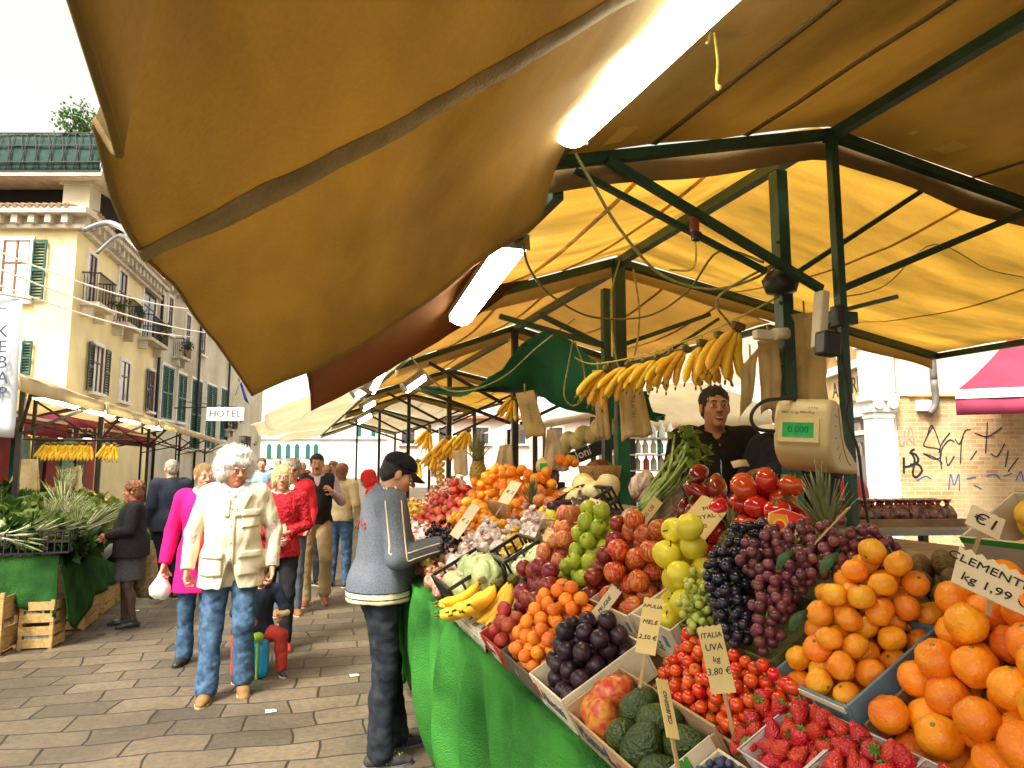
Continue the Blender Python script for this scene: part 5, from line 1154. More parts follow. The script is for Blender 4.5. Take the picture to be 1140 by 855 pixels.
# ---- second row
c = crate('brown slatted crate of big oranges at the right', .315, .62, .55, .975, .085, cardk, lowfront=.01)
for k in range(4): patch(c, 'slot', inkd, .3128, .3142, .60 + .1 * k, .612 + .1 * k, .015, .06)
near = [heap('orange', .321, .66, .50, .972, .0295, .15, .25, 'big bright orange in the slatted crate at the right', 'big oranges', 220, dome=.03)]
c = crate('blue printed carton of mandarins with a red crest', .312, .56, .985, 1.185, .118, cardbl)
mb = MB(); mb.prism([D(.3105, 1.10 + x * .034, .072 + y * .04) for x, y in ((-1, .9), (0, 1.02), (1, .9), (.9, -.1), (.5, -.7), (0, -1), (-.5, -.7), (-.9, -.1))], (0, 0, 0), EU * -.0012); mb.build('crest', mat('crest_grey', (.38, .36, .32), .7), c)
for k in (-1, 0, 1):
    mb = MB(); mb.prism([D(.3090, 1.10 + k * .02 + x * .008, .085 + y * .022) for x, y in ((-1, 1), (1, 1), (1, -1), (-1, -1))], (0, 0, 0), EU * -.001); mb.build('crest_bar', inkr, c)
mb = MB(); mb.prism([D(.3105, 1.175 + x, y) for x, y in ((0, .02), (0, .085), (-.012, .095), (-.04, .05), (-.055, .06), (-.08, .02))], (0, 0, 0), EU * -.0008); mb.build('printed_hills', mat('crest_grey', (.38, .36, .32), .7), c)
patch(c, 'pale_rim', cardw, .3090, .3118, .99, 1.18, .108, .118)
heap('mandarin', .319, .61, .990, 1.182, .0245, .15, .275, 'orange mandarin in the blue printed carton', 'mandarins in the blue carton', 170, dome=.05)
for (u, v, w_) in ((.44, 1.02, .315), (.47, 1.19, .28), (.36, 1.07, .235)):
    t = thing('citrus_leaf', 'pointed dark green leaf lying among the mandarins', 'leaf', D(u, v, w_), group='leaves among the mandarins'); mb = MB(); rws = []
    for i in range(7):
        q = i / 6; wd = .016 * math.sin(PI * q) ** .7 + .0005; rws.append([D(u - .03 + .06 * q, v + s_ * wd + .01 * q, w_ + .012 * math.sin(q * 2.5) - .004 * abs(s_)) for s_ in (-1, 0, 1)])
    mb.sheet(rws, th=.0008); mb.build('blade', leafd, t)
c = crate('green brown carton holding the grapes', .335, .62, 1.20, 1.545, .125, cardg)
patch(c, 'dark_stamp', inkd, .3332, .3345, 1.40, 1.47, .05, .06); patch(c, 'dark_stamp', inkd, .3332, .3345, 1.23, 1.28, .045, .05); street_text(c, 'UVA', .3335, 1.33, .06, .05, mat('stamp_brown', (.05, .035, .01), .8)); near_text(c, 'ITALIA', .42, 1.2, .06, .045, mat('stamp_brown', (.05, .035, .01), .8))
def grapes(label, key_m, r, pts, n, L_, group, seed):
    g = random.Random(seed); base = [D(*p) for p in pts]; t = thing('grape_bunch', label, 'grapes', base[0], group=group)
    P = spline(base, 6); me = MB(); me.lathe(prof_sphere(r, 1.08, 0, 0, 9), 12); me = me.mesh('grape', key_m); pos = []
    tries = 0
    while len(pos) < n and tries < 9000:
        tries += 1; q = g.random(); p = P[int(q * (len(P) - 1))]; rad = L_ * (1 - .55 * q) * g.random() ** .5
        d = V((g.gauss(0, 1), g.gauss(0, 1), g.gauss(0, 1))).normalized() * rad; c_ = p + d
        if all((c_ - o).length > r * 1.72 for o in pos): pos.append(c_)
    for p in pos:
        o = link_mesh('grape', me, t); o.matrix_local = Matrix.Translation(p - base[0]) @ rrot().to_4x4() @ Matrix.Scale(g.uniform(.9, 1.06), 4)
    s_ = MB(); s_.tube(P, .003, 6); 
    for p in pos[::3]: s_.tube([min(P, key=lambda q: (q - p).length), p], .0012, 4)
    s_.build('stalk', m_calyx, t)
grapes('bunch of green grapes hanging over the front of the grape carton', m_ggrape, .0102, [(.45, 1.53, .16), (.39, 1.48, .185), (.345, 1.43, .165), (.325, 1.395, .125)], 80, .062, 'grapes', 1)
grapes('black grape bunch piled highest beside the yellow apples', m_bgrape, .0122, [(.63, 1.50, .17), (.58, 1.47, .22), (.52, 1.46, .235), (.47, 1.44, .22)], 90, .07, 'grapes', 2)
grapes('black grape bunch running down the middle of the grape carton', m_bgrape, .0122, [(.46, 1.42, .22), (.41, 1.38, .21), (.37, 1.33, .185), (.345, 1.29, .15)], 84, .055, 'grapes', 3)
grapes('dusky purple grape bunch across the top of the grape carton', m_pgrape, .0118, [(.64, 1.26, .20), (.58, 1.30, .235), (.52, 1.33, .25), (.47, 1.34, .24)], 92, .07, 'grapes', 4)
grapes('purple grape bunch reaching towards the kiwi carton', m_pgrape, .0118, [(.68, 1.22, .16), (.62, 1.18, .21), (.55, 1.20, .235), (.50, 1.22, .225)], 96, .062, 'grapes', 5)
grapes('reddish purple grape bunch lowest in front beside the mandarins', m_pgrape, .0118, [(.47, 1.26, .21), (.43, 1.25, .20), (.385, 1.235, .175), (.36, 1.23, .145)], 70, .052, 'grapes', 6)
c = crate('white carton of yellow apples with blue print', .31, .56, 1.555, 1.762, .118, cardw)
street_text(c, 'APPLE', .31, 1.69, .05, .04, inkb, .9); near_text(c, 'MELE', .43, 1.555, .06, .06, inkd, 1.1); patch(c, 'blue_mark', mat('print_blue', (.04, .2, .4), .6), .3085, .3097, 1.60, 1.618, .06, .09)
heap('yapple', .318, .565, 1.56, 1.765, .0375, .165, .33, 'big smooth yellow apple in the white carton', 'yellow apples', 90, dome=.05)
c = crate('white carton of striped red apples with blue print', .30, .56, 1.775, 2.03, .112, cardw)
street_text(c, 'RIVIS', .30, 1.88, .05, .05, inkb, .9); street_text(c, 'mela', .30, 1.98, .06, .02, inkr); patch(c, 'blue_mark', mat('print_blue', (.04, .2, .4), .6), .2985, .2997, 1.79, 1.805, .06, .09)
heap('rapple', .308, .57, 1.78, 2.035, .034, .16, .33, 'red and yellow striped apple heaped above the plums', 'striped apples', 130, dome=.04)
heap('dapple', .29, .57, 2.04, 2.15, .031, .15, .31, 'dark maroon apple in the column beside the green pears', 'maroon apples beside the pears', 60, base=.02)
heap('gapple', .27, .58, 2.155, 2.37, .030, .14, .33, 'shiny green pear in the heap behind the red apples', 'green pears', 110, dome=.03, cat='pear')
heap('papple', .25, .56, 2.38, 2.62, .033, .14, .31, 'pink and yellow apple stacked left of the green pears', 'pink apples', 100, dome=.03)
# ---- third row
heap('orange', .64, .86, .52, .94, .033, .12, .25, 'orange on the upper heap behind the clementine card', 'upper oranges', 120, dome=.05)
c = crate('green and white carton of yellow grapefruit at the upper right', .87, 1.07, .66, 1.16, .10, mat('carton_green_white', (.62, .56, .42), .7, .1)); patch(c, 'green_edge', inkg, .868, .8695, .66, 1.16, .088, .102); patch(c, 'green_edge', inkg, 1.071, 1.0725, .66, 1.16, .088, .102)
heap('lemon', .87, 1.07, .66, 1.15, .037, .12, .16, 'yellow grapefruit in the green edged carton', 'grapefruit', 60)
c = crate('brown carton of kiwi fruit with a green edge', .645, .82, 1.0, 1.30, .065, cardk); patch(c, 'green_edge', inkg, .648, .81, .9975, .999, .05, .066); patch(c, 'white_label', cardw, .66, .77, .9978, .999, .008, .045)
heap('kiwi', .645, .82, 1.0, 1.30, .026, .085, .12, 'fuzzy brown kiwi fruit in the carton behind the grapes', 'kiwi fruit', 80)
heap('gkiwi', .62, .78, 1.49, 1.70, .0225, .13, .20, 'golden kiwi in the heap between tomatoes and grapes', 'golden kiwis', 90, dome=.03)
heap('tom', .68, .90, 1.56, 1.90, .036, .20, .30, 'big red tomato in the heap in front of the young seller', 'tomatoes before the seller', 60, dome=.05)
heap('tom', .60, .70, 1.83, 2.02, .036, .13, .18, 'red tomato in the low heap under the red peppers', 'tomatoes under the peppers', 18)
heap('pepper', .70, .90, 1.86, 2.16, .038, .20, .28, 'dark red pepper in the heap beside the celery', 'red peppers', 40, dome=.05)
# pineapples
def pineapple(label, loc, s=1., rot=None, body=True, group='pineapples', h=1.):
    t = thing('pineapple', label, 'pineapple', loc, rot=rot if rot is not None else Matrix.Identity(3), scale=s, group=group)
    mb = MB(); k, n = 14, 20; pr = []
    for i in range(k + 1):
        a = PI * i / k; pr.append((max(.055 * math.sin(a) ** .75, 1e-4), -.085 * math.cos(a) + .085))
    mb.lathe(pr, n); 
    for i in range(2, k - 1):
        for j in range(10):
            a = 2 * PI * (j + .5 * (i % 2)) / 10; r_, z = pr[i]; d = V((math.cos(a), math.sin(a), 0)); mb.lathe([(.0001, .006), (.007, .003), (.012, -.001)], 5, d * r_ * .97 + V((0, 0, z)), Matrix((d.orthogonal().normalized(), d.cross(d.orthogonal().normalized()), d)).transposed())
    mb.build('body', m_pine, t, world=False)
    mb = MB()
    for j in range(46):
        q = j / 46; a = j * 2.4; L_ = lerp(.09, .19, q ** .5) * h * random.uniform(.85, 1.1); out = lerp(.085, .012, q) ; d = V((math.cos(a), math.sin(a), 0)); sd_ = V((-d.y, d.x, 0)); z0 = .163 + .012 * q; rr = []
        for i in range(6):
            u = i / 5; p = d * (.018 * (1 - q) + out * u ** 1.2 * 1.1) + V((0, 0, z0 + L_ * (u - .25 * (1 - q) * u * u))); wd = .0085 * (1 - u) ** .7 + .0006
            rr.append([p - sd_ * wd, p - d * .003 * (1 - u), p + sd_ * wd])
        mb.sheet(rr, th=.0012)
    mb.build('crown', mat('pineapple_leaf', (.10, .14, .05), .5, .35, 9, col2=(.28, .30, .12), objv=.15), t, world=False); return t
pineapple('large pineapple with spiky crown standing under the hanging scale', D(.70, 1.41, .02) + V((0, 0, .0)), .88, Matrix.Rotation(R(-8), 3, 'Y'))
pineapple('pineapple lying half hidden beside the tomatoes', D(.66, 1.80, .05), .62, Matrix.Rotation(R(12), 3, 'Y'))
pineapple('pineapple with dark crown far back beside the oranges', D(.80, 5.0, .12), 1.15, None)
pineapple('small pineapple crown among the mixed apples far back', D(.62, 3.45, .03), .75, None)
# celery
ct = thing('celery', 'tall pale green celery bunch leaning beside the seller', 'celery', D(.66, 2.2, .1), group=None)
mb = MB(); lf = MB(); a0, a1 = U(716, 566, y=2.27), U(768, 508, y=2.36)
for k in range(26):
    o = V((random.gauss(0, .016), random.gauss(0, .02), random.gauss(0, .016))); e = a1 + V((random.gauss(0, .035), random.gauss(0, .035), random.gauss(0, .035))); P = spline([a0 + o * .5, a0.lerp(a1, .5) + o * 1.4, e], 5)
    mb.tube(P, [.010 * (1 - .55 * i / 10) for i in range(len(P))], 6, flat=.7)
    leaf_blob(lf, e, .034, 15, .030)
mb.build('stalks', m_cel, ct); lf.build('leaves', m_cell, ct)
# radicchio
def radicchio(label, loc, rot, s):
    t = thing('radicchio', label, 'radicchio', loc, rot=rot, scale=s, group='radicchio heads'); mb = MB()
    for j in range(34):
        a = j * 2.4; q = j / 34; d = V((math.cos(a), math.sin(a), 0)); sd_ = V((-d.y, d.x, 0)); rr = []
        for i in range(7):
            u = i / 6; ro = (.012 + .05 * math.sin(PI * min(u * .8 + .05, 1))) * lerp(.5, 1.1, q); p = d * ro + V((0, 0, .17 * u * lerp(1, .8, q))); wd = .034 * math.sin(PI * (.1 + .75 * u))
            rr.append([p - sd_ * wd + d * -.012, p - sd_ * wd * .5 + d * .004 * math.sin(u * 9), p, p + sd_ * wd * .5 + d * .004 * math.cos(u * 9), p + sd_ * wd + d * -.012])
        mb.sheet(rr, th=.001)
    mb.build('leaves', m_radic, t, world=False)
for i, (u, v, w_, rx, ry, s) in enumerate(((.74, 2.36, .10, 60, 20, 1.), (.80, 2.48, .13, 70, -20, 1.05), (.66, 2.44, .07, 80, 60, .9), (.72, 2.56, .08, 75, 10, .85), (.86, 2.60, .12, 50, 40, .95))):
    radicchio('dark red radicchio head with pale ribs beside the double post', D(u, v, w_), Matrix.Rotation(R(ry), 3, 'Z') @ Matrix.Rotation(R(rx), 3, 'Y'), s)
for i in range(5): put('cucumber', D(.59 + .012 * i, 2.05 + .05 * i, .12 + .012 * (i % 2)), Matrix.Rotation(R(10 + 5 * i), 3, 'Z') @ Matrix.Rotation(R(80), 3, 'Y'), 1., 'dark green cucumber lying below the celery', 'cucumber', 'cucumbers')
for i in range(3): put('aubergine', D(.58 + .03 * i, 2.31 + .05 * i, .12), Matrix.Rotation(R(-15 + 9 * i), 3, 'Z') @ Matrix.Rotation(R(70), 3, 'Y'), .9, 'long dark aubergine lying beside the cucumbers', 'aubergine', 'aubergines by the cucumbers')
for i in range(6): put('carrot', D(.60 + .02 * (i % 3), 2.62 + .035 * i, .12 + .02 * (i % 2)), Matrix.Rotation(R(-20 + 8 * i), 3, 'Z') @ Matrix.Rotation(R(75), 3, 'Y'), 1., 'orange carrot lying in front of the black crate', 'carrot', 'carrots')
def plastic_crate(label, c, dims, rot=Matrix.Identity(3), m_=blackpl, group=None):
    t = thing('plastic_crate', label, 'crate', c, rot=rot, group=group); x, y, z = dims
    def side(nm, a, b):
        a = V(a); b = V(b); mb = MB(); L_ = (b - a).length; n = max(4, int(L_ / .055))
        for k in range(n + 1): mb.bar(a.lerp(b, k / n), a.lerp(b, k / n) + V((0, 0, z)), .010, .010, up=V((.3, 1, 0)))
        for k in (0.02, .5, .98): mb.bar(a + V((0, 0, z * k)), b + V((0, 0, z * k)), .012, .014)
        mb.build(nm, m_, t, world=False)
    side('side_panel', (-x / 2, -y / 2, 0), (-x / 2, y / 2, 0)); side('side_panel', (x / 2, -y / 2, 0), (x / 2, y / 2, 0)); side('end_panel', (-x / 2, -y / 2, 0), (x / 2, -y / 2, 0)); side('end_panel', (-x / 2, y / 2, 0), (x / 2, y / 2, 0))
    MB().box((0, 0, .004), (x - .01, y - .01, .006)).build('base_panel', m_, t, world=False); return t
plastic_crate('black plastic crate of cabbages behind the loose bananas', D(.14, 2.99, .02), (.24, .36, .15), DROT)
plastic_crate('black plastic crate behind the green pears', D(.33, 2.80, .05), (.16, .26, .13), DROT)
plastic_crate('black plastic crate of aubergines near the double post', D(.74, 2.93, .06), (.20, .34, .12), DROT)
for i in range(7): put('aubergine', D(.68 + .03 * (i % 4), 2.82 + .04 * i, .15 + .02 * (i % 2)), Matrix.Rotation(R(90 * random.random()), 3, 'Z') @ Matrix.Rotation(R(80), 3, 'Y'), .95, 'dark purple aubergine in the black crate', 'aubergine', 'aubergines in the crate')
def cabbage_mb(r, seed=0):
    mb = MB(); mb.ball((0, 0, 0), (r, r, r * .85), 16); mb.v = [tuple(V(v) * (1 + .05 * fbm(V(v) * 14 + V((seed, 0, 0))))) for v in mb.v]
    for j in range(9):
        a = j * 2.4; d = V((math.cos(a), math.sin(a), 0)); sd_ = V((-d.y, d.x, 0)); rr = []
        for i in range(6):
            u = i / 5; th_ = lerp(-.9, .75, u); p = d * r * 1.05 * math.cos(th_) + V((0, 0, r * .95 * math.sin(th_))); wd = r * .75 * math.sin(PI * (.12 + .76 * u)); rr.append([p + sd_ * wd * s_ - d * r * .28 * s_ * s_ + V((0, 0, .012 * math.sin(5 * u + 4 * s_))) for s_ in (-1, -.5, 0, .5, 1)])
        mb.sheet(rr, th=.0016)
    return mb
proto('cabbage', 'cabbage', [mesh_obj('cabbage', cabbage_mb(.072, i), m_cab) for i in range(2)])
def caul(seed):
    mb = MB(); g = random.Random(seed)
    for i in range(60):
        a = g.random() * 2 * PI; q = g.random() ** .5; mb.ball((.062 * q * math.cos(a), .062 * q * math.sin(a), .05 * math.sqrt(max(0, 1 - q * q)) + .01), .017, 7)
    o = mesh_obj('cauliflower', mb, m_caul); lf = MB()
    for j in range(9):
        a = j * .7; d = V((math.cos(a), math.sin(a), 0)); sd_ = V((-d.y, d.x, 0)); rr = []
        for i in range(5):
            u = i / 4; p = d * (.03 + .065 * u) + V((0, 0, -.03 + .085 * u)); wd = .032 * math.sin(PI * (.15 + .75 * u)); rr.append([p + sd_ * wd * s_ + d * .004 * math.sin(6 * u + s_) for s_ in (-1, -.4, .4, 1)])
        lf.sheet(rr, th=.0014)
    with_child(o, 'leaves', lf, m_lit); return o
proto('cauliflower', 'cauliflower', [caul(i) for i in range(2)])
for i, (u, v, w_, s) in enumerate(((.10, 2.90, .10, .95), (.19, 2.86, .14, 1.2), (.10, 3.06, .10, 1.0), (.19, 3.07, .12, 1.))): put('cabbage', D(u, v, w_), rrot(.4), s, 'pale green cabbage in the black crate behind the bananas', 'cabbage', 'cabbages in the black crate')
for i, (u, v, w_) in enumerate(((.36, 2.62, .12), (.38, 2.70, .13), (.30, 2.70, .12))): put('cabbage', D(u, v, w_), rrot(), .75, 'small green cabbage beside the pink apples', 'cabbage', 'small cabbages')
# packets of nuts, garlic, dried fruit
def packets(key, u0, u1, v0, v1, h0, h1, label, group, n=60, s=1.): heap(key, u0, u1, v0, v1, .036, h0, h1, label, group, n, s, 'packet', tilt=.9, sq=.75)
packets('pk_nut', .42, .58, 2.64, 2.92, .15, .19, 'clear packet of pale nuts behind the pink apples', 'nut packets', 30)
packets('pk_garlic', .46, .66, 2.95, 3.5, .14, .18, 'white packet with red tie behind the nut packets', 'upper white packets', 60)
packets('pk_yel', .30, .46, 2.95, 3.2, .12, .17, 'yellow packet of dried fruit above the black crate', 'yellow dried fruit packets', 30)
packets('pk_garlic', .14, .46, 3.22, 3.75, .10, .19, 'white packet with red tie beside the hand of the man in the cap', 'lower white packets', 90)
packets('pk_pink', .0, .14, 3.2, 3.75, .085, .11, 'reddish packet at the front edge by the man in the cap', 'reddish packets', 22)
packets('pk_or', .02, .14, 3.76, 4.25, .12, .15, 'orange brown packet at the front edge behind the hand', 'orange packets', 14)
grapes('dark red grape bunch far back above the hand of the shopper', m_bgrape, .014, [(.30, 4.2, .12), (.24, 4.1, .15), (.2, 3.95, .14)], 60, .10, 'grapes far back', 11)
grapes('black grape bunch far back beside the white packets', m_bgrape, .014, [(.30, 3.95, .10), (.26, 3.85, .13), (.22, 3.75, .12)], 60, .09, 'grapes far back', 12)
grapes('green grape bunch far back under the black ones', m_ggrape, .014, [(.14, 4.0, .1), (.12, 3.9, .12), (.1, 3.8, .1)], 50, .07, 'grapes far back', 13)
c = crate('yellow carton of small mandarins far back', .36, .52, 3.8, 4.05, .10, mat('carton_yellow', (.60, .36, .05), .7, .2))
heap('mandarin', .30, .56, 3.55, 4.5, .034, .11, .20, 'small mandarin in the heap far behind the white packets', 'far mandarins', 120, dome=.05)
heap('lemon', .46, .62, 4.0, 4.6, .036, .14, .2, 'yellow citrus in the heap far back beside the mandarins', 'far yellow citrus', 40)
c = crate('plain cardboard box among the far oranges', .66, .80, 3.95, 4.35, .13, mat('carton_peach', (.60, .42, .24), .8, .15))
heap('orange', .64, .98, 3.7, 5.1, .041, .17, .30, 'orange in the tall heap far back near the pineapple', 'far oranges', 150, dome=.10)
heap('papple', .60, .80, 3.1, 3.66, .037, .13, .22, 'mixed red and yellow apple far back by the yellow gourds', 'far mixed apples', 70, dome=.04)
heap('yapple', .58, .66, 2.95, 3.2, .036, .15, .19, 'small yellow apple far back beside the black crate', 'far yellow apples', 14)
for i, (u, v, w_) in enumerate(((.80, 3.2, .11), (.86, 3.12, .14), (.78, 3.06, .12), (.90, 3.25, .13), (.84, 2.98, .13), (.92, 3.0, .12))): put('gourd', D(u, v, w_), rrot(.8), .95, 'pale yellow gourd above the black crate of aubergines', 'gourd', 'yellow gourds')
heap('tom', .62, .82, 5.15, 5.7, .04, .12, .2, 'red tomato in the heap far back left of the oranges', 'far tomatoes', 50)
heap('peach', .30, .62, 4.6, 5.6, .034, .11, .19, 'pinkish peach far back behind the mandarins', 'far pink peaches', 130, s=1.25)
packets('pk_garlic', .0, .3, 4.35, 5.6, .12, .17, 'white packet at the far left end of the fruit display', 'farthest white packets', 90, 1.1)
packets('pk_yel', .1, .5, 5.65, 6.4, .12, .18, 'yellow packet at the far end of the fruit display', 'farthest yellow packets', 60, 1.1)
packets('pk_pink', .5, .9, 5.75, 6.4, .12, .2, 'reddish packet at the far end of the fruit display', 'farthest reddish packets', 50, 1.1)
# ================================================================== people: bodies grown from smooth distance fields
class Field:
    def __init__(s, lo, hi, h):
        s.h = h; s.lo = np.array(lo, float); s.n = np.ceil((np.array(hi) - s.lo) / h).astype(int) + 1
        s.F = np.full(s.n, .12, np.float32)
        s.ax = [s.lo[i] + h * np.arange(s.n[i]) for i in range(3)]
    def _blk(s, lo, hi):
        a = np.maximum(np.floor((np.array(lo) - s.lo) / s.h).astype(int), 0); b = np.minimum(np.ceil((np.array(hi) - s.lo) / s.h).astype(int) + 1, s.n)
        if (b <= a).any(): return None
        sl = tuple(slice(a[i], b[i]) for i in range(3))
        X, Y, Z = np.meshgrid(s.ax[0][sl[0]], s.ax[1][sl[1]], s.ax[2][sl[2]], indexing='ij'); return sl, X, Y, Z
    def _mix(s, sl, d, k, op):
        f = s.F[sl]
        if op == 'sub':
            q = np.clip(.5 - .5 * (f + d) / k, 0, 1); s.F[sl] = f * (1 - q) - d * q + k * q * (1 - q)
        else:
            q = np.clip(.5 + .5 * (f - d) / k, 0, 1); s.F[sl] = f * (1 - q) + d * q - k * q * (1 - q)
        return s
    def cap(s, a, b, r1, r2=None, k=.02, op='add', fl=None):
        """tapered limb; fl=(axis vector, factor) flattens it across that axis"""
        r2 = r1 if r2 is None else r2; a = np.array(a, float); b = np.array(b, float); R_ = max(r1, r2) + max(k, .02) + 2 * s.h
        B = s._blk(np.minimum(a, b) - R_, np.maximum(a, b) + R_)
        if B is None: return s
        sl, X, Y, Z = B; ab = b - a; L2 = max(ab @ ab, 1e-9)
        px, py, pz = X - a[0], Y - a[1], Z - a[2]; t = np.clip((px * ab[0] + py * ab[1] + pz * ab[2]) / L2, 0, 1)
        qx, qy, qz = px - t * ab[0], py - t * ab[1], pz - t * ab[2]
        if fl:
            n = np.array(fl[0], float); n /= np.linalg.norm(n); dd = (qx * n[0] + qy * n[1] + qz * n[2]) * (1 / fl[1] - 1); qx, qy, qz = qx + dd * n[0], qy + dd * n[1], qz + dd * n[2]
        return s._mix(sl, np.sqrt(qx * qx + qy * qy + qz * qz) - (r1 + t * (r2 - r1)), k, op)
    def ell(s, c, r, k=.02, op='add', M=None):
        c = np.array(c, float); r = np.array(r, float); R_ = r.max() + max(k, .02) + 2 * s.h; B = s._blk(c - R_, c + R_)
        if B is None: return s
        sl, X, Y, Z = B; p = np.stack([X - c[0], Y - c[1], Z - c[2]], -1)
        if M is not None: p = p @ np.array(M)          # columns of M = ellipsoid axes
        k0 = np.sqrt(((p / r) ** 2).sum(-1)); k1 = np.sqrt(((p / (r * r)) ** 2).sum(-1)) + 1e-9
        return s._mix(sl, k0 * (k0 - 1) / k1, k, op)
    def cut(s, p, n, k=.006):
        """remove everything on the side n points to"""
        X, Y, Z = np.meshgrid(*s.ax, indexing='ij'); n = np.array(n, float); n /= np.linalg.norm(n)
        d = (X - p[0]) * n[0] + (Y - p[1]) * n[1] + (Z - p[2]) * n[2]; s.F = np.maximum(s.F, d.astype(np.float32)); return s
    def mesh(s):
        F = s.F; nx, ny, nz = F.shape; ins = F < 0
        c = [ins[i:nx - 1 + i, j:ny - 1 + j, k:nz - 1 + k] for i in (0, 1) for j in (0, 1) for k in (0, 1)]
        cnt = sum(x.astype(np.int8) for x in c); act = (cnt > 0) & (cnt < 8); idx = -np.ones(act.shape, int); ijk = np.argwhere(act); idx[act] = np.arange(len(ijk))
        acc = np.zeros((len(ijk), 3)); w_ = np.zeros(len(ijk)); I, J, K = ijk.T; off = [(0, 0, 0), (0, 0, 1), (0, 1, 0), (0, 1, 1), (1, 0, 0), (1, 0, 1), (1, 1, 0), (1, 1, 1)]
        for a in range(8):
            for b in range(a + 1, 8):
                oa, ob = np.array(off[a]), np.array(off[b])
                if abs(oa - ob).sum() != 1: continue
                fa = F[I + oa[0], J + oa[1], K + oa[2]]; fb = F[I + ob[0], J + ob[1], K + ob[2]]; m = (fa < 0) != (fb < 0); t = np.where(m, fa / np.where(m, fa - fb, 1), 0)
                acc += np.where(m[:, None], oa + t[:, None] * (ob - oa), 0); w_ += m
        vs = s.lo + s.h * (ijk + acc / np.maximum(w_, 1)[:, None]); fs = []
        for ax in range(3):
            o1, o2 = [(1, 2), (2, 0), (0, 1)][ax]
            A = ins[:-1] if ax == 0 else (ins[:, :-1] if ax == 1 else ins[:, :, :-1]); Bq = ins[1:] if ax == 0 else (ins[:, 1:] if ax == 1 else ins[:, :, 1:])
            e = np.argwhere(A != Bq); ok = (e[:, o1] > 0) & (e[:, o2] > 0) & (e[:, o1] < F.shape[o1] - 1) & (e[:, o2] < F.shape[o2] - 1); e = e[ok]
            if not len(e): continue
            def at(d1, d2):
                q = e.copy(); q[:, o1] += d1; q[:, o2] += d2; return idx[q[:, 0], q[:, 1], q[:, 2]]
            q = np.stack([at(-1, -1), at(0, -1), at(0, 0), at(-1, 0)], 1); inv = A[e[:, 0], e[:, 1], e[:, 2]]
            q[~inv] = q[~inv][:, ::-1]; fs.append(q)
        return vs, np.concatenate(fs) if fs else np.zeros((0, 4), int)
def field_obj(name, F_, mats, parent, wr=0., wsc=(9, 9, 16), rough=0., classify=None, seed=0, extra=None):
    vs, fs = F_.mesh() if not isinstance(F_, tuple) else F_
    if extra:
        for v2, f2 in extra: fs = np.concatenate([fs, f2 + len(vs)]); vs = np.concatenate([vs, v2])
    me = bpy.data.meshes.new(name); me.from_pydata(vs.tolist(), [], fs.tolist()); me.update()
    if wr or rough:
        out = []
        for v in me.vertices:
            p = v.co; d = 0.
            if wr: d += wr * fbm(V((p.x * wsc[0] + seed, p.y * wsc[1], p.z * wsc[2] + p.x * 7)), 2)
            if rough: d += rough * fbm(V((p.x * 45 + seed, p.y * 45, p.z * 30)), 2)
            out.append(p + v.normal * d)
        for v, p in zip(me.vertices, out): v.co = p
    for m in (mats if isinstance(mats, list) else [mats]): me.materials.append(m)
    me.polygons.foreach_set('use_smooth', [True] * len(me.polygons))
    if classify: me.polygons.foreach_set('material_index', [classify(p.center) for p in me.polygons])
    me.update(); return link_mesh(name, me, parent)
skins = {'fair': (.52, .27, .17), 'tan': (.50, .26, .145), 'brown': (.25, .115, .06), 'dark': (.15, .07, .04), 'ruddy': (.50, .22, .13)}
def skin(k): c = skins[k]; return mat('skin_' + k, c, .48, .14, 18, .12, 120, spec=.35, sss=.12)
lipm = {k: mat('lips_' + k, (c[0] * .85, c[1] * .55, c[2] * .55), .4, .1) for k, c in skins.items()}
eyew = mat('eye_white', (.62, .58, .52), .2, .05); irism = mat('iris_dark', (.03, .02, .012), .1)
shoeb = mat('shoe_black', (.02, .018, .016), .4, .3); shoebr = mat('shoe_brown', (.22, .10, .035), .5, .3, 12); solem = mat('shoe_sole', (.45, .38, .28), .7)
def fabric(name, c, var=.18, sc_=9, b=.35, bs=220, rough=.85, **k): return mat(name, c, rough, var, sc_, b, bs, spec=.15, **k)
denim = fabric('denim', (.035, .075, .15), .35, 22, col2=(.085, .155, .26)); denimd = fabric('dark_denim', (.012, .015, .022), .4, 20, col2=(.028, .034, .045))

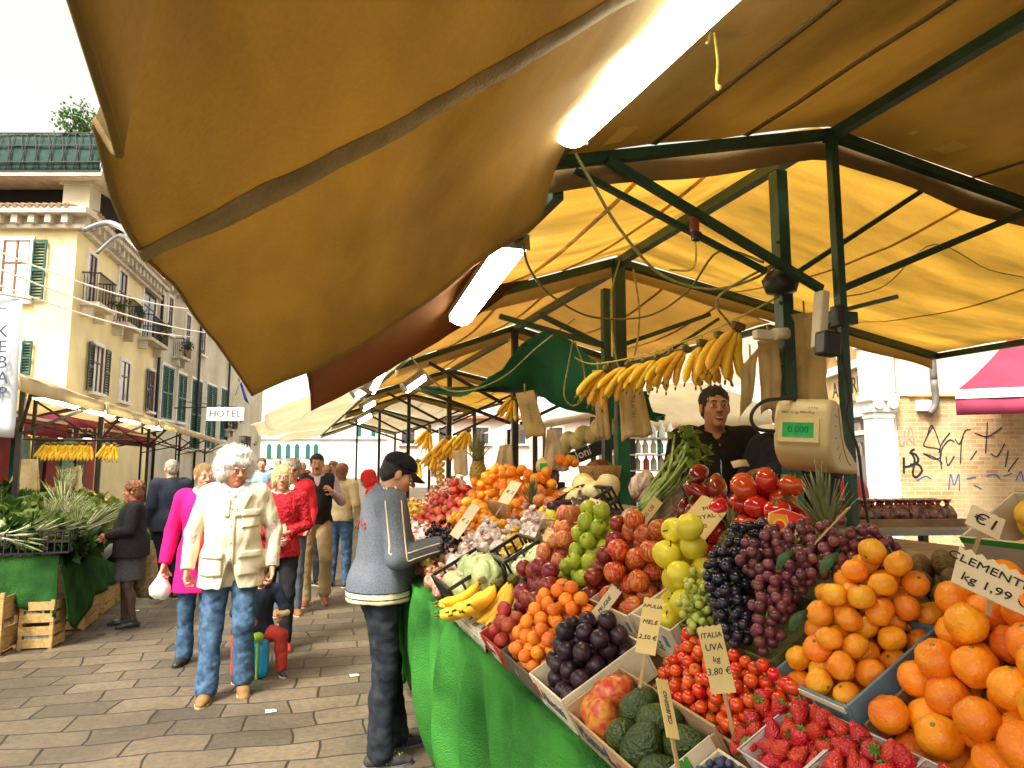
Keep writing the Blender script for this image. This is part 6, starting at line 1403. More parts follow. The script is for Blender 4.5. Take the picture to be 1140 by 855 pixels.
DEF = dict(hipL=(-.092, 0, .92), hipR=(.092, 0, .92), kneL=(-.10, .015, .50), kneR=(.10, .015, .50), ankL=(-.105, -.02, .085), ankR=(.105, -.02, .085),
           shL=(-.182, -.01, 1.435), shR=(.182, -.01, 1.435), elL=(-.235, -.04, 1.16), elR=(.235, -.04, 1.16), wrL=(-.255, .05, .93), wrR=(.255, .05, .93),
           neck=(0, -.015, 1.47), head=(0, .025, 1.625), toeL=0., toeR=0.)
def rotv(p, M): return tuple(M @ V(p))
def person(label, loc, rotz, height=1.75, pose=None, sk='fair', fine=False, top=None, bottom=None, hair=None, shoes=None, headrot=(0, 0), lean=0., curlL=.5, curlR=.5, fem=False, face=True, skirt=None, top2=None, belly=0., coat_hem=None, loc_z=0., hL=None, hR=None, group=None, stocking=None, wide=1.):
    """local frame: facing +y, x to the person's right ; headrot=(yaw to their left +, nod down +)"""
    J = dict(DEF); J.update(pose or {})
    if lean:
        M = Matrix.Rotation(-lean, 3, 'X')
        for k in ('shL', 'shR', 'neck', 'head'): v = V(J[k]) - V((0, 0, .95)); J[k] = tuple(M @ v + V((0, 0, .95)))
    t = thing('person', label, 'person', (loc[0], loc[1], loc_z), rotz, group, scale=height / 1.75); h = .0065 if fine else .011
    sgn = {'L': -1, 'R': 1}; nk, hd = np.array(J['neck']), np.array(J['head'])
    HM = np.array((Matrix.Rotation(headrot[0], 3, 'Z') @ Matrix.Rotation(-headrot[1], 3, 'X')))
    HW = lambda p: hd + HM @ np.array(p, float)
    pel = np.array(J['hipL']) * .5 + np.array(J['hipR']) * .5; ch = (np.array(J['shL']) + np.array(J['shR'])) * .5
    # ---- head with neck
    def headfield(hh):
        H_ = Field(hd - .17, hd + .19, hh); e = lambda c, r, k=.015, op='add': H_.ell(HW(c), r, k, op, HM)
        jw = .052 if fem else .058
        e((0, -.012, .035), (.074, .094, .083), .02); e((0, .022, -.045), (jw, .066, .072), .03); e((0, .068, -.098), (.022, .020, .018), .02)
        for s_ in (-1, 1):
            e((s_ * .037, .052, -.022), (.026, .024, .026), .022); e((s_ * .03, .078, .026), (.026, .012, .009), .014)
            e((s_ * .031, .097, .006), (.017, .017, .011), .010, 'sub'); e((s_ * .031, .083, .014), (.017, .009, .0065), .005); e((s_ * .031, .083, -.005), (.016, .0085, .005), .005)
            e((s_ * .077, -.008, -.005), (.009, .020, .031), .006); e((s_ * .014, .098, -.027), (.0095, .0105, .0085), .008)
        H_.cap(HW((0, .086, .012)), HW((0, .111, -.022)), .009, .0115, .012); H_.ell(HW((0, .111, -.024)), (.0115, .0115, .010), .008)
        e((0, .088, -.056), (.024, .0095, .0065), .007); e((0, .086, -.068), (.020, .0095, .007), .007); e((0, .100, -.062), (.026, .008, .0016), .003, 'sub')
        H_.cap(HW((0, -.02, -.05)), nk + np.array((0, 0, -.03)), .053 if not fem else .046, .060 if not fem else .052, .03); return H_
    Hm = headfield(.0052 if fine else .0085).mesh()
    # ---- hand
    def hand(s, curl, spec):
        el, wr = np.array(J['el' + s]), np.array(J['wr' + s]); d = wr - el; d /= np.linalg.norm(d)
        if spec and 'dir' in spec: d = np.array(spec['dir'], float); d /= np.linalg.norm(d)
        pn = np.array((spec or {}).get('palm', (-sgn[s], .15, 0)), float); pn -= d * (pn @ d); pn /= np.linalg.norm(pn); sd_ = np.cross(d, pn) * (1 if s == 'L' else -1)   # towards the thumb
        if (spec or {}).get('flip'): sd_ = -sd_
        F_ = Field(np.minimum(wr, wr + d * .2) - .11, np.maximum(wr, wr + d * .2) + .11, .0045 if fine else .0075)
        F_.cap(wr - d * .06, wr + d * .01, .027, .024, .02, fl=(pn, .8)); 
        for q, ln in ((-.028, .068), (-.009, .074), (.010, .074), (.028, .070)): F_.cap(wr + d * .008 + sd_ * q * .5, wr + d * ln + sd_ * q, .0155, .0125, .012)
        for q, ln, L_ in ((-.0315, .070, .062), (-.0105, .078, .078), (.0115, .079, .082), (.033, .074, .072)):
            p = wr + d * ln + sd_ * q; a = 0; dr = d + sd_ * q * 2.2
            for i, fr in enumerate((.45, .32, .25)):
                a += curl * (.5 + .5 * i); v = dr * math.cos(a) + pn * math.sin(a); v /= np.linalg.norm(v); e_ = p + v * L_ * fr; F_.cap(p, e_, .0092 - .0008 * i, .0085 - .0008 * i, .004); p = e_
        p = wr + d * .022 + sd_ * .026; 
        for fr, v in ((.040, d * .55 + sd_ * .75 + pn * .35), (.032, d * .8 + sd_ * .35 + pn * (.25 + .5 * curl)), (.022, d * .85 + sd_ * .1 + pn * (.3 + .6 * curl))):
            v = v / np.linalg.norm(v); e_ = p + v * fr; F_.cap(p, e_, .0125, .0105, .007); p = e_
        return F_.mesh()
    hands = [hand('L', curlL, hL), hand('R', curlR, hR)]
    # ---- torso, limbs (continuous under the clothes)
    def torso(F_, o=0., legs=True, arms=True, body=True, k=.05, ao=None, lo=None, tb=1.):
        ao = o if ao is None else ao; lo = o if lo is None else lo; sp = ch - pel; up = sp / np.linalg.norm(sp)
        if body:
            F_.ell(pel + np.array((0, -.012, .03)), ((.158 + o) * wide, .115 + o, .13 + o), k); F_.ell(pel + sp * .42 + np.array((0, .012 + belly * .5, 0)), ((.142 + o) * wide, .108 + o + belly, .17 + o), k)
            F_.ell(pel + sp * .76 + np.array((0, .006 + (.02 if fem else 0), 0)), ((.155 + o) * wide, .115 + o, .17 + o), k); F_.cap(np.array(J['shL']) + (.035, 0, .0), np.array(J['shR']) - (.035, 0, .0), .058 + o, None, k)
            F_.cap(ch + (0, 0, -.03), nk + (0, 0, .01), .085 + o * .6, .056 + o * .3, k)
        for s in 'LR':
            if arms: F_.cap(J['sh' + s], J['el' + s], .054 + ao, .042 + ao, .03); F_.cap(J['el' + s], J['wr' + s], .041 + ao, .027 + ao, .02)
            if legs: F_.cap(np.array(J['hip' + s]), J['kne' + s], .086 + lo, .058 + lo, .035); F_.cap(J['kne' + s], J['ank' + s], .057 + lo, .040 + lo, .025); F_.ell(np.array(J['kne' + s]) * .62 + np.array(J['ank' + s]) * .38 + (0, -.018, 0), (.045 + lo, .048 + lo, .10), .03)
    allp = np.array([J[k] for k in J if k not in ('toeL', 'toeR')]); lo, hi = allp.min(0) - .24, allp.max(0) + .24
    Bf = Field(lo, hi, .016); torso(Bf, -.012)
    def isl(c):
        p = HM.T @ (np.array(c) - hd); return 1 if (abs(p[0]) < .026 and p[1] > .08 and -.077 < p[2] < -.048) else 0
    body = field_obj('body', Bf, [skin(sk), lipm[sk]], t, extra=[Hm] + hands, classify=isl)
    if face:
        for s_ in (-1, 1):
            m = MB(); m.ball(HW((s_ * .031, .0775, .0045)), .0125, 10); m.build('eye', eyew, t, world=False)
            m = MB(); g_ = (.004 * (fem is None)); m.ball(HW((s_ * .031, .0866, .0045)), .0058, 8); m.build('iris', irism, t, world=False)
        hb = hair['m'] if hair and not hair.get('brow') else (hair or {}).get('brow') or shoeb
        for s_ in (-1, 1):
            m = MB(); m.tube([HW((s_ * .013, .0955, .026)), HW((s_ * .03, .0945, .031)), HW((s_ * .050, .079, .025))], [.0032, .0036, .002], 6); m.build('eyebrow', hb, t, world=False)
    # ---- shoes
    if shoes:
        for s in 'LR':
            a = np.array(J['ank' + s]); ty = J['toe' + s]; f = np.array((math.sin((-.12 if s == 'L' else .12)), 1, 0)); f /= np.linalg.norm(f); d = f * math.cos(ty) - np.array((0, 0, math.sin(ty))); u = np.array((0, 0, math.cos(ty))) + f * math.sin(ty)
            b = a - u * .062; F_ = Field(b - .24, b + .26, .0075 if fine else .012)
            F_.cap(b - d * .045 + u * .012, b + d * .10 + u * .006, .040, .044, .02, fl=(u, .85)); F_.cap(b + d * .08 + u * .0, b + d * .155 - u * .004, .044, .036, .02, fl=(u, .7)); F_.cap(b - d * .02 + u * .02, a + u * .01, .040, .043, .02); F_.cut(b - u * .014, -u)
            so = field_obj('shoe', F_, shoes['m'], t)
            x = np.cross(d, u); m = MB(); ol = [(-.090, 0), (-.080, .03), (-.03, .038), (.06, .046), (.13, .047), (.175, .03), (.192, 0), (.175, -.03), (.13, -.047), (.06, -.046), (-.03, -.038), (-.080, -.03)]
            m.prism([V(b + d * p + x * q - u * .026) for p, q in ol], (0, 0, 0), V(u * .016)); m.build('sole', shoes.get('sole', solem), so, world=False)
            if shoes.get('lace'):
                m = MB()
                for k in range(5): c0 = b + d * (.045 + .020 * k) + u * (.053 - .0062 * k); m.tube([c0 - x * .022 + d * .008 * (-1) ** k, c0 + u * .006, c0 + x * .022 - d * .008 * (-1) ** k], .0042, 5)
                c0 = b + d * .03 + u * .06; m.tube(spline([c0, c0 + x * .035 + u * .01, c0 + x * .03 + d * .03 - u * .02, c0, c0 - x * .04 + u * .012, c0 - x * .035 + d * .03 - u * .02, c0], 4), .004, 5); m.build('laces', shoes['lace'], so, world=False)
                m = MB()
                for k in range(3): 
                    for sx in (-1, 1): c0 = b + d * (.03 + .024 * k) + x * .045 * sx; m.tube([c0 + u * .034 - x * sx * .012, c0 - u * .004 + d * .012], .0035, 5)
                m.build('side_stripe', shoes['stripe'], so, world=False)
    if stocking:
        F_ = Field((lo[0], lo[1], .03), (hi[0], hi[1], 1.05), h); 
        for s in 'LR': F_.cap(np.array(J['hip' + s]), J['kne' + s], .082, .056, .03); F_.cap(J['kne' + s], J['ank' + s], .055, .040, .025); F_.ell(np.array(J['kne' + s]) * .62 + np.array(J['ank' + s]) * .38 + (0, -.02, 0), (.048, .050, .11), .03)
        field_obj('tights', F_, stocking, t)
    # ---- trousers / skirt
    if bottom:
        o = bottom.get('o', .016); F_ = Field((lo[0], lo[1], .03), (hi[0], hi[1], 1.12), h); torso(F_, o * .7, arms=False, body=False, lo=o); F_.ell(pel + (0, -.012, .035), ((.150 + o * .6) * wide, .112 + o * .6, .13), .05)
        for s in 'LR':
            if bottom.get('flare'): F_.cap(np.array(J['kne' + s]) * .4 + np.array(J['ank' + s]) * .6, np.array(J['ank' + s]) + (0, .01, -.01), .056 + o, .060 + o, .02)
        F_.cut((0, 0, bottom.get('top', (top or {}).get('hem', .95) + .05)), (0, 0, 1))
        field_obj('trousers', F_, bottom['m'], t, wr=bottom.get('wr', .007), wsc=(6, 6, 15), seed=height * 10)
    if skirt:
        F_ = Field((lo[0], lo[1], .3), (hi[0], hi[1], 1.15), h); F_.ell(pel + (0, 0, .03), (.185 * wide, .145, .15), .04); F_.cap(pel + (-.03, 0, 0), pel + (-.02, .01, -.33), .15, .165, .04); F_.cap(pel + (.03, 0, 0), pel + (.02, .01, -.33), .15, .165, .04); F_.cut((0, 0, skirt['hem']), (0, 0, -1)); field_obj('skirt', F_, skirt['m'], t, wr=.008, wsc=(14, 14, 3))
    # ---- upper garments
    def garment(name, g):
        o = g.get('o', .022); F_ = Field(lo, hi, h); torso(F_, o, legs=False, ao=g.get('ao', o * .75), arms=g.get('sleeves', True))
        hem = g.get('hem', .93)
        if hem < .9:
            F_.cap(pel + (-.04, 0, .05), (pel[0] - .055, pel[1], hem - .1), (.125 + o) * wide, (.135 + o + g.get('flare', 0)) * wide, .05); F_.cap(pel + (.04, 0, .05), (pel[0] + .055, pel[1], hem - .1), (.125 + o) * wide, (.135 + o + g.get('flare', 0)) * wide, .05)
        if g.get('band'): F_.ell(pel + (0, 0, .02), (.155 * wide + o, .12 + o, .12), .03)
        if g.get('hood'): F_.cap(nk + (-.07, -.05, -.01), nk + (.07, -.05, -.01), .05, None, .03)
        # collar
        cz = nk + np.array((0, 0, g.get('collar', .02))); F_.cap(nk + (0, 0, -.05), cz, .078 + o * .4, .066 + o * .2, .03)
        F_.cut(cz, (0, -.55 if g.get('open') else -.35, 1)) if False else None
        a = nk - np.array((0, 0, .08)); 
        B = F_._blk(nk - .2, nk + .25); sl, X, Y, Z = B; pl = (Z - cz[2]) - (Y - cz[1]) * (-.45); F_.F[sl] = np.where((X - nk[0]) ** 2 + (Y - nk[1]) ** 2 < .105 ** 2, np.maximum(F_.F[sl], pl.astype(np.float32)), F_.F[sl])
        # hollow for the neck
        F_.cap(nk + (0, .012, -.02 - g.get('vneck', 0)), HW((0, -.01, -.06)), .057, .063, .006, 'sub')
        if g.get('vneck'): F_.cap(nk + (0, .13, -.0), nk + (0, .16, -g['vneck']), .05, .012, .01, 'sub')
        # hem and cuffs
        z0 = hem; Bz = F_._blk(lo, (hi[0], hi[1], pel[2] + .25)); sl, X, Y, Z = Bz
        nearp = (np.abs(X - pel[0]) < .26) & (np.abs(Y - pel[1]) < .26)
        armd = np.minimum(*[np.sqrt((X - J['wr' + s][0]) ** 2 + (Y - J['wr' + s][1]) ** 2 + (Z - J['wr' + s][2]) ** 2) for s in 'LR'])
        F_.F[sl] = np.where(armd > .085, np.maximum(F_.F[sl], (z0 - Z).astype(np.float32)), F_.F[sl])
        if g.get('sleeves', True):
            for s in 'LR':
                e_, w_ = np.array(J['el' + s]), np.array(J['wr' + s]); d = (w_ - e_) / np.linalg.norm(w_ - e_); c0 = w_ + d * g.get('cuff', -.008); B = F_._blk(c0 - .07, c0 + .11); sl, X, Y, Z = B
                pl = (X - c0[0]) * d[0] + (Y - c0[1]) * d[1] + (Z - c0[2]) * d[2]; near = np.sqrt((X - c0[0]) ** 2 + (Y - c0[1]) ** 2 + (Z - c0[2]) ** 2) < .105
                F_.F[sl] = np.where(near & (pl > -.03), np.maximum(F_.F[sl], pl.astype(np.float32)), F_.F[sl])
        if g.get('split'):
            F_.cap(pel + (0, .2, g['split']), (pel[0], pel[1] + .2, hem - .05), .02, g.get('splitw', .10), .01, 'sub', fl=((0, 1, 0), 3.2))
        return field_obj(name, F_, g['m'], t, wr=g.get('wr', .007), wsc=g.get('wsc', (11, 11, 4)), rough=g.get('rough', 0), classify=g.get('cls'), seed=height * 7)
    gm = None
    if top2: garment(top2.get('name', 'shirt'), top2)
    if top: gm = garment(top.get('name', 'jacket'), top)
    # ---- hair
    if hair:
        F_ = Field(hd - .28, hd + .26, .0065 if fine else .010); st = hair['style']; e = lambda c, r, k=.02, op='add': F_.ell(HW(c), r, k, op, HM)
        if st == 'short': e((0, -.018, .045), (.081, .100, .085)); e((0, -.055, -.005), (.073, .06, .07)); e((0, .10, -.04), (.085, .095, .075), .012, 'sub'); e((0, .115, .03), (.06, .045, .035), .015, 'sub')
        if st == 'fluffy':
            e((0, -.035, .07), (.125, .125, .10)); e((-.085, -.035, .0), (.065, .075, .09)); e((.085, -.035, .0), (.065, .075, .09)); e((0, -.08, -.04), (.11, .07, .10)); e((0, .01, .125), (.095, .075, .045)); e((0, .125, -.035), (.082, .11, .095), .012, 'sub')
        if st == 'bob': e((0, -.02, .045), (.090, .106, .088)); e((0, -.045, -.03), (.090, .07, .10)); e((-.07, .01, -.02), (.026, .05, .075)); e((.07, .01, -.02), (.026, .05, .075)); e((0, .112, -.045), (.056, .075, .075), .012, 'sub'); e((.02, .10, .02), (.03, .02, .02), .01, 'sub')
        if st == 'long': e((0, -.02, .045), (.088, .106, .088)); F_.cap(HW((0, -.06, .0)), HW((0, -.085, -.24)), .085, .07, .03, fl=(HM @ np.array((0, 1, 0)), .6)); e((0, .115, -.04), (.06, .075, .085), .012, 'sub')
        if st == 'curly': e((0, -.025, .05), (.098, .112, .095)); e((0, -.06, -.02), (.092, .07, .08)); e((0, .115, -.04), (.066, .075, .08), .012, 'sub')
        if st == 'tied': e((0, -.018, .042), (.081, .099, .086)); e((0, -.105, .0), (.04, .04, .045)); e((0, .11, -.04), (.07, .08, .085), .012, 'sub')
        ho = field_obj('hair', F_, hair['m'], t, wr=hair.get('wr', .006), wsc=hair.get('wsc', (20, 20, 14)), rough=hair.get('rough', .006))
        cur = dict(fluffy=(.045, 1.), curly=(.025, .9), short=(.018, .25), bob=(.05, .12), long=(.07, .12), tied=(.04, .1))[st]; m = MB(); gg = random.Random(int(height * 999)); vv = ho.data.vertices
        for _ in range(3200 if st == 'fluffy' else 1100):
            v = vv[gg.randrange(len(vv))]; n_ = v.normal; g_ = V((gg.gauss(0, .5), gg.gauss(0, .5), -1)); g_ = (g_ - n_ * g_.dot(n_)).normalized(); r_ = V((gg.gauss(0, 1), gg.gauss(0, 1), gg.gauss(0, 1))) * cur[1] * .5; L_ = cur[0] * gg.uniform(.5, 1.3); w_ = n_.cross(g_) * .0009
            p = v.co - n_ * .002; q = p + (n_ * (.25 + cur[1] * .7) + g_ * .6 + r_).normalized() * L_ * .5; e_ = q + (g_ + n_ * .1 * cur[1] - r_ * .6).normalized() * L_ * .6
            m.add([p - w_, p + w_, q + w_ * .8, q - w_ * .8, e_], [(0, 1, 2, 3), (3, 2, 4)], 0, True)
        m.build('strands', hair['m'], ho, world=False)
    t['_j'] = 0
    return dict(t=t, J=J, HW=HW, HM=HM, top=gm, body=body, hd=hd, nk=nk, pel=pel)
def on_body(P, ob, pts, direction, name, m_, off=.006, th=.004, closed=False):
    """a thin piece of cloth laid on a garment: rows of local points projected along a direction"""
    bv = BVHTree.FromPolygons([v.co.copy() for v in ob.data.vertices], [list(p.vertices) for p in ob.data.polygons]); d = V(direction).normalized(); rows = []
    for r in pts:
        rr = []
        for p in r:
            hit = bv.ray_cast(V(p) - d * 1.0, d)
            rr.append((hit[0] - d * off) if hit[0] is not None else V(p))
        rows.append(rr)
    m = MB(); m.sheet(rows, th=th); return m.build(name, m_, ob, world=False)
def stripe_on(ob, pts, dirs, name, m_, w_, off=.003, n=6):
    bv = BVHTree.FromPolygons([v.co.copy() for v in ob.data.vertices], [list(p.vertices) for p in ob.data.polygons]); q = []
    for p, d in zip(pts, dirs):
        hit = bv.ray_cast(V(p) - V(d).normalized() * .4, V(d).normalized()); q.append(hit[0] if hit[0] is not None else V(p))
    m = MB(); m.tube(spline(q, 4), w_, n); return m.build(name, m_, ob, world=False)
def grid_pts(x0, x1, z0, z1, nx=8, nz=8, f=None): return [[(lerp(x0, x1, i / nx) + (f(lerp(z0, z1, k / nz)) if f else 0), 0, lerp(z0, z1, k / nz)) for i in range(nx + 1)] for k in range(nz + 1)]

# ---------------------------------------------------------------- the man in the cap
cream = fabric('cream_trim', (.62, .55, .36)); greyk = fabric('grey_blue_knit', (.10, .115, .145), .2, 150, .5, 260, col2=(.165, .185, .22))
hb = mat('hair_black', (.012, .009, .007), .5, .4, 40, .5, 90)
A = person('man in a dark cap and grey zip jacket with cream stripes, reaching into the fruit', (.53, 4.02), R(-86), 1.70, sk='tan', fine=True, lean=.02, headrot=(-.10, .42), wide=1.08, belly=.035,
    pose=dict(elR=(.26, .02, 1.15), wrR=(.21, .28, 1.20), elL=(-.26, .12, 1.16), wrL=(-.14, .36, 1.06), hipL=(-.092, -.03, .92), hipR=(.092, -.03, .92), kneL=(-.09, .06, .5), kneR=(.10, .0, .5), ankL=(-.10, .10, .085), ankR=(.11, -.03, .085), head=(0, .06, 1.60), neck=(0, .0, 1.465)),
    top=dict(m=[greyk, cream, fabric('dark_sleeve', (.03, .036, .045))], o=.034, hem=.885, collar=.055, wr=.006, band=True, cuff=.0, cls=lambda c: 1 if (c.z < .945 and abs(c.x) < .23 and c.y < .28) else 0),
    bottom=dict(m=denimd, o=.016, wr=.007, flare=True), shoes=dict(m=mat('trainer_dark', (.025, .023, .022), .7), sole=mat('trainer_sole', (.12, .12, .13), .7), lace=mat('neon_lace', (.42, .62, .02), .6), stripe=mat('trainer_stripe', (.20, .21, .10), .6)),
    hair=dict(style='short', m=hb, wr=.002, rough=.002), curlR=.55, curlL=.6, hR=dict(palm=(0, .1, -1), dir=(-.3, 1, -.2), flip=True), hL=dict(palm=(0, .1, -1), dir=(.3, 1, -.2)))
T_, jk = A['t'], A['top']; HW = A['HW']
capm = fabric('cap_cloth', (.012, .013, .018), .3, 20)
F_ = Field(A['hd'] - .15, A['hd'] + .2, .0065); F_.ell(HW((0, -.012, .058)), (.088, .106, .078), .02, M=A['HM']); n = A['HM'] @ np.array((0, -.12, 1.)); F_.cut(HW((0, 0, .040)), -n); cp_ = field_obj('cap', F_, capm, T_, wr=.002)
rows = []
for i in range(13):
    a = lerp(-1.15, 1.15, i / 12); rows.append([V(HW((.083 * math.sin(a) * lerp(1, .92, q), .075 * math.cos(a) + .012 + q * .085 * math.cos(a * .8), .046 - .028 * q - .03 * math.sin(a) ** 2 * q))) for q in (0, .25, .5, .75, 1)])
m = MB(); m.sheet(rows, th=.004); m.build('brim', capm, cp_, world=False)
m = MB(); m.ball(HW((0, -.012, .136)), .007, 8); m.tube([HW((.088, -.03, .05)), HW((.091, -.03, .056)), HW((.089, -.02, .06))], .006, 6); m.build('button', capm, cp_, world=False)
sh, el, wr = (V(A['J'][k]) for k in ('shR', 'elR', 'wrR'))
for off in (-.030, .022):
    ps, ds = [], []
    nb = V(A['nk']) + V((.06, -.01 + off, .0))
    for i in range(4): p = nb.lerp(sh + V((.01, off, .03)), i / 4); ps.append(p); ds.append((-.25, 0, -1))
    ax = (el - sh).normalized()
    for i in range(7): p = sh.lerp(el, i / 6.5); ps.append(p + V((0, off * 1.2, 0)) - V((0, ax.y, ax.z)) * 0); ds.append((-1, -off * 8, -.25 + .25 * i / 6))
    for i in range(1, 7): p = el.lerp(wr, i / 6.6); ps.append(p + V((0, 0, -off * .8))); ds.append((-1, -.1, .1))
    stripe_on(jk, ps, ds, 'sleeve_stripe', cream, .0048)
m = MB(); c0 = wr - (wr - el).normalized() * .03; d = (wr - el).normalized()
m.lathe([(.040, -.032), (.041, -.005), (.039, .022)], 16, c0, Matrix((d.orthogonal().normalized(), d.cross(d.orthogonal().normalized()), d)).transposed()); m.build('cuff', capm, jk, world=False)
for k in (-.012, .010): MB().lathe([(.0415, k - .004), (.0425, k), (.0415, k + .004)], 16, c0, Matrix((d.orthogonal().normalized(), d.cross(d.orthogonal().normalized()), d)).transposed()).build('cuff_stripe', cream, jk, world=False)
pe = A['pel']
for z, m_ in ((.945, fabric('band_line', (.02, .02, .025))), (.912, fabric('band_line', (.02, .02, .025)))):
    bv = BVHTree.FromPolygons([v.co.copy() for v in jk.data.vertices], [list(p.vertices) for p in jk.data.polygons]); q = []
    for i in range(33):
        a = 2 * PI * i / 32; o_ = V((pe[0], pe[1], z)); dr = V((math.cos(a), math.sin(a), 0)); hit = bv.ray_cast(o_ + dr * .24, -dr); q.append(hit[0] if hit[0] is not None else o_ + dr * .18)
    m = MB(); m.tube(q, .0035, 5); m.build('waist_line', m_, jk, world=False)
bv = BVHTree.FromPolygons([v.co.copy() for v in jk.data.vertices], [list(p.vertices) for p in jk.data.polygons])
redl = fabric('red_felt', (.36, .05, .045))
for i, ch in enumerate('NAILS'):
    a = -.075 + .043 * i; z = 1.335 - .006 * (i - 2) ** 2; hit = bv.ray_cast(V((a, -.6, z)), V((0, 1, 0)))
    if hit[0] is not None:
        nrm = hit[1]; xd = V((0, 0, 1)).cross(nrm)
        o_ = text_obj(ch, .052, redl, None, hit[0] + nrm * .003, xd, (0, 0, 1), ext=.002, font_off=.0015); o_.parent = jk; o_.name = 'letter'
stripe_on(A['t'].children[0] if False else jk, [(.0, -.3, z) for z in (.0,)] * 2, [(0, 1, 0)] * 2, 'x', cream, .001) if False else None
# ---------------------------------------------------------------- the white haired man
offw = fabric('cream_jacket_cloth', (.62, .55, .40), .12, 6, .3, 120); whair = mat('hair_white', (.80, .78, .74), .6, .2, 40, .8, 80)
B = person('white haired man in a cream jacket and blue jeans walking up the street', (-.375, 5.42), R(180), 1.70, sk='ruddy', fine=True, headrot=(.42, .26), wide=1.1, belly=.03,
    pose=dict(elL=(-.285, -.03, 1.15), wrL=(-.285, .06, .90), elR=(.285, -.05, 1.15), wrR=(.30, .03, .90), kneL=(-.10, .10, .52), ankL=(-.115, .02, .13), kneR=(.115, .03, .50), ankR=(.125, .10, .085), toeL=.45),
    top=dict(m=[offw], o=.034, ao=.018, hem=.77, collar=.03, wr=.010, wsc=(12, 12, 6), split=.02, splitw=.075, cuff=.0, flare=.0), top2=dict(name='shirt', m=fabric('check_shirt', (.42, .30, .26), .3, 60), o=.018, hem=.90, collar=.05),
    bottom=dict(m=denim, o=.018, wr=.007, flare=True), shoes=dict(m=mat('shoe_tan_suede', (.20, .11, .035), .8, .25, 14), sole=mat('shoe_sole_tan', (.42, .30, .15), .8)), hair=dict(style='fluffy', m=whair, wr=.014, wsc=(18, 18, 18), rough=.006), curlL=.7, curlR=.7)
jk = B['top']; shade = fabric('jacket_seam', (.38, .31, .19)); F1_ = (0, -1, 0)
for x0, x1, z0, z1, nm in ((-.185, -.065, 1.20, 1.325, 'chest_pocket'), (-.205, -.055, .86, 1.03, 'hip_pocket'), (.055, .205, .86, 1.03, 'hip_pocket')):
    on_body(B, jk, grid_pts(x0, x1, z0, z1), F1_, nm, offw, .007, .007)
    on_body(B, jk, grid_pts(x0 - .006, x1 + .006, z1 - .045, z1 + .006, 8, 3), F1_, 'pocket_flap', offw, .015, .008)
on_body(B, jk, grid_pts(-.022, .022, .93, 1.36, 3, 22), F1_, 'placket', offw, .007, .006)
for s_ in (-1, 1):
    m = MB(); nb = V(B['nk']); on_body(B, jk, [[(s_ * lerp(.02, .135 - .08 * k / 6, i / 5), 0, 1.41 - .13 * k / 6 + .04 * (i / 5) * (1 - k / 6)) for i in range(6)] for k in range(7)], F1_, 'collar', offw, .012, .007)
for z in (1.34, 1.22, 1.10, .99): m = MB(); m.lathe([(.0001, .004), (.008, .003), (.009, 0)], 10, on_body.__defaults__ and V((0, .235, z)), Matrix.Rotation(-PI / 2, 3, 'X')).build('button', shade, jk, world=False)
m = MB(); nb = V(B['nk']); HW = B['HW']; m.tube(spline([nb + V((-.075, .02, .03)), nb + V((-.05, .085, .0)), nb + V((0, .11, -.035)), nb + V((.05, .085, .0)), nb + V((.075, .02, .03)), nb + V((0, -.07, .045)), nb + V((-.075, .02, .03))], 5), .026, 8); m.ball(nb + V((.0, .125, -.05)), (.032, .028, .04), 9); m.tube([nb + V((-.01, .13, -.07)), nb + V((-.03, .15, -.15))], [.02, .03], 7, flat=.6); m.tube([nb + V((.01, .13, -.07)), nb + V((.03, .15, -.13))], [.018, .026], 7, flat=.6)
m.build('scarf', fabric('white_print_scarf', (.55, .32, .33), .4, 30, col2=(.78, .74, .68)), B['t'], world=False)
# ---------------------------------------------------------------- woman in the pink coat
pinkc = fabric('pink_wool', (.62, .010, .16), .15, 10); dblond = mat('hair_dark_blonde', (.30, .19, .08), .5, .4, 40, .6, 90, stretch=(8, 8, 1)); blond = mat('hair_blonde', (.62, .47, .22), .5, .3, 40, .6, 90, stretch=(8, 8, 1)); brownh = mat('hair_brown', (.11, .05, .022), .5, .4, 40, .6, 90); auburn = mat('hair_auburn', (.20, .075, .025), .5, .4, 40, .8, 60); greyh = mat('hair_grey', (.32, .27, .22), .5, .35, 40, .6, 90)
C = person('woman in a bright pink coat with a red bag, walking behind the white haired man', (-.68, 6.32), R(172), 1.62, sk='fair', fem=True, headrot=(.55, .05), wide=.95,
    pose=dict(elR=(.26, -.03, 1.15), wrR=(.29, .05, .86), kneL=(-.09, .06, .5), ankL=(-.09, .0, .10)), top=dict(name='coat', m=[pinkc], o=.03, hem=.62, collar=.03, flare=.03, split=.0, splitw=.10), bottom=dict(m=denim, o=.014, wr=.006, flare=True), shoes=dict(m=shoeb, sole=shoeb), hair=dict(style='tied', m=dblond), curlR=.9)
nb = V(C['nk']); m = MB(); m.tube(spline([nb + V((-.07, .03, .03)), nb + V((0, .10, -.0)), nb + V((.07, .03, .03)), nb + V((0, -.07, .05)), nb + V((-.07, .03, .03))], 5), .034, 8); m.tube(spline([nb + V((-.03, .10, -.02)), nb + V((-.05, .165, -.14)), nb + V((-.06, .185, -.34))], 4), [.035] * 4 + [.03] * 5, 8, flat=.55); m.build('scarf', fabric('teal_pattern_scarf', (.03, .17, .16), .6, 40, col2=(.35, .45, .40)), C['t'], world=False)
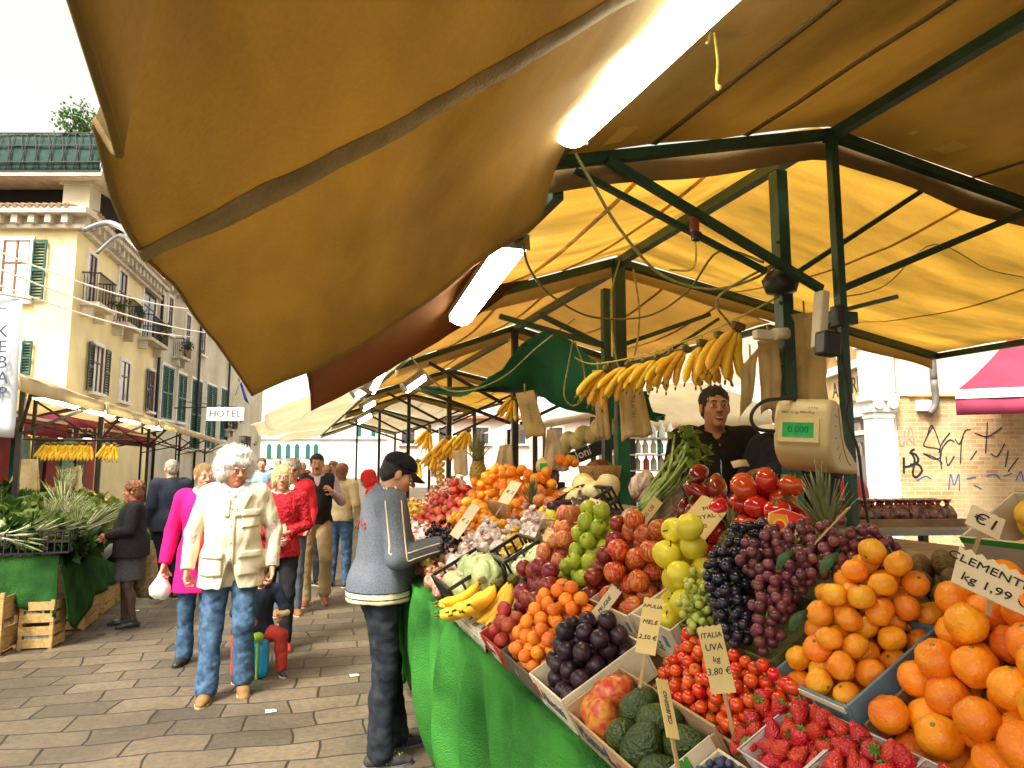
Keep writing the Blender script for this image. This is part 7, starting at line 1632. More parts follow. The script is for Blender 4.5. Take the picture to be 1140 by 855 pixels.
bg_ = thing('handbag', 'red shoulder bag carried by the woman in pink', 'bag', C['t'].matrix_world @ V((-.12, .20, .98))); c0 = C['t'].matrix_world @ V((-.05, .235, 1.0)); m = MB(); m.ball(c0, (.12, .07, .12), 14); m.build('body', fabric('red_leather', (.45, .015, .015), rough=.45), bg_); m = MB(); m.tube(spline([c0 + V((-.08, 0, .09)), C['t'].matrix_world @ V((.0, .19, 1.25)), C['t'].matrix_world @ V((.15, .05, 1.48))], 6), .012, 6); m.build('strap', fabric('red_leather', (.45, .015, .015), rough=.45), bg_)
pb = thing('carrier_bag', 'small white plastic bag in the hand of the woman in pink', 'bag', C['t'].matrix_world @ V((.30, .07, .66))); c0 = C['t'].matrix_world @ V((.30, .08, .68)); m = MB(); m.lathe([(.012, .12), (.03, .07), (.075, .0), (.08, -.06), (.05, -.10), (.0001, -.105)], 16, c0); m.v = [tuple(V(v) + V((1, 1, .5)) * .018 * fbm(V(v) * 22)) for v in m.v]; m.build('body', mat('white_plastic_film', (.78, .76, .72), .4, .1, 14, .4, 40, transl=.3), pb)
# ---------------------------------------------------------------- blonde woman in red
redk = fabric('red_knit', (.45, .018, .03), .5, 45, .9, 60)
Dn = person('blonde woman in a speckled red sweater and dark trousers behind the cream jacket', (-.07, 6.62), R(180), 1.60, sk='fair', fem=True, headrot=(.05, .0), wide=.98, pose=dict(elL=(-.25, -.02, 1.16), wrL=(-.02, .20, 1.08), elR=(.25, -.02, 1.16), wrR=(.05, .21, 1.06), kneL=(-.09, .10, .52), ankL=(-.09, .12, .09)),
    top=dict(name='sweater', m=[redk], o=.022, hem=.86, collar=.0, rough=.008, cuff=-.10), top2=dict(name='shirt', m=fabric('white_cotton', (.72, .70, .66)), o=.012, hem=.9, collar=.04, sleeves=False), bottom=dict(m=fabric('black_cotton', (.018, .018, .022)), o=.014), shoes=dict(m=mat('red_trainer', (.40, .03, .03), .6), sole=mat('orange_sole', (.6, .28, .08), .7)), hair=dict(style='bob', m=blond))
# ---------------------------------------------------------------- man in sunglasses and red jacket
E_ = person('man with sunglasses in a red jacket and jeans, behind the blonde woman', (.02, 7.95), R(180), 1.66, sk='fair', headrot=(-.05, 0), pose=dict(kneR=(.1, .08, .5), ankR=(.1, .02, .1), wrL=(-.21, .12, 1.0)), top=dict(m=[fabric('red_shell', (.55, .02, .03), rough=.6)], o=.034, hem=.88, collar=.05, vneck=.10), top2=dict(name='shirt', m=fabric('white_cotton', (.72, .70, .66)), o=.014, hem=.9, collar=.03), bottom=dict(m=fabric('grey_denim', (.10, .12, .15), .3, 9), o=.014, wr=.006), shoes=dict(m=shoebr), hair=dict(style='curly', m=greyh, rough=.012))
m = MB(); HW = E_['HW']
for s_ in (-1, 1): m.ball(HW((s_ * .031, .098, .004)), (.024, .010, .017), 9)
m.tube([HW((-.075, .02, .01)), HW((-.055, .095, .012)), HW((.055, .095, .012)), HW((.075, .02, .01))], .003, 5); m.build('sunglasses', mat('plastic_black', (.02, .018, .018), .4), E_['t'], world=False)
# ---------------------------------------------------------------- man in the dark vest
G = person('moustached man in a black vest and khaki trousers striding down the street', (.30, 8.50), R(184), 1.73, sk='tan', headrot=(-.12, .05), wide=1.12, belly=.03, pose=dict(kneL=(-.12, .17, .54), ankL=(-.125, .06, .15), toeL=.5, kneR=(.10, .04, .50), ankR=(.10, .08, .085), elL=(-.30, -.03, 1.18), wrL=(-.17, .14, 1.30), elR=(.26, -.06, 1.15), wrR=(.27, .02, .92)),
    top=dict(name='vest', m=[fabric('black_quilt', (.02, .021, .024), .3, 14)], o=.030, hem=.92, collar=.045, vneck=.12, sleeves=False), top2=dict(name='shirt', m=fabric('lilac_shirt', (.48, .42, .52), .12, 30), o=.016, hem=.9, collar=.05), bottom=dict(m=fabric('khaki', (.36, .27, .14), .2, 8), o=.018, wr=.007, flare=True), shoes=dict(m=mat('shoe_redbrown', (.20, .06, .03), .5)), hair=dict(style='short', m=hb))
m = MB(); HW = G['HW']; m.tube([HW((-.026, .092, -.052)), HW((0, .102, -.046)), HW((.026, .092, -.052))], [.004, .007, .004], 6); m.build('moustache', hb, G['t'], world=False)
# ---------------------------------------------------------------- people seen from behind
Hh = person('long haired woman in a beige jacket seen from behind near the stalls', (.66, 9.5), R(-20), 1.62, sk='fair', fem=True, face=False, top=dict(m=[fabric('beige_cloth', (.52, .42, .24))], o=.024, hem=.93, collar=.02), bottom=dict(m=denim, o=.016), shoes=dict(m=shoeb), hair=dict(style='long', m=auburn))
I_ = person('person in a black coat standing left of the long haired woman', (.47, 9.75), R(30), 1.60, sk='tan', face=False, top=dict(name='coat', m=[fabric('black_wool', (.02, .02, .024))], o=.03, hem=.75, collar=.04), bottom=dict(m=fabric('black_cotton', (.018, .018, .022)), o=.02), shoes=dict(m=shoeb), hair=dict(style='short', m=brownh))
navy = fabric('navy_stripe_jacket', (.025, .03, .05), .5, 30, stretch=(12, 12, .5))
K_ = person('grey haired man in a navy jacket seen from behind by the left stall', (-1.38, 9.3), R(25), 1.66, sk='fair', face=False, headrot=(0, .1), wide=1.1, top=dict(m=[navy], o=.03, hem=.85, collar=.03), bottom=dict(m=fabric('black_cotton', (.018, .018, .022)), o=.02), shoes=dict(m=shoeb), hair=dict(style='short', m=greyh))
# ---------------------------------------------------------------- woman at the vegetable stall
ddj = fabric('black_tweed', (.022, .022, .025), .4, 60, .6, 150)
L_ = person('short auburn haired woman in a black jacket and grey skirt by the vegetables', (-1.50, 7.9), R(97), 1.43, sk='ruddy', fem=True, headrot=(-.12, .06), wide=1.22, belly=.05, pose=dict(elL=(-.27, .03, 1.17), wrL=(-.06, .27, 1.10), elR=(.27, .03, 1.17), wrR=(.04, .29, 1.08), ankR=(.10, .04, .085), kneR=(.10, .05, .5), ankL=(-.10, -.07, .085)),
    top=dict(m=[ddj], o=.032, hem=.84, collar=.03, vneck=.06), top2=dict(name='scarf', m=fabric('red_cotton', (.5, .02, .02)), o=.018, hem=1.1, collar=.05, sleeves=False), skirt=dict(m=fabric('grey_wool_skirt', (.075, .075, .08), .3, 40), hem=.56), stocking=mat('brown_tights', (.06, .035, .025), .5, .2), shoes=dict(m=shoeb, sole=shoeb), hair=dict(style='curly', m=auburn, rough=.016, wr=.012), curlL=.9, curlR=.9)
hbg = thing('handbag', 'black leather handbag on the arm of the woman at the vegetables', 'bag', L_['t'].matrix_world @ V((.30, .10, .75))); c0 = L_['t'].matrix_world @ V((.30, .16, .86)); m = MB(); m.ball(c0, (.15, .075, .105), 14); m.v = [tuple(V(v) + V((1, 1, 1)) * .012 * fbm(V(v) * 14)) for v in m.v]; lth = mat('black_leather', (.012, .012, .013), .28, .3, 20); m.build('body', lth, hbg); m = MB(); m.tube(spline([c0 + V((-.12, 0, .06)), L_['t'].matrix_world @ V((.29, .10, 1.16)), c0 + V((.12, 0, .06))], 6), .009, 6); m.build('strap', lth, hbg)
m = MB(); m.sheet([[c0 + V((-.06 + .07 * i - .05 * k, -.075, .11 - .05 * i - .06 * k)) for i in (0, 1)] for k in (0, 1, 2)], th=.003); m.build('letter', whitest, hbg)
nbg = thing('shopping_bag', 'beige patterned shopping bag hanging behind the woman in the skirt', 'bag', L_['t'].matrix_world @ V((.30, -.22, .45))); c0 = L_['t'].matrix_world @ V((.28, -.16, .60)); m = MB(); m.lathe([(.05, .32), (.09, .22), (.13, 0), (.12, -.2), (.07, -.26), (.0001, -.265)], 16, c0, squash=(.9, .45)); m.build('body', fabric('beige_weave', (.32, .24, .13), .5, 30), nbg)
# ---------------------------------------------------------------- child on the blue ride-on case
navyk = fabric('navy_cotton', (.02, .026, .05)); redt = fabric('red_trousers', (.46, .045, .035), .2, 9)
Ch = person('small child in a navy top and red trousers seated on the blue case', (-.20, 5.95), R(188), 1.10, sk='fair', face=True, headrot=(0, .25), pose=dict(hipL=(-.10, 0, .45), hipR=(.10, 0, .45), kneL=(-.24, .30, .46), kneR=(.24, .30, .46), ankL=(-.26, .34, .09), ankR=(.26, .34, .09), shL=(-.20, .03, .97), shR=(.20, .03, .97), elL=(-.30, .12, .75), wrL=(-.24, .36, .72), elR=(.29, .12, .75), wrR=(.16, .34, .70), neck=(0, .03, 1.01), head=(0, .07, 1.17)), top=dict(name='sweatshirt', m=[navyk], o=.028, hem=.46, collar=.03), bottom=dict(m=redt, o=.026, top=.60), shoes=dict(m=shoeb), hair=dict(style='short', m=brownh), curlL=.8)
w_ = Ch['t'].matrix_world; rc = thing('ride_on_case', 'bright blue and green ride on case under the child', 'suitcase', w_ @ V((0, .1, 0))); blu = mat('case_blue', (.015, .26, .52), .3, .1); grn = mat('case_green', (.30, .52, .03), .35, .1)
m = MB(); c0 = w_ @ V((0, .12, .36)); m.bbox(c0 - V((0, 0, .10)), (.17, .36, .26), .05); m.build('shell', blu, rc)
m = MB(); m.bbox(c0 - V((0, 0, .10)), (.018, .372, .272), .008); m.ball(c0 + V((0, -.16, .08)), (.045, .04, .035), 10); m.build('trim', grn, rc)
for x, y in ((-.07, -.12), (.07, -.12), (-.07, .12), (.07, .12)): MB().tube([c0 + V((x - .012, y, -.255)), c0 + V((x + .012, y, -.255))], .03, 12).build('wheel', shoeb, rc)
sn = MB(); p = w_ @ V(V(Ch['J']['wrL']) + V((.0, .07, .03))); sn.ball(p, (.05, .035, .025), 12); sn.v = [tuple(V(v) + V((1, 1, 1)) * .01 * fbm(V(v) * 30)) for v in sn.v]; tag(sn.build('bread_roll', mat('bread', (.62, .46, .22), .8, .2, 14)), 'bitten bread roll in the hand of the child', 'bread')
# ---------------------------------------------------------------- the young seller and his neighbour
pl = MB(); pl.box((2.5, 3.1, .13), (1.1, 1.8, .255)); tag(pl.build('duckboard', plank), 'wooden platform behind the fruit stall that the seller stands on', 'platform')
blk = fabric('black_jacket', (.016, .015, .014), .3, 14, rough=.7)
S = person('young dark haired seller in a black jacket smiling behind the tomatoes', (2.26, 3.30), R(180 - 24), 1.72, sk='tan', fine=True, loc_z=.33, wide=.9, headrot=(.06, -.03), pose=dict(elR=(.26, .02, 1.18), wrR=(.10, .25, 1.08), elL=(-.25, .03, 1.17), wrL=(-.10, .26, 1.08)), top=dict(m=[blk], o=.034, hem=.9, collar=.05, vneck=.06), bottom=dict(m=denimd, o=.02), shoes=dict(m=shoeb), hair=dict(style='short', m=hb, wr=.004, rough=.008), curlL=.7, curlR=.8)
HW = S['HW']; m = MB(); m.tube([HW((-.022, .0925, -.060)), HW((-.011, .0975, -.0635)), HW((0, .099, -.0645)), HW((.011, .0975, -.0635)), HW((.022, .0925, -.060))], [.001, .003, .0035, .003, .001], 6); m.build('teeth', mat('teeth', (.7, .66, .58), .3), S['t'], world=False)
m = MB(); nb = V(S['nk']); m.tube([nb + V((0, .135, -.05)), nb + V((0, .162, -.16)), nb + V((0, .165, -.4))], .004, 5); m.build('zip', mat('chrome', (.5, .52, .55), .25), S['top'], world=False)
N_ = person('person in a dark jacket hidden behind the tall post, handing over change', (2.40, 2.84), R(110), 1.74, sk='brown', fine=False, loc_z=.26, headrot=(-.1, .1), pose=dict(elR=(.25, .10, 1.16), wrR=(.12, .42, 1.10), elL=(-.24, .20, 1.22), wrL=(-.12, .44, 1.33)), top=dict(m=[fabric('navy_fleece', (.022, .024, .034), .3, 30)], o=.034, hem=.9, collar=.04), bottom=dict(m=denimd, o=.02), shoes=dict(m=shoeb), hair=dict(style='short', m=hb), curlL=.55, curlR=.55, hL=dict(dir=(.1, 1, -.05), palm=(0, -.1, -1)))
m = MB(); p = N_['t'].matrix_world @ V((-.07, .56, 1.345)); m.sheet([[p + CAMR * (.035 * (i - 1)) + V((0, 0, .014 * k + .01 * math.sin(i))) + CAMF * .02 * k for i in range(3)] for k in range(3)], th=.003); tag(m.build('paper_bag', mat('kraft_paper', (.55, .45, .28), .8, .15)), 'small paper bag between the hands behind the tomatoes', 'paper bag')
M1 = person('dark haired seller half hidden by the hanging bags far back', (2.02, 5.3), R(160), 1.64, sk='brown', headrot=(.6, .1), top=dict(m=[fabric('white_cotton', (.72, .70, .66))], o=.024, hem=.9, collar=.03), bottom=dict(m=denimd), shoes=dict(m=shoeb), hair=dict(style='bob', m=hb))
M2 = person('shopper in a bright red hooded jacket beyond the man in the cap', (1.1, 8.2), R(70), 1.58, sk='fair', lean=.35, headrot=(0, .5), top=dict(m=[fabric('scarlet_shell', (.62, .02, .02), rough=.6)], o=.034, hem=.86, collar=.07, hood=True), bottom=dict(m=denimd), shoes=dict(m=shoeb), hair=dict(style='bob', m=mat('scarlet_hood', (.60, .02, .02), .7)))
for i, (lb, px_, py_, rz, hh, c1, m2, hs_, hm) in enumerate((('distant shopper in a pale blue shirt in mid street', -.5, 13.5, 180, 1.72, (.25, .36, .5), denimd, 'short', brownh), ('distant woman in a mustard jacket walking away', .1, 15.5, 10, 1.62, (.45, .28, .05), denim, 'bob', auburn),
    ('distant man in a dark green coat near the left tents', -1.15, 12.6, 170, 1.74, (.03, .06, .04), denimd, 'short', hb), ('distant shopper in a white top beyond the man in the vest', .75, 13.0, 150, 1.66, (.7, .68, .64), denim, 'long', brownh), ('farthest shopper in a dark coat towards the palace', -.3, 19., 175, 1.72, (.03, .03, .035), denimd, 'short', greyh), ('farthest woman in a brick red jacket towards the palace', .35, 21., 190, 1.64, (.4, .08, .04), denimd, 'bob', blond))):
    person(lb, (px_, py_), R(rz), hh, face=False, fem=i % 2 == 1, pose=dict(kneL=(-.10, .10, .52), ankL=(-.10, .03, .12)), top=dict(m=[fabric('coat_' + 'blue mustard green white black brick'.split()[i], c1)], o=.03, hem=.86, collar=.03), bottom=dict(m=m2, o=.016), shoes=dict(m=shoeb), hair=dict(style=hs_, m=hm))
for i in range(1, 5):
    m = MB(); a, b = random.uniform(-2, .5), random.uniform(3.5, 9); m.sheet([[V((a + .035 * k + .01 * math.sin(j * 3), b + .03 * j, .006 + .008 * abs(fbm(V((k, j + i * 3, 2)))))) for k in range(3)] for j in range(3)], th=.001)
    tag(m.build('litter_scrap', whitest if i % 3 else leafm), 'small scrap of litter trodden on the paving', 'litter', 'litter on the paving')
# ================================================================== price cards
stick = mat('card_stick', (.35, .24, .10), .7)
def sign(label, P0, P1, wdir, width, lines, size, m_=signm, zig=False, group=None, tx=None, tdir=None, shear=.15, ink=None, cat='price card', ty=None):
    """card standing between P0 (bottom middle) and P1 (top middle)"""
    P0 = V(P0); P1 = V(P1); up = (P1 - P0).normalized(); x = V(wdir); x = (x - up * x.dot(up)).normalized(); n = x.cross(up)
    if n.dot(CAMP - P0) < 0: n = -n; 
    t = thing('price_card', label, cat, P0, group=group); L_ = (P1 - P0).length; ol = []
    kz = 14
    for i in range(kz + 1): ol.append(P0 + x * (width * (i / kz - .5)) )
    for i in range(kz + 1): ol.append(P0 + up * (L_ + (.004 * (-1) ** i if zig else .0015 * math.sin(i * 1.7))) + x * (width * (.5 - i / kz)))
    MB().prism(ol, (0, 0, 0), n * -.0022).build('card', m_, t)
    MB().bar(P0 - up * (.03 if zig else .08) - n * .004, P0 + up * L_ * .6 - n * .004, .007, .004, up=n).build('stick', stick, t)
    td = V(tdir).normalized() if tdir is not None else x
    td = (td - n * td.dot(n)).normalized(); tu = n.cross(td)
    for i, (s_, f, sc_) in enumerate(lines):
        ob = text_obj(s_, size * sc_, ink or inkd, t, P0 + up * L_ * f + n * .0006, td, tu, ext=.0005, shear=shear)
    return t
def Ud(px, py, u): # point above the display at slope distance u
    p = DO + EU * u; r = ray(px, py); tt = (p.x - CAMP.x) / r.x; return CAMP + r * tt
q0, q1 = U(806, 772, d=1.30), U(789, 697, d=1.33)
sign('tall price card reading uva between the cherry tomatoes and the grapes', q0, q1, CAMR - CAMF * .5 - V((0, 0, .3)), .046, [('ITALIA', .86, .8), ('UVA', .68, 1), ('kg', .50, .9), ('3,80 €', .32, 1.0)], .0175)
q0, q1 = U(718, 728, d=1.55), U(728, 666, d=1.66)
sign('slanting price card reading apulia in front of the yellow apples', q0, q1, CAMR + V((0, 0, .25)), .046, [('APULIA', .84, .9), ('MELE', .55, 1), ('2,50 €', .28, 1)], .0155, m_=signm)
q0, q1 = U(766, 596, d=2.0), U(798, 557, d=2.12)
sign('wide price card reading mele royal above the yellow apples', q0, q1, CAMR + V((0, 0, .12)), .098, [('MELE', .78, 1), ('ROYAL', .50, 1), ('KG 2,50', .20, .95)], .024, tdir=CAMR + V((0, 0, .25)))
q0, q1 = U(893, 624, d=1.48), U(945, 566, d=1.42)
sign('thin price card seen almost edge on above the purple grapes', q0, q1, CAMF + CAMR * .75, .03, [('UVA KG 2', .5, 1)], .014, tdir=q1 - q0, shear=.1)
q0, q1 = U(659, 692, d=1.95), U(687, 655, d=2.02)
sign('narrow price card leaning over the apricots', q0, q1, CAMR - V((0, 0, .5)), .035, [('PRUGNE', .5, 1)], .016, m_=signw, tdir=q1 - q0)
q0, q1 = U(711, 584, d=2.35), U(733, 556, d=2.4)
sign('narrow price card leaning among the cucumbers', q0, q1, CAMR - V((0, 0, .4)), .04, [('KG 1,50', .5, 1)], .017, tdir=q1 - q0)
q0, q1 = U(750, 822, d=1.22), U(737, 756, d=1.30)
sign('narrow price card standing between avocados and cherry tomatoes', q0, q1, CAMR + V((0, 0, -.4)) + CAMF * .4, .028, [('CILIEGINO', .5, .9)], .014, tdir=q1 - q0)
q0, q1 = U(1104, 668, d=1.06), U(1112, 627, d=1.11)
sign('big zigzag price card reading clementine on the orange heap', q0, q1, CAMR, .115, [('CLEMENTINE', .70, 1.05), ('kg 1,99 €', .26, 1.05)], .0235, m_=signw, zig=True)
q0, q1 = U(1093, 592, d=1.30), U(1101, 570, d=1.33)
sign('small price card tucked behind the upper oranges', q0, q1, CAMR, .06, [('€1', .5, 1.3)], .03, m_=signw)
q0, q1 = U(655, 578, d=2.7), U(664, 556, d=2.75)
sign('small price card among the carrots', q0, q1, CAMR + V((0, 0, .3)), .055, [('0,99', .5, 1)], .022)
for i, (a, b) in enumerate((((612, 588), (600, 604)), ((560, 560), (575, 545)), ((505, 598), (530, 570)), ((640, 600), (628, 612)))):
    q0, q1 = U(*a, d=3.0 + .4 * i), U(*b, d=3.1 + .4 * i)
    if q1.z < q0.z: q0, q1 = q1, q0
    sign(['small card behind the pink apples', 'small card by the box of far oranges', 'small card in front of the white packets', 'small card beside the green pears'][i], q0, q1 + V((0, 0, .04)), CAMR + V((0, 0, .2)), .06, [('€ 2', .5, 1)], .03, m_=signw)
# sticker box
sb = thing('fruit_label_card', 'orange and red hexagonal label card with a round seal beside the pineapple', 'label card', U(872, 600, d=1.72)); c = U(873, 583, d=1.72); x = (CAMR + V((0, 0, .15))).normalized(); up = (V((0, 0, 1)) + CAMF * .45).normalized(); up = (up - x * up.dot(x)).normalized(); n = x.cross(up)
if n.dot(CAMP - c) < 0: n = -n
def hexa(cx_, cy_, rx, ry, k=6, a0=0): return [c + x * (cx_ + rx * math.cos(a0 + 2 * PI * i / k)) + up * (cy_ + ry * math.sin(a0 + 2 * PI * i / k)) for i in range(k)]
mr_ = mat('label_red', (.62, .035, .02), .4); mo_ = mat('label_orange', (.80, .30, .02), .4)
MB().prism([c + x * a + up * b for a, b in ((-.052, -.02), (-.028, .034), (.01, .04), (.056, .012), (.03, -.028), (-.01, -.042))], (0, 0, 0), n * -.003).build('card', cardw, sb)
MB().prism([c + x * a + up * b for a, b in ((-.049, -.019), (-.027, .031), (.012, .022), (.006, -.036), (-.010, -.039))], n * .0003, n * .0012).build('orange_panel', mo_, sb)
MB().prism([c + x * a + up * b for a, b in ((-.024, .032), (.01, .037), (.053, .012), (.012, -.022), (.014, .022))], n * .0004, n * .0013).build('red_panel', mr_, sb)
MB().prism(hexa(-.012, -.002, .017, .017, 18), n * .0016, n * .0022).build('seal', mat('label_gold', (.75, .45, .05), .4), sb); MB().prism(hexa(-.012, -.002, .011, .011, 18), n * .0024, n * .0030).build('seal_centre', mr_, sb)
MB().box(D(.66, 1.52, .10), (.07, .07, .16), DROT).build('backing_box', cardk, sb)
# clear pack of grapes with label
cp = thing('grape_pack', 'clear plastic pack of pale grapes with a white label behind the purple grapes', 'pack', D(.60, 1.30, .12), rot=DROT)
MB().bbox((0, 0, .02), (.11, .12, .05), .008).build('box', m_clear, cp, world=False)
m = MB(); m.bbox((-.008, -.01, .0465), (.045, .05, .002), .0005); m.build('label', whitest, cp, world=False)
GM = MB(); GM.lathe(prof_sphere(.0115, 1.05, 0, 0, 7), 9); GM = GM.mesh('grape', m_ggrape)
for i in range(6):
    for j in range(6): o = link_mesh('grape', GM, cp); o.matrix_local = Matrix.Translation(V((-.042 + .017 * i, -.045 + .018 * j, .012 + .006 * ((i + j) % 2))))

# ================================================================== hanging scale
sc_t = thing('hanging_scale', 'cream hanging electronic scale with a green display in front of the post', 'scale', U(915, 525, d=1.88))
crm = mat('scale_cream', (.62, .50, .25), .38, .08, 6, .05, 40)
pc = U(893, 481, d=1.90); wd = (CAMR * .74 - CAMF * .67).normalized(); bk_ = (CAMR * .67 + CAMF * .74); upv = V((0, 0, 1)) 
tilt = Matrix.Rotation(R(5), 3, CAMF); wd = tilt @ wd; upv = tilt @ upv; bk_ = (bk_ - wd * bk_.dot(wd)).normalized()
prf = [(.0, .085), (-.012, .05), (-.012, -.012), (-.002, -.055), (.026, -.088), (.062, -.103), (.11, -.110), (.18, -.112), (.255, -.116), (.268, -.106), (.20, -.068), (.125, -.030), (.098, .015), (.078, .058), (.060, .088), (.03, .094)]
W2 = .078; sp = spline([V((a, b, 0)) for a, b in prf + prf[:1]], 3)[:-1]; secs = []
for q, s_ in ((-1, .86), (-.93, .96), (-.8, 1.), (.8, 1.), (.93, .96), (1, .86)):
    secs.append([pc + wd * (W2 * q) + bk_ * (.075 + (p.x - .075) * s_) + upv * (-.01 + (p.y + .01) * s_) for p in sp])
m = MB(); k = len(sp); m.add([p for s_ in secs for p in s_], [(i * k + j, i * k + (j + 1) % k, (i + 1) * k + (j + 1) % k, (i + 1) * k + j) for i in range(5) for j in range(k)], 0, True); o = len(m.v) - 6 * k
m.f += [list(range(o, o + k))[::-1], list(range(o + 5 * k, o + 6 * k))]; m.m += [0, 0]; m.sm += [False, False]; m.build('body', crm, sc_t)
def fpt(a, b, d=-.0135): return pc + wd * a + upv * b + bk_ * d
def fbox(a0, a1, b0, b1, d0, d1): 
    mb = MB(); mb.box(fpt((a0 + a1) / 2, (b0 + b1) / 2, (d0 + d1) / 2), (a1 - a0, d1 - d0, b1 - b0), Matrix((wd, bk_, upv)).transposed()); return mb
fbox(-.060, .050, -.028, .038, -.017, -.010).build('bezel', mat('scale_bezel', (.70, .58, .28), .4, .05), sc_t)
fbox(-.048, .036, -.014, .026, -.0185, -.0165).build('display', mat('lcd_green', (.01, .26, .055), .15, .25, 30, emis=.12), sc_t)
text_obj('0.000', .026, mat('lcd_dark', (.004, .09, .02), .4), sc_t, fpt(-.005, .006, -.0188), wd, upv, 'digits', ext=.0003)
text_obj('MAX 15 kg  MIN 40 g', .010, mat('scale_print', (.25, .16, .05), .6), sc_t, fpt(-.01, .055, -.0126), wd, upv, 'printed_mark', ext=.0002); text_obj('e = 5 g', .009, mat('scale_print', (.25, .16, .05), .6), sc_t, fpt(.03, .068, -.0088), wd, upv, 'printed_mark', ext=.0002)
m = MB(); sd_ = wd * (W2 * .97 + .002)
m.tube(spline([pc + wd * (W2 * 1.0) + bk_ * a + upv * b for a, b in ((.05, .07), (.065, .03), (.085, -.01), (.115, -.05), (.15, -.078), (.18, -.088))], 4), .0016, 5)
for a, b, da, db in ((.02, .05, .025, -.006), (.022, .02, .022, .0), (.03, -.015, .022, .004), (.045, -.045, .02, .010), (.07, -.07, .012, .015)): m.tube([pc + wd * W2 + bk_ * a + upv * b, pc + wd * W2 + bk_ * (a + da) + upv * (b + db)], .0011, 4)
m.build('seam_line', mat('scale_print', (.25, .16, .05), .6), sc_t)
m = MB(); h0 = U(884, 444, d=1.93); m.tube(spline([h0, U(868, 444, d=1.92), U(850, 447, d=1.90), U(838, 458, d=1.88), U(837, 470, d=1.88), U(845, 478, d=1.88), U(862, 480, d=1.89)], 5), .0052, 8); m.tube([h0, U(884, 444, d=2.2)], .006, 8); m.build('hook', steel_d, sc_t)
# ================================================================== plastic bags hanging on the posts
film = mat('bag_film', (.72, .62, .36), .4, .15, 8, .6, 30, transl=.6); filmw = mat('bag_film_white', (.78, .70, .52), .5, .12, 8, .5, 30, transl=.5); bagk = mat('bag_print', (.20, .24, .10), .7)
def hung_sheet(label, px, d, name='carrier_bags', m_=film, fold=.012, group=None, txt=None, layers=1, cat='bags'):
    """px: quadrilateral tl,tr,br,bl in the picture at distance d"""
    tl, tr, br, bl = [U(*p, d=d) for p in px]; t = thing(name, label, cat, bl.lerp(br, .5), group=group)
    for L_ in range(layers):
        rows = []; sh_ = CAMF * .012 * L_ + CAMR * .006 * L_
        for k in range(15):
            q = k / 14; r = []
            for i in range(13):
                a = i / 12; p = tl.lerp(tr, a).lerp(bl.lerp(br, a), q); n_ = fbm(V((p.x * 14 + L_ * 9, p.y * 14, p.z * 9)))
                r.append(p + CAMF * (fold * n_ + .5 * fold * math.sin(a * 13 + L_) * (.2 + q)) + sh_ + V((0, 0, .012 * math.sin(a * 6 + 2 * L_) * q)))
            rows.append(r)
        m = MB(); m.sheet(rows, th=.0015); m.build('sheet', m_, t)
    MB().tube([tl.lerp(tr, .5) + V((0, 0, .05)), tl.lerp(tr, .5) + V((0, 0, -.01))], .004, 6).build('hanging_loop', ropem, t)
    if txt:
        c_ = tl.lerp(tr, .5).lerp(bl.lerp(br, .5), .5); dn = (bl - tl).normalized()
        text_obj(txt, (tr - tl).length * .26, bagk, t, c_ - CAMF * (fold * 1.5 + .012), -dn if (bl - tl).length > (tr - tl).length else (tr - tl), CAMR * -1 if (bl - tl).length > (tr - tl).length else V((0, 0, 1)), ext=.0005)
    return t
hung_sheet('crumpled translucent bags hanging between the two tall posts', [(874, 352), (916, 345), (922, 450), (880, 447)], 2.85, fold=.03, txt=None, group='bags near the scale')
hung_sheet('pale bags hanging to the left of the tall post', [(843, 380), (866, 372), (872, 452), (848, 462)], 2.8, fold=.02, group='bags near the scale')
hung_sheet('crumpled bags on the left of the pale bags by the tall post', [(824, 410), (846, 384), (838, 440), (824, 470)], 2.78, fold=.02, group='bags near the scale')
hung_sheet('printed bags hanging behind the lowest bananas', [(688, 425), (712, 415), (727, 482), (692, 492)], 3.6, fold=.015, txt='FRUTTA')
hung_sheet('long narrow bags hanging at the left of the double post', [(659, 412), (672, 412), (680, 486), (666, 492)], 3.8, fold=.01)
hung_sheet('slanting bundle of printed bags pinned below the tarpaulin', [(574, 438), (594, 434), (608, 482), (586, 490)], 4.4, fold=.01, txt='VERDURA')
hung_sheet('white bags hanging in folds above the yellow gourds', [(609, 478), (619, 477), (634, 522), (604, 526)], 4.5, m_=filmw, fold=.03)
hung_sheet('flat pale bags hanging above the far oranges', [(556, 496), (570, 494), (572, 526), (550, 524)], 5.4, m_=filmw, fold=.015)
hung_sheet('pale bags hanging left of the far pineapple', [(504, 502), (520, 500), (521, 528), (506, 530)], 5.9, m_=filmw, fold=.015)
hung_sheet('small pale bags hanging near the far bananas', [(479, 512), (488, 510), (490, 532), (480, 532)], 6.3, m_=filmw, fold=.015)
t = thing('garlic_string', 'string of small yellow packets hanging far down the stall', 'string', U(489, 540, y=6.2)); m = MB()
for k in range(12): p = U(489 + (k % 2) * 3, 500 + 3.4 * k, y=6.2); m.ball(p, (.03, .03, .025), 7)
m.build('packets', p_yel, t); MB().tube([U(489, 478, y=6.2), U(490, 540, y=6.2)], .006, 5).build('cord', ropem, t)
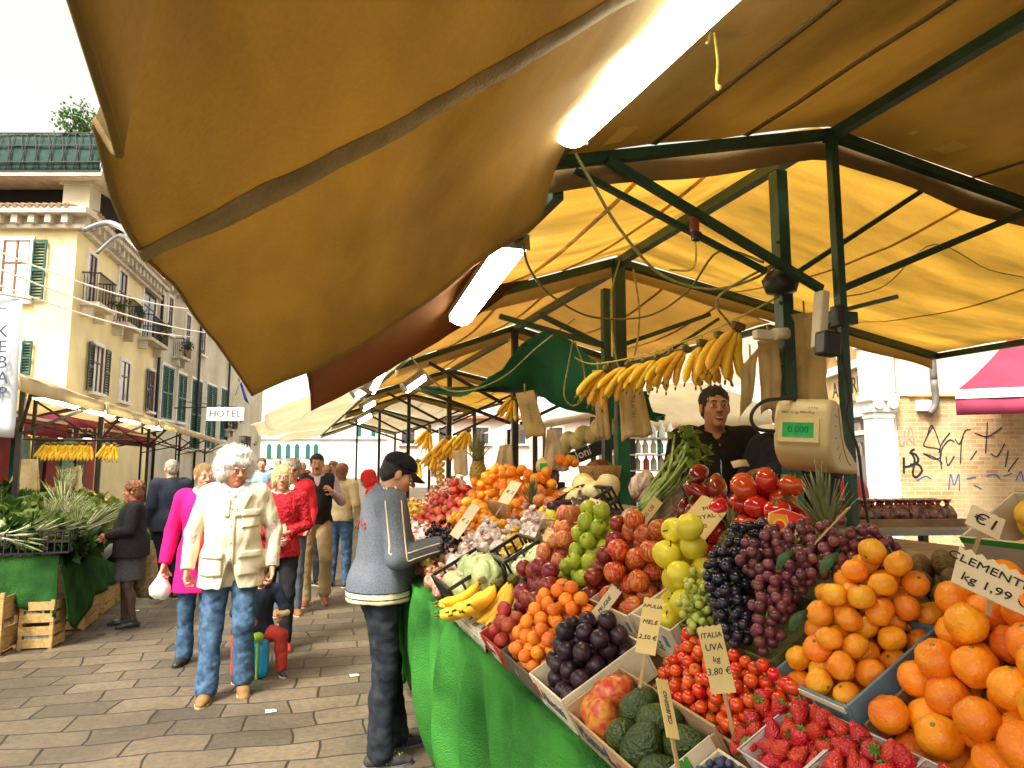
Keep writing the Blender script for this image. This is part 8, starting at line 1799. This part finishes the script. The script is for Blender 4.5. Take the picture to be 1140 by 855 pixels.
# second scale and melon counter
t2 = thing('hanging_scale', 'second cream scale standing among the far fruit', 'scale', U(607, 528, y=4.3)); c = U(606, 519, y=4.3)
m = MB(); m.ball(c, (.055, .075, .06), 14); m.build('body', crm, t2); MB().bbox(c - CAMF * .07 - CAMR * .01, (.05, .012, .04), .004, Matrix((CAMR, CAMF, V((0, 0, 1)))).transposed()).build('display', mat('lcd_green', (.01, .26, .055), .15, .25, 30), t2)
ml = thing('melon_counter', 'black slanting counter board with white lettering behind the double post', 'counter', U(650, 520, d=5.4)); a, b = U(612, 523, d=5.6), U(690, 492, d=5.2); dx = (b - a).normalized(); n_ = CAMF.copy(); upb = dx.cross(n_) * -1; upb = upb if upb.z > 0 else -upb
m = MB(); m.bbox((a + b) / 2 + upb * .02, ((b - a).length, .03, .13), .004, Matrix((dx, upb.cross(dx) * -1, upb)).transposed()); m.build('board', mat('board_black', (.015, .016, .015), .5, .2), ml)
text_obj('Meloni', .10, whitest, ml, a.lerp(b, .42) + upb * .03 - CAMF * .02, dx, upb, ext=.002)
m = MB(); m.bar(a + V((.1, 0, -.1)), V((a.x + .1, a.y, .0)), .05); m.bar(b + V((0, 0, -.1)), V((b.x, b.y, 0)), .05); m.build('leg', steel_d, ml)
for i in range(7): put('melon', a.lerp(b, .3 + .11 * i) + upb * (.16 + .04 * (i % 2)) + CAMF * .05, rrot(), .85, 'netted orange melon on the slanting black counter', 'melon', 'melons on the counter')
for i in range(4): put('orange', U(624 + 5 * i, 512 + 3 * (i % 2), y=4.2), rrot(), 1.1, 'orange beside the second cream scale', 'orange', 'oranges by the second scale')
m = MB(); c = U(668, 527, y=4.0); m.ball(c, (.11, .1, .09), 12); bk2 = thing('nut_basket', 'wicker basket of dark nuts left of the double post', 'basket', c - V((0, 0, .12))); MB().lathe([(.10, -.12), (.13, .0), (.14, .05), (.125, .05), (.1, .0)], 16, c).build('basket', mat('wicker', (.35, .22, .08), .8, .4, 60, .6, 90), bk2); m.build('nuts', p_choc, bk2)
# bottle rack
br_ = thing('bottle_shelf', 'white shelf of water bottles far behind the double post', 'shelf', U(730, 535, d=7)); c = U(728, 524, d=7)
m = MB()
for z in (0, .16, .33): m.box(c + V((0, 0, z)), (1.1, .25, .015), Matrix((CAMR, CAMF, V((0, 0, 1)))).transposed())
for k in (-.54, .54): m.box(c + CAMR * k + V((0, 0, -.3)), (.02, .25, 1.45), Matrix((CAMR, CAMF, V((0, 0, 1)))).transposed())
m.build('rack', whitest, br_)
btc = [mat('bottle_clear', (.70, .74, .74), .1, .1, spec=.7), mat('bottle_teal', (.10, .45, .42), .1, .1, spec=.7), mat('bottle_red', (.55, .08, .06), .2, .1)]
for k in range(36):
    p = c + V((0, 0, .01 + .165 * (k // 13))) + CAMR * (-.5 + .083 * (k % 13)) + CAMF * random.uniform(-.08, .05)
    tag(MB().lathe([(.03, 0), (.032, .01), (.032, .09), (.012, .12), (.012, .14), (.0001, .141)], 9, p).build('water_bottle', btc[0 if k % 5 else 1 + (k // 5) % 2]), 'small water bottle on the white shelf far behind', 'bottle', 'bottles on the white shelf')
# chestnut packets on their counter by the brick wall
ct_ = thing('side_counter', 'grey counter carrying brown packets in front of the brick wall', 'counter', U(1000, 592, d=3.7)); a = U(935, 588, d=3.5); b = U(1085, 578, d=3.6); dx = (b - a); dx.z = 0; dx.normalize(); dy = V((-dx.y, dx.x, 0)); zc = a.z
m = MB(); m.bbox(a.lerp(b, .5) * 1 + dy * .25 + V((0, 0, zc - a.lerp(b, .5).z - .02)), (1.0, .62, .035), .005, Matrix((dx, dy, V((0, 0, 1)))).transposed()); m.build('top', mat('counter_grey', (.30, .28, .23), .5, .2, 5), ct_)
for x_, y_ in ((0, 0), (.85, 0), (0, .5), (.85, .5)): MB().bar(V((a.x, a.y, 0)) + dx * x_ + dy * y_, V((a.x, a.y, zc - .04)) + dx * x_ + dy * y_, .04).build('leg', steel_d, ct_)
for k in range(26):
    p = V((a.x, a.y, zc)) + dx * (.05 + .055 * (k % 13)) + dy * (.12 + .11 * (k // 13)) + V((0, 0, .055)); put('pk_choc', p, Matrix.Rotation(random.random() * 6, 3, 'Z'), 1.25, 'brown packet tied at the top on the grey counter', 'packet', 'brown packets on the grey counter')
bxs = thing('label_box', 'row of low carton trays with labels under the brown packets', 'tray', V((a.x, a.y, zc)) + dx * .3)
m = MB(); m.bbox(V((a.x, a.y, zc + .012)) + dx * .38 + dy * .05, (.74, .03, .05), .003, Matrix((dx, dy, V((0, 0, 1)))).transposed()); m.build('tray_edge', cardk, bxs)
rb = thing('red_seat', 'rounded red plastic seat back behind the pineapple', 'seat', U(950, 575, d=5)); c = U(950, 552, d=5); m = MB(); m.ball(c, (.13, .07, .17), 14); m.build('back', mat('red_plastic', (.55, .04, .05), .35), rb); MB().bar(c - V((0, 0, .1)), V((c.x, c.y, 0)), .05).build('leg', steel_d, rb)
# more people-side bits: far stall goods beyond the shopper
# ================================================================== the vegetable stall on the left
THL = R(15); LO = V((-1.98, 0, .80)); LU = V((-math.cos(THL), 0, math.sin(THL))); LW = V((math.sin(THL), 0, math.cos(THL)))
LROT = Matrix((LU, V((0, -1, 0)), LW)).transposed()
def DL(u, v, w): return LO + LU * u + V((0, v, 0)) + LW * w
YL0, YL1 = 7.35, 12.6
lt = thing('stall_table', 'wooden table under the vegetable display on the left', 'table', (-2.6, 9.8, 0))
m = MB(); m.prism([DL(0, YL0, -.01), DL(1.7, YL0, -.01), DL(1.7, YL0, -.04), DL(0, YL0, -.04)], (0, 0, 0), (0, YL1 - YL0 + 1.2, 0)); m.build('top_board', plank, lt)
for x_, y_ in ((-2.2, 7.5), (-2.05, 9.8), (-2.05, 12.4), (-3.3, 7.2), (-3.3, 12.4)): MB().box((x_, y_, .38 + .22 * (-2.05 - x_)), (.05, .05, .76 + .44 * (-2.05 - x_))).build('leg', plank, lt)
dgrn = mat('dark_green_baize', (.018, .085, .022), .95, .3, 5, 1., 120, col2=(.04, .14, .03), spec=.1)
lc = thing('table_cloth', 'dark green cloth draped over the front of the vegetable stall', 'tablecloth', (-1.95, 9.8, 0)); rows = []
for k in range(12):
    q = k / 11; r = []
    for i in range(100):
        y = lerp(YL0 - .12, YL1, i / 99); f_ = math.sin(y * 9 + math.sin(y * 3)) * .5 + .5 * fbm(V((y * 3, q, 4))); hem = .26 - .2 * max(0, 1 - abs(y - YL0 - .25) * 2.2)
        r.append(V((-1.955 + .10 * q + .04 * f_ * q, y, lerp(.80, hem, q))))
    rows.append(r)
m = MB(); m.sheet(rows, th=.008); m.build('skirt', dgrn, lc)
rows = [[V((lerp(-2.75, -1.95, i / 10) + .03 * math.sin(i * 1.4) * q, YL0 - .13 - .05 * q - .03 * math.sin(i * 2) * q, lerp(.80, .42 - .34 * max(0, i / 10 - .55), q))) for i in range(11)] for q in [k / 9 for k in range(10)]]
m = MB(); m.sheet(rows, th=.008); m.build('end_fold', dgrn, lc)
# leafy prototypes
def leafy(kind, m_, n, L_, wd_, spread, stalk=None, sw=.004, ruff=.25, nseg=5):
    mb = MB(); sb_ = MB()
    for i in range(n):
        a = random.uniform(0, 2 * PI); out = random.uniform(.1, 1) * spread; d = V((math.cos(a), math.sin(a), 0)); sd_ = V((-d.y, d.x, 0)); l = L_ * random.uniform(.7, 1.15); rr = []; b0 = d * random.uniform(0, .03)
        for k in range(nseg + 1):
            u = k / nseg; p = b0 + d * out * l * u ** 1.3 * 1.2 + V((0, 0, l * (u - .42 * out * u * u))); w_ = wd_ * (math.sin(PI * min(1, .12 + .86 * u)) if u > (.35 if stalk else 0) else .12) + .001; rf = ruff * w_ * math.sin(9 * u + i)
            rr.append([p - sd_ * w_ + V((0, 0, w_ * .35 + rf)), p - V((0, 0, rf * .3)), p + sd_ * w_ + V((0, 0, w_ * .35 - rf))])
        mb.sheet(rr)
        if stalk: sb_.tube([b0, (rr[nseg // 2][1]), rr[nseg - 1][1]], [sw, sw * .8, sw * .4], 5)
    o = mesh_obj(kind, mb, m_)
    if stalk: with_child(o, 'stalks', sb_, stalk)
    return o
proto('spinach', 'leaf_bunch', [leafy('leaf_bunch', m_dkg, 40, .17, .042, 1.1, None, ruff=.5) for i in range(3)])
proto('chard', 'leaf_bunch', [leafy('leaf_bunch', leafm, 26, .22, .045, .8, m_cel, .006, .45) for i in range(2)])
proto('lettuce', 'lettuce', [leafy('lettuce', m_lit, 40, .15, .055, 1.0, None, ruff=.6) for i in range(2)])
proto('leek', 'spring_onion_bunch', [leafy('spring_onion_bunch', m_lit, 26, .42, .012, .45, mat('leek_white', (.62, .62, .45), .5, .2), .008) for i in range(2)])
def lveg(key, u0, u1, v0, v1, n, w0, w1, label, group, s=1., tl=1.0, cat=None):
    for i in range(n):
        u = random.uniform(u0, u1); v = random.uniform(v0, v1)
        M_ = Matrix.Rotation(random.uniform(0, 2 * PI), 3, 'Z') @ Matrix.Rotation(random.uniform(.2, tl), 3, 'X')
        put(key, DL(u, v, random.uniform(w0, w1)), M_, s * random.uniform(.8, 1.15), label, cat or PROTO[key][0].replace('_', ' '), group)
def lheap(key, u0, u1, v0, v1, r, h, label, group, n=60, s=1., cat=None): heap(key, u0, u1, v0, v1, r, h, h, label, group, n, s, cat, frame=DL, tilt=1.2)
lveg('spinach', .55, 1.5, 7.7, 10.6, 40, -.02, .06, 'dark leafy greens on the left vegetable stall', 'dark greens', 1., 1.2)
lveg('chard', .5, 1.2, 7.6, 9.8, 22, .0, .08, 'broad dark leaf bunch on the left vegetable stall', 'broad leaf bunches', 1., 1.3)
lveg('lettuce', .08, .75, 7.7, 9.6, 34, .04, .12, 'pale green lettuce at the near end of the left vegetable stall', 'near lettuces', .95, .8)
lveg('lettuce', .30, 1.0, 8.9, 11.4, 30, .03, .1, 'pale green lettuce on the left vegetable stall', 'lettuces', 1., .8)
lveg('leek', .05, .5, 8.2, 9.7, 9, .04, .12, 'spring onion bunch at the front of the left stall', 'spring onions', 1., 1.5)
lveg('lettuce', .05, .30, 9.0, 11.6, 16, .04, .12, 'light lettuce along the front edge of the left stall', 'front lettuces', .9, .8)
lheap('cabbage', .5, .95, 8.4, 9.3, .075, .2, 'pale cabbage among the greens of the left stall', 'left cabbages', 12, 1.1)
lheap('carrot', .95, 1.3, 8.6, 9.3, .03, .13, 'orange carrot among the greens of the left stall', 'left carrots', 20)
lheap('cauliflower', .25, .62, 10.2, 11.0, .075, .2, 'white cauliflower on the left stall near the woman in black', 'cauliflowers near the woman', 16)
lheap('cauliflower', .45, 1.0, 7.24, 7.62, .085, .28, 'large pale cauliflower at the near left corner', 'near cauliflowers', 12, 1.2)
lheap('ypepper', 1.0, 1.3, 7.3, 7.8, .05, .15, 'yellow pepper at the left edge of the vegetable stall', 'yellow peppers', 14)
lheap('orange', 1.25, 1.55, 7.3, 7.9, .045, .15, 'orange at the left edge behind the yellow peppers', 'left oranges', 24)
lheap('dapple', .55, .85, 7.2, 7.75, .04, .1, 'small dark red vegetable beside the leaf bunches', 'dark red vegetables', 22, cat='beetroot')
lheap('tom', .25, .6, 11.2, 12.2, .045, .2, 'red tomato at the far end of the vegetable stall', 'left tomatoes', 34)
lheap('lemon', .7, 1.05, 11.3, 12.2, .045, .2, 'yellow citrus at the far end of the vegetable stall', 'left yellow citrus', 30)
lheap('pepper', .75, 1.1, 10.3, 11.2, .04, .15, 'red pepper among the greens of the left stall', 'left red peppers', 24)
lheap('papple', 1.1, 1.45, 9.7, 11.2, .045, .15, 'reddish fruit at the back of the left stall', 'left reddish fruit', 40, cat='fruit')
for i in range(5): put('leek', DL(1.0, 10.7 + .14 * i, .2), Matrix.Rotation(.2 * i, 3, 'Z') @ Matrix.Rotation(.15, 3, 'X'), .8, 'upright pale leek bunch at the back of the left stall', 'leeks', 'upright leeks')
plastic_crate('black plastic crate of long green vegetables at the near corner of the left stall', V((-2.20, 7.40, .82)), (.66, .42, .20))
for i in range(20): put('leek' if i % 2 == 0 else 'spinach', V((-2.45 + random.uniform(-.1, .42), 7.36 + random.uniform(-.16, .16), .90 + random.uniform(0, .12))), Matrix.Rotation(random.gauss(0, .25), 3, 'Z') @ Matrix.Rotation(PI / 2 + random.uniform(-.3, .1), 3, 'Y'), random.uniform(.7, 1.), 'long pale green vegetable in the black crate', 'celery', 'long greens in the black crate')
for i in range(9): put('spinach', V((-1.93 + random.uniform(-.05, .10), 7.6 + random.uniform(-.2, .5), .86)), Matrix.Rotation(random.uniform(0, 6), 3, 'Z') @ Matrix.Rotation(R(100), 3, 'X'), random.uniform(.8, 1.1), 'green leaves spilling over the cloth beside the black crate', 'leaf bunch', 'spilling leaves')
def wood_crate(label, c, dims, nz=3, group=None, news=False, yaw=0.):
    t = thing('wooden_crate', label, 'crate', c, yaw, group); x_, y_, z_ = dims
    m = MB()
    for sx in (-1, 1):
        for sy in (-1, 1): m.box((sx * (x_ / 2 - .015), sy * (y_ / 2 - .015), z_ / 2), (.03, .03, z_))
    m.build('corner_post', crw, t, world=False)
    for nm, rot_, L_, off in (('front_slats', 0, x_, y_ / 2), ('back_slats', PI, x_, y_ / 2), ('side_slats', PI / 2, y_, x_ / 2), ('side_slats', -PI / 2, y_, x_ / 2)):
        m = MB(); Rm = Matrix.Rotation(rot_, 3, 'Z')
        for k in range(nz): h_ = z_ / nz * .72; m.bbox(Rm @ V((0, -off, z_ * (k + .5) / nz)), (L_, .008, h_), .001, Rm)
        m.build(nm, crw, t, world=False)
    m = MB(); m.box((0, 0, .012), (x_ - .04, y_ - .04, .01)); m.build('base_panel', crw, t, world=False)
    if news: m = MB(); m.bbox((0, -y_ / 2 + .03, z_ * .55), (x_ - .08, .02, z_ * .45), .004); m.build('paper_lining', mat('newsprint_dark', (.42, .40, .36), .85, .5, 40, detail=2), t, world=False)
    return t
wood_crate('upper open wooden crate lined with newspaper under the left stall', (-2.06, 7.30, .215), (.27, .26, .205), 2, 'stacked crates', True, R(-6)); wood_crate('lower open wooden crate lined with newspaper under the left stall', (-2.06, 7.30, 0), (.27, .26, .21), 2, 'stacked crates', True, R(-6))
wood_crate('tall closed slatted wooden crate at the left edge of the picture', (-2.46, 7.18, 0), (.40, .30, .52), 2, None, False, R(-6))
for k in range(6): wood_crate('low wooden crate on the ground under the green cloth', (-2.02, 8.1 + .72 * k, 0), (.32, .5, .2), 2, 'crates under the green cloth', k > 2)
# left canopies
cvl = canvas_mat('canvas_cream', (.74, .66, .46), (.88, .77, .52), .55, .2)
def ltent(label, y0, y1, xe=-2.15, ze=2.34, xr=-3.9, zr=2.95, xb=-5.7, zb_=2.45, m_c=cvl):
    t = thing('market_tent', label, 'market tent', ((xe + xb) / 2, (y0 + y1) / 2, 0)); rows = []; hm = []
    for i in range(13):
        y = lerp(y0, y1, i / 12); s_ = math.sin(PI * i / 12); r = []
        for k in range(15):
            q = k / 14; x_ = lerp(xb, xr, q * 2) if q < .5 else lerp(xr, xe, q * 2 - 1); z_ = lerp(zb_, zr, q * 2) if q < .5 else lerp(zr, ze, q * 2 - 1); r.append(V((x_, y, z_ - .07 * s_ * math.sin(PI * q) + .02 * fbm(V((x_ * 2, y * 2, 0))))))
        rows.append(r); hm.append(r[-1])
    m = MB(); m.sheet(rows, th=.005); m.build('canopy', m_c, t)
    m = MB(); m.sheet([[p + V((.01 * k + .012 * math.sin(p.y * 7), 0, -.13 * k)) for p in hm] for k in (0, .5, 1)], th=.005); m.build('valance', m_c, t)
    f = MB(); f.bar((xe - .05, y0, ze - .03), (xe - .05, y1, ze - .03), .04); f.bar((xr, y0, zr - .04), (xr, y1, zr - .04), .04)
    for y in (y0 + .03, y1 - .03): f.bar((xe - .05, y, ze - .03), (xr, y, zr - .04), .04); f.bar((xr, y, zr - .04), (xb, y, zb_ - .03), .04)
    f.build('frame', steel_d, t)
    for y in (y1 - .05,):
        MB().bbox((-2.95, y, 1.32), (.055, .055, 2.6), .004).build('post', steel_d, t); MB().bbox((-3.9, y, 1.45), (.05, .05, 2.88), .004).build('post', steel_d, t)
        for a, b in (((-2.95, 1.95), (-2.2, 2.3)), ((-2.95, 1.95), (-3.9, 2.6)), ((-2.95, 2.1), (-3.9, 1.9)), ((-2.95, 2.0), (-4.6, 2.4))): MB().bar((a[0], y, a[1]), (b[0], y, b[1]), .03).build('strut', steel_d, t)
        MB().bar((-2.95, y, 1.98), (-2.3, y - 1.8, 2.3), .03).build('strut', steel_d, t)
for i, (a, b) in enumerate(((6.5, 9.2), (9.3, 12.7), (12.8, 16.6), (16.8, 21), (21.3, 27))):
    ltent(['nearest cream market tent over the vegetables on the left', 'second cream market tent over the vegetables on the left', 'third cream market tent along the left side', 'fourth cream market tent along the left side', 'farthest cream market tent along the left side'][i], a, b, xe=-2.15 - .12 * i * 0, m_c=cvl)
for i, (y0, y1) in enumerate(((7.9, 9.1), (9.5, 10.8), (11.3, 12.5), (13.3, 14.6))): lamp(['lit strip light under the edge of the nearest left tent', 'second lit strip light along the left tents', 'third lit strip light along the left tents', 'farthest lit strip light along the left tents'][i], (-2.42, y0, 2.28), (-2.42, y1, 2.28), .14)
for k in range(9): banana_bunch(5, 'banana bunch hanging in the row over the vegetables', 'bananas over the vegetables', V((-2.78 + .075 * k + (.12 if k > 6 else 0), 9.5, 1.86)), look_rot((-.25, 0, -1), (1, 0, 0)), 1.15, .2)
m = MB(); m.tube([(-3.1, 9.5, 1.9), (-1.85, 9.5, 1.9)], .012, 6); tag(m.build('banana_rail', steel_d), 'thin rail carrying the bananas over the vegetables', 'rail')
hb_ = thing('carrier_bags', 'thick bundle of beige bags hanging like a mop on the left stall', 'bags', (-3.2, 8.6, 1.4)); c = U(33, 511, d=8.6); rows = []
for k in range(12):
    q = k / 11; rows.append([c + CAMR * ((.09 + .10 * q) * math.cos(2 * PI * i / 24) * (1 + .12 * math.sin(i * 2.5)) - .06 * q) + CAMF * ((.06 + .07 * q) * math.sin(2 * PI * i / 24)) + V((0, 0, -.40 * q - .02 * math.sin(i * 2.5) * q)) for i in range(25)])
m = MB(); m.sheet(rows, th=.004); m.build('sheet', mat('bag_beige', (.55, .44, .25), .6, .2, 10, .5, 40, transl=.2), hb_); MB().tube([c + V((0, 0, .3)), c], .01, 6).build('hanging_loop', ropem, hb_)
hung_sheet('pale sheets hanging beside the bananas on the left stall', [(74, 522), (90, 518), (92, 552), (70, 548)], 9.6, m_=filmw, fold=.04)
hung_sheet('small beige bag hanging by the left post', [(56, 500), (64, 498), (66, 510), (57, 511)], 8.9, m_=film, fold=.03)
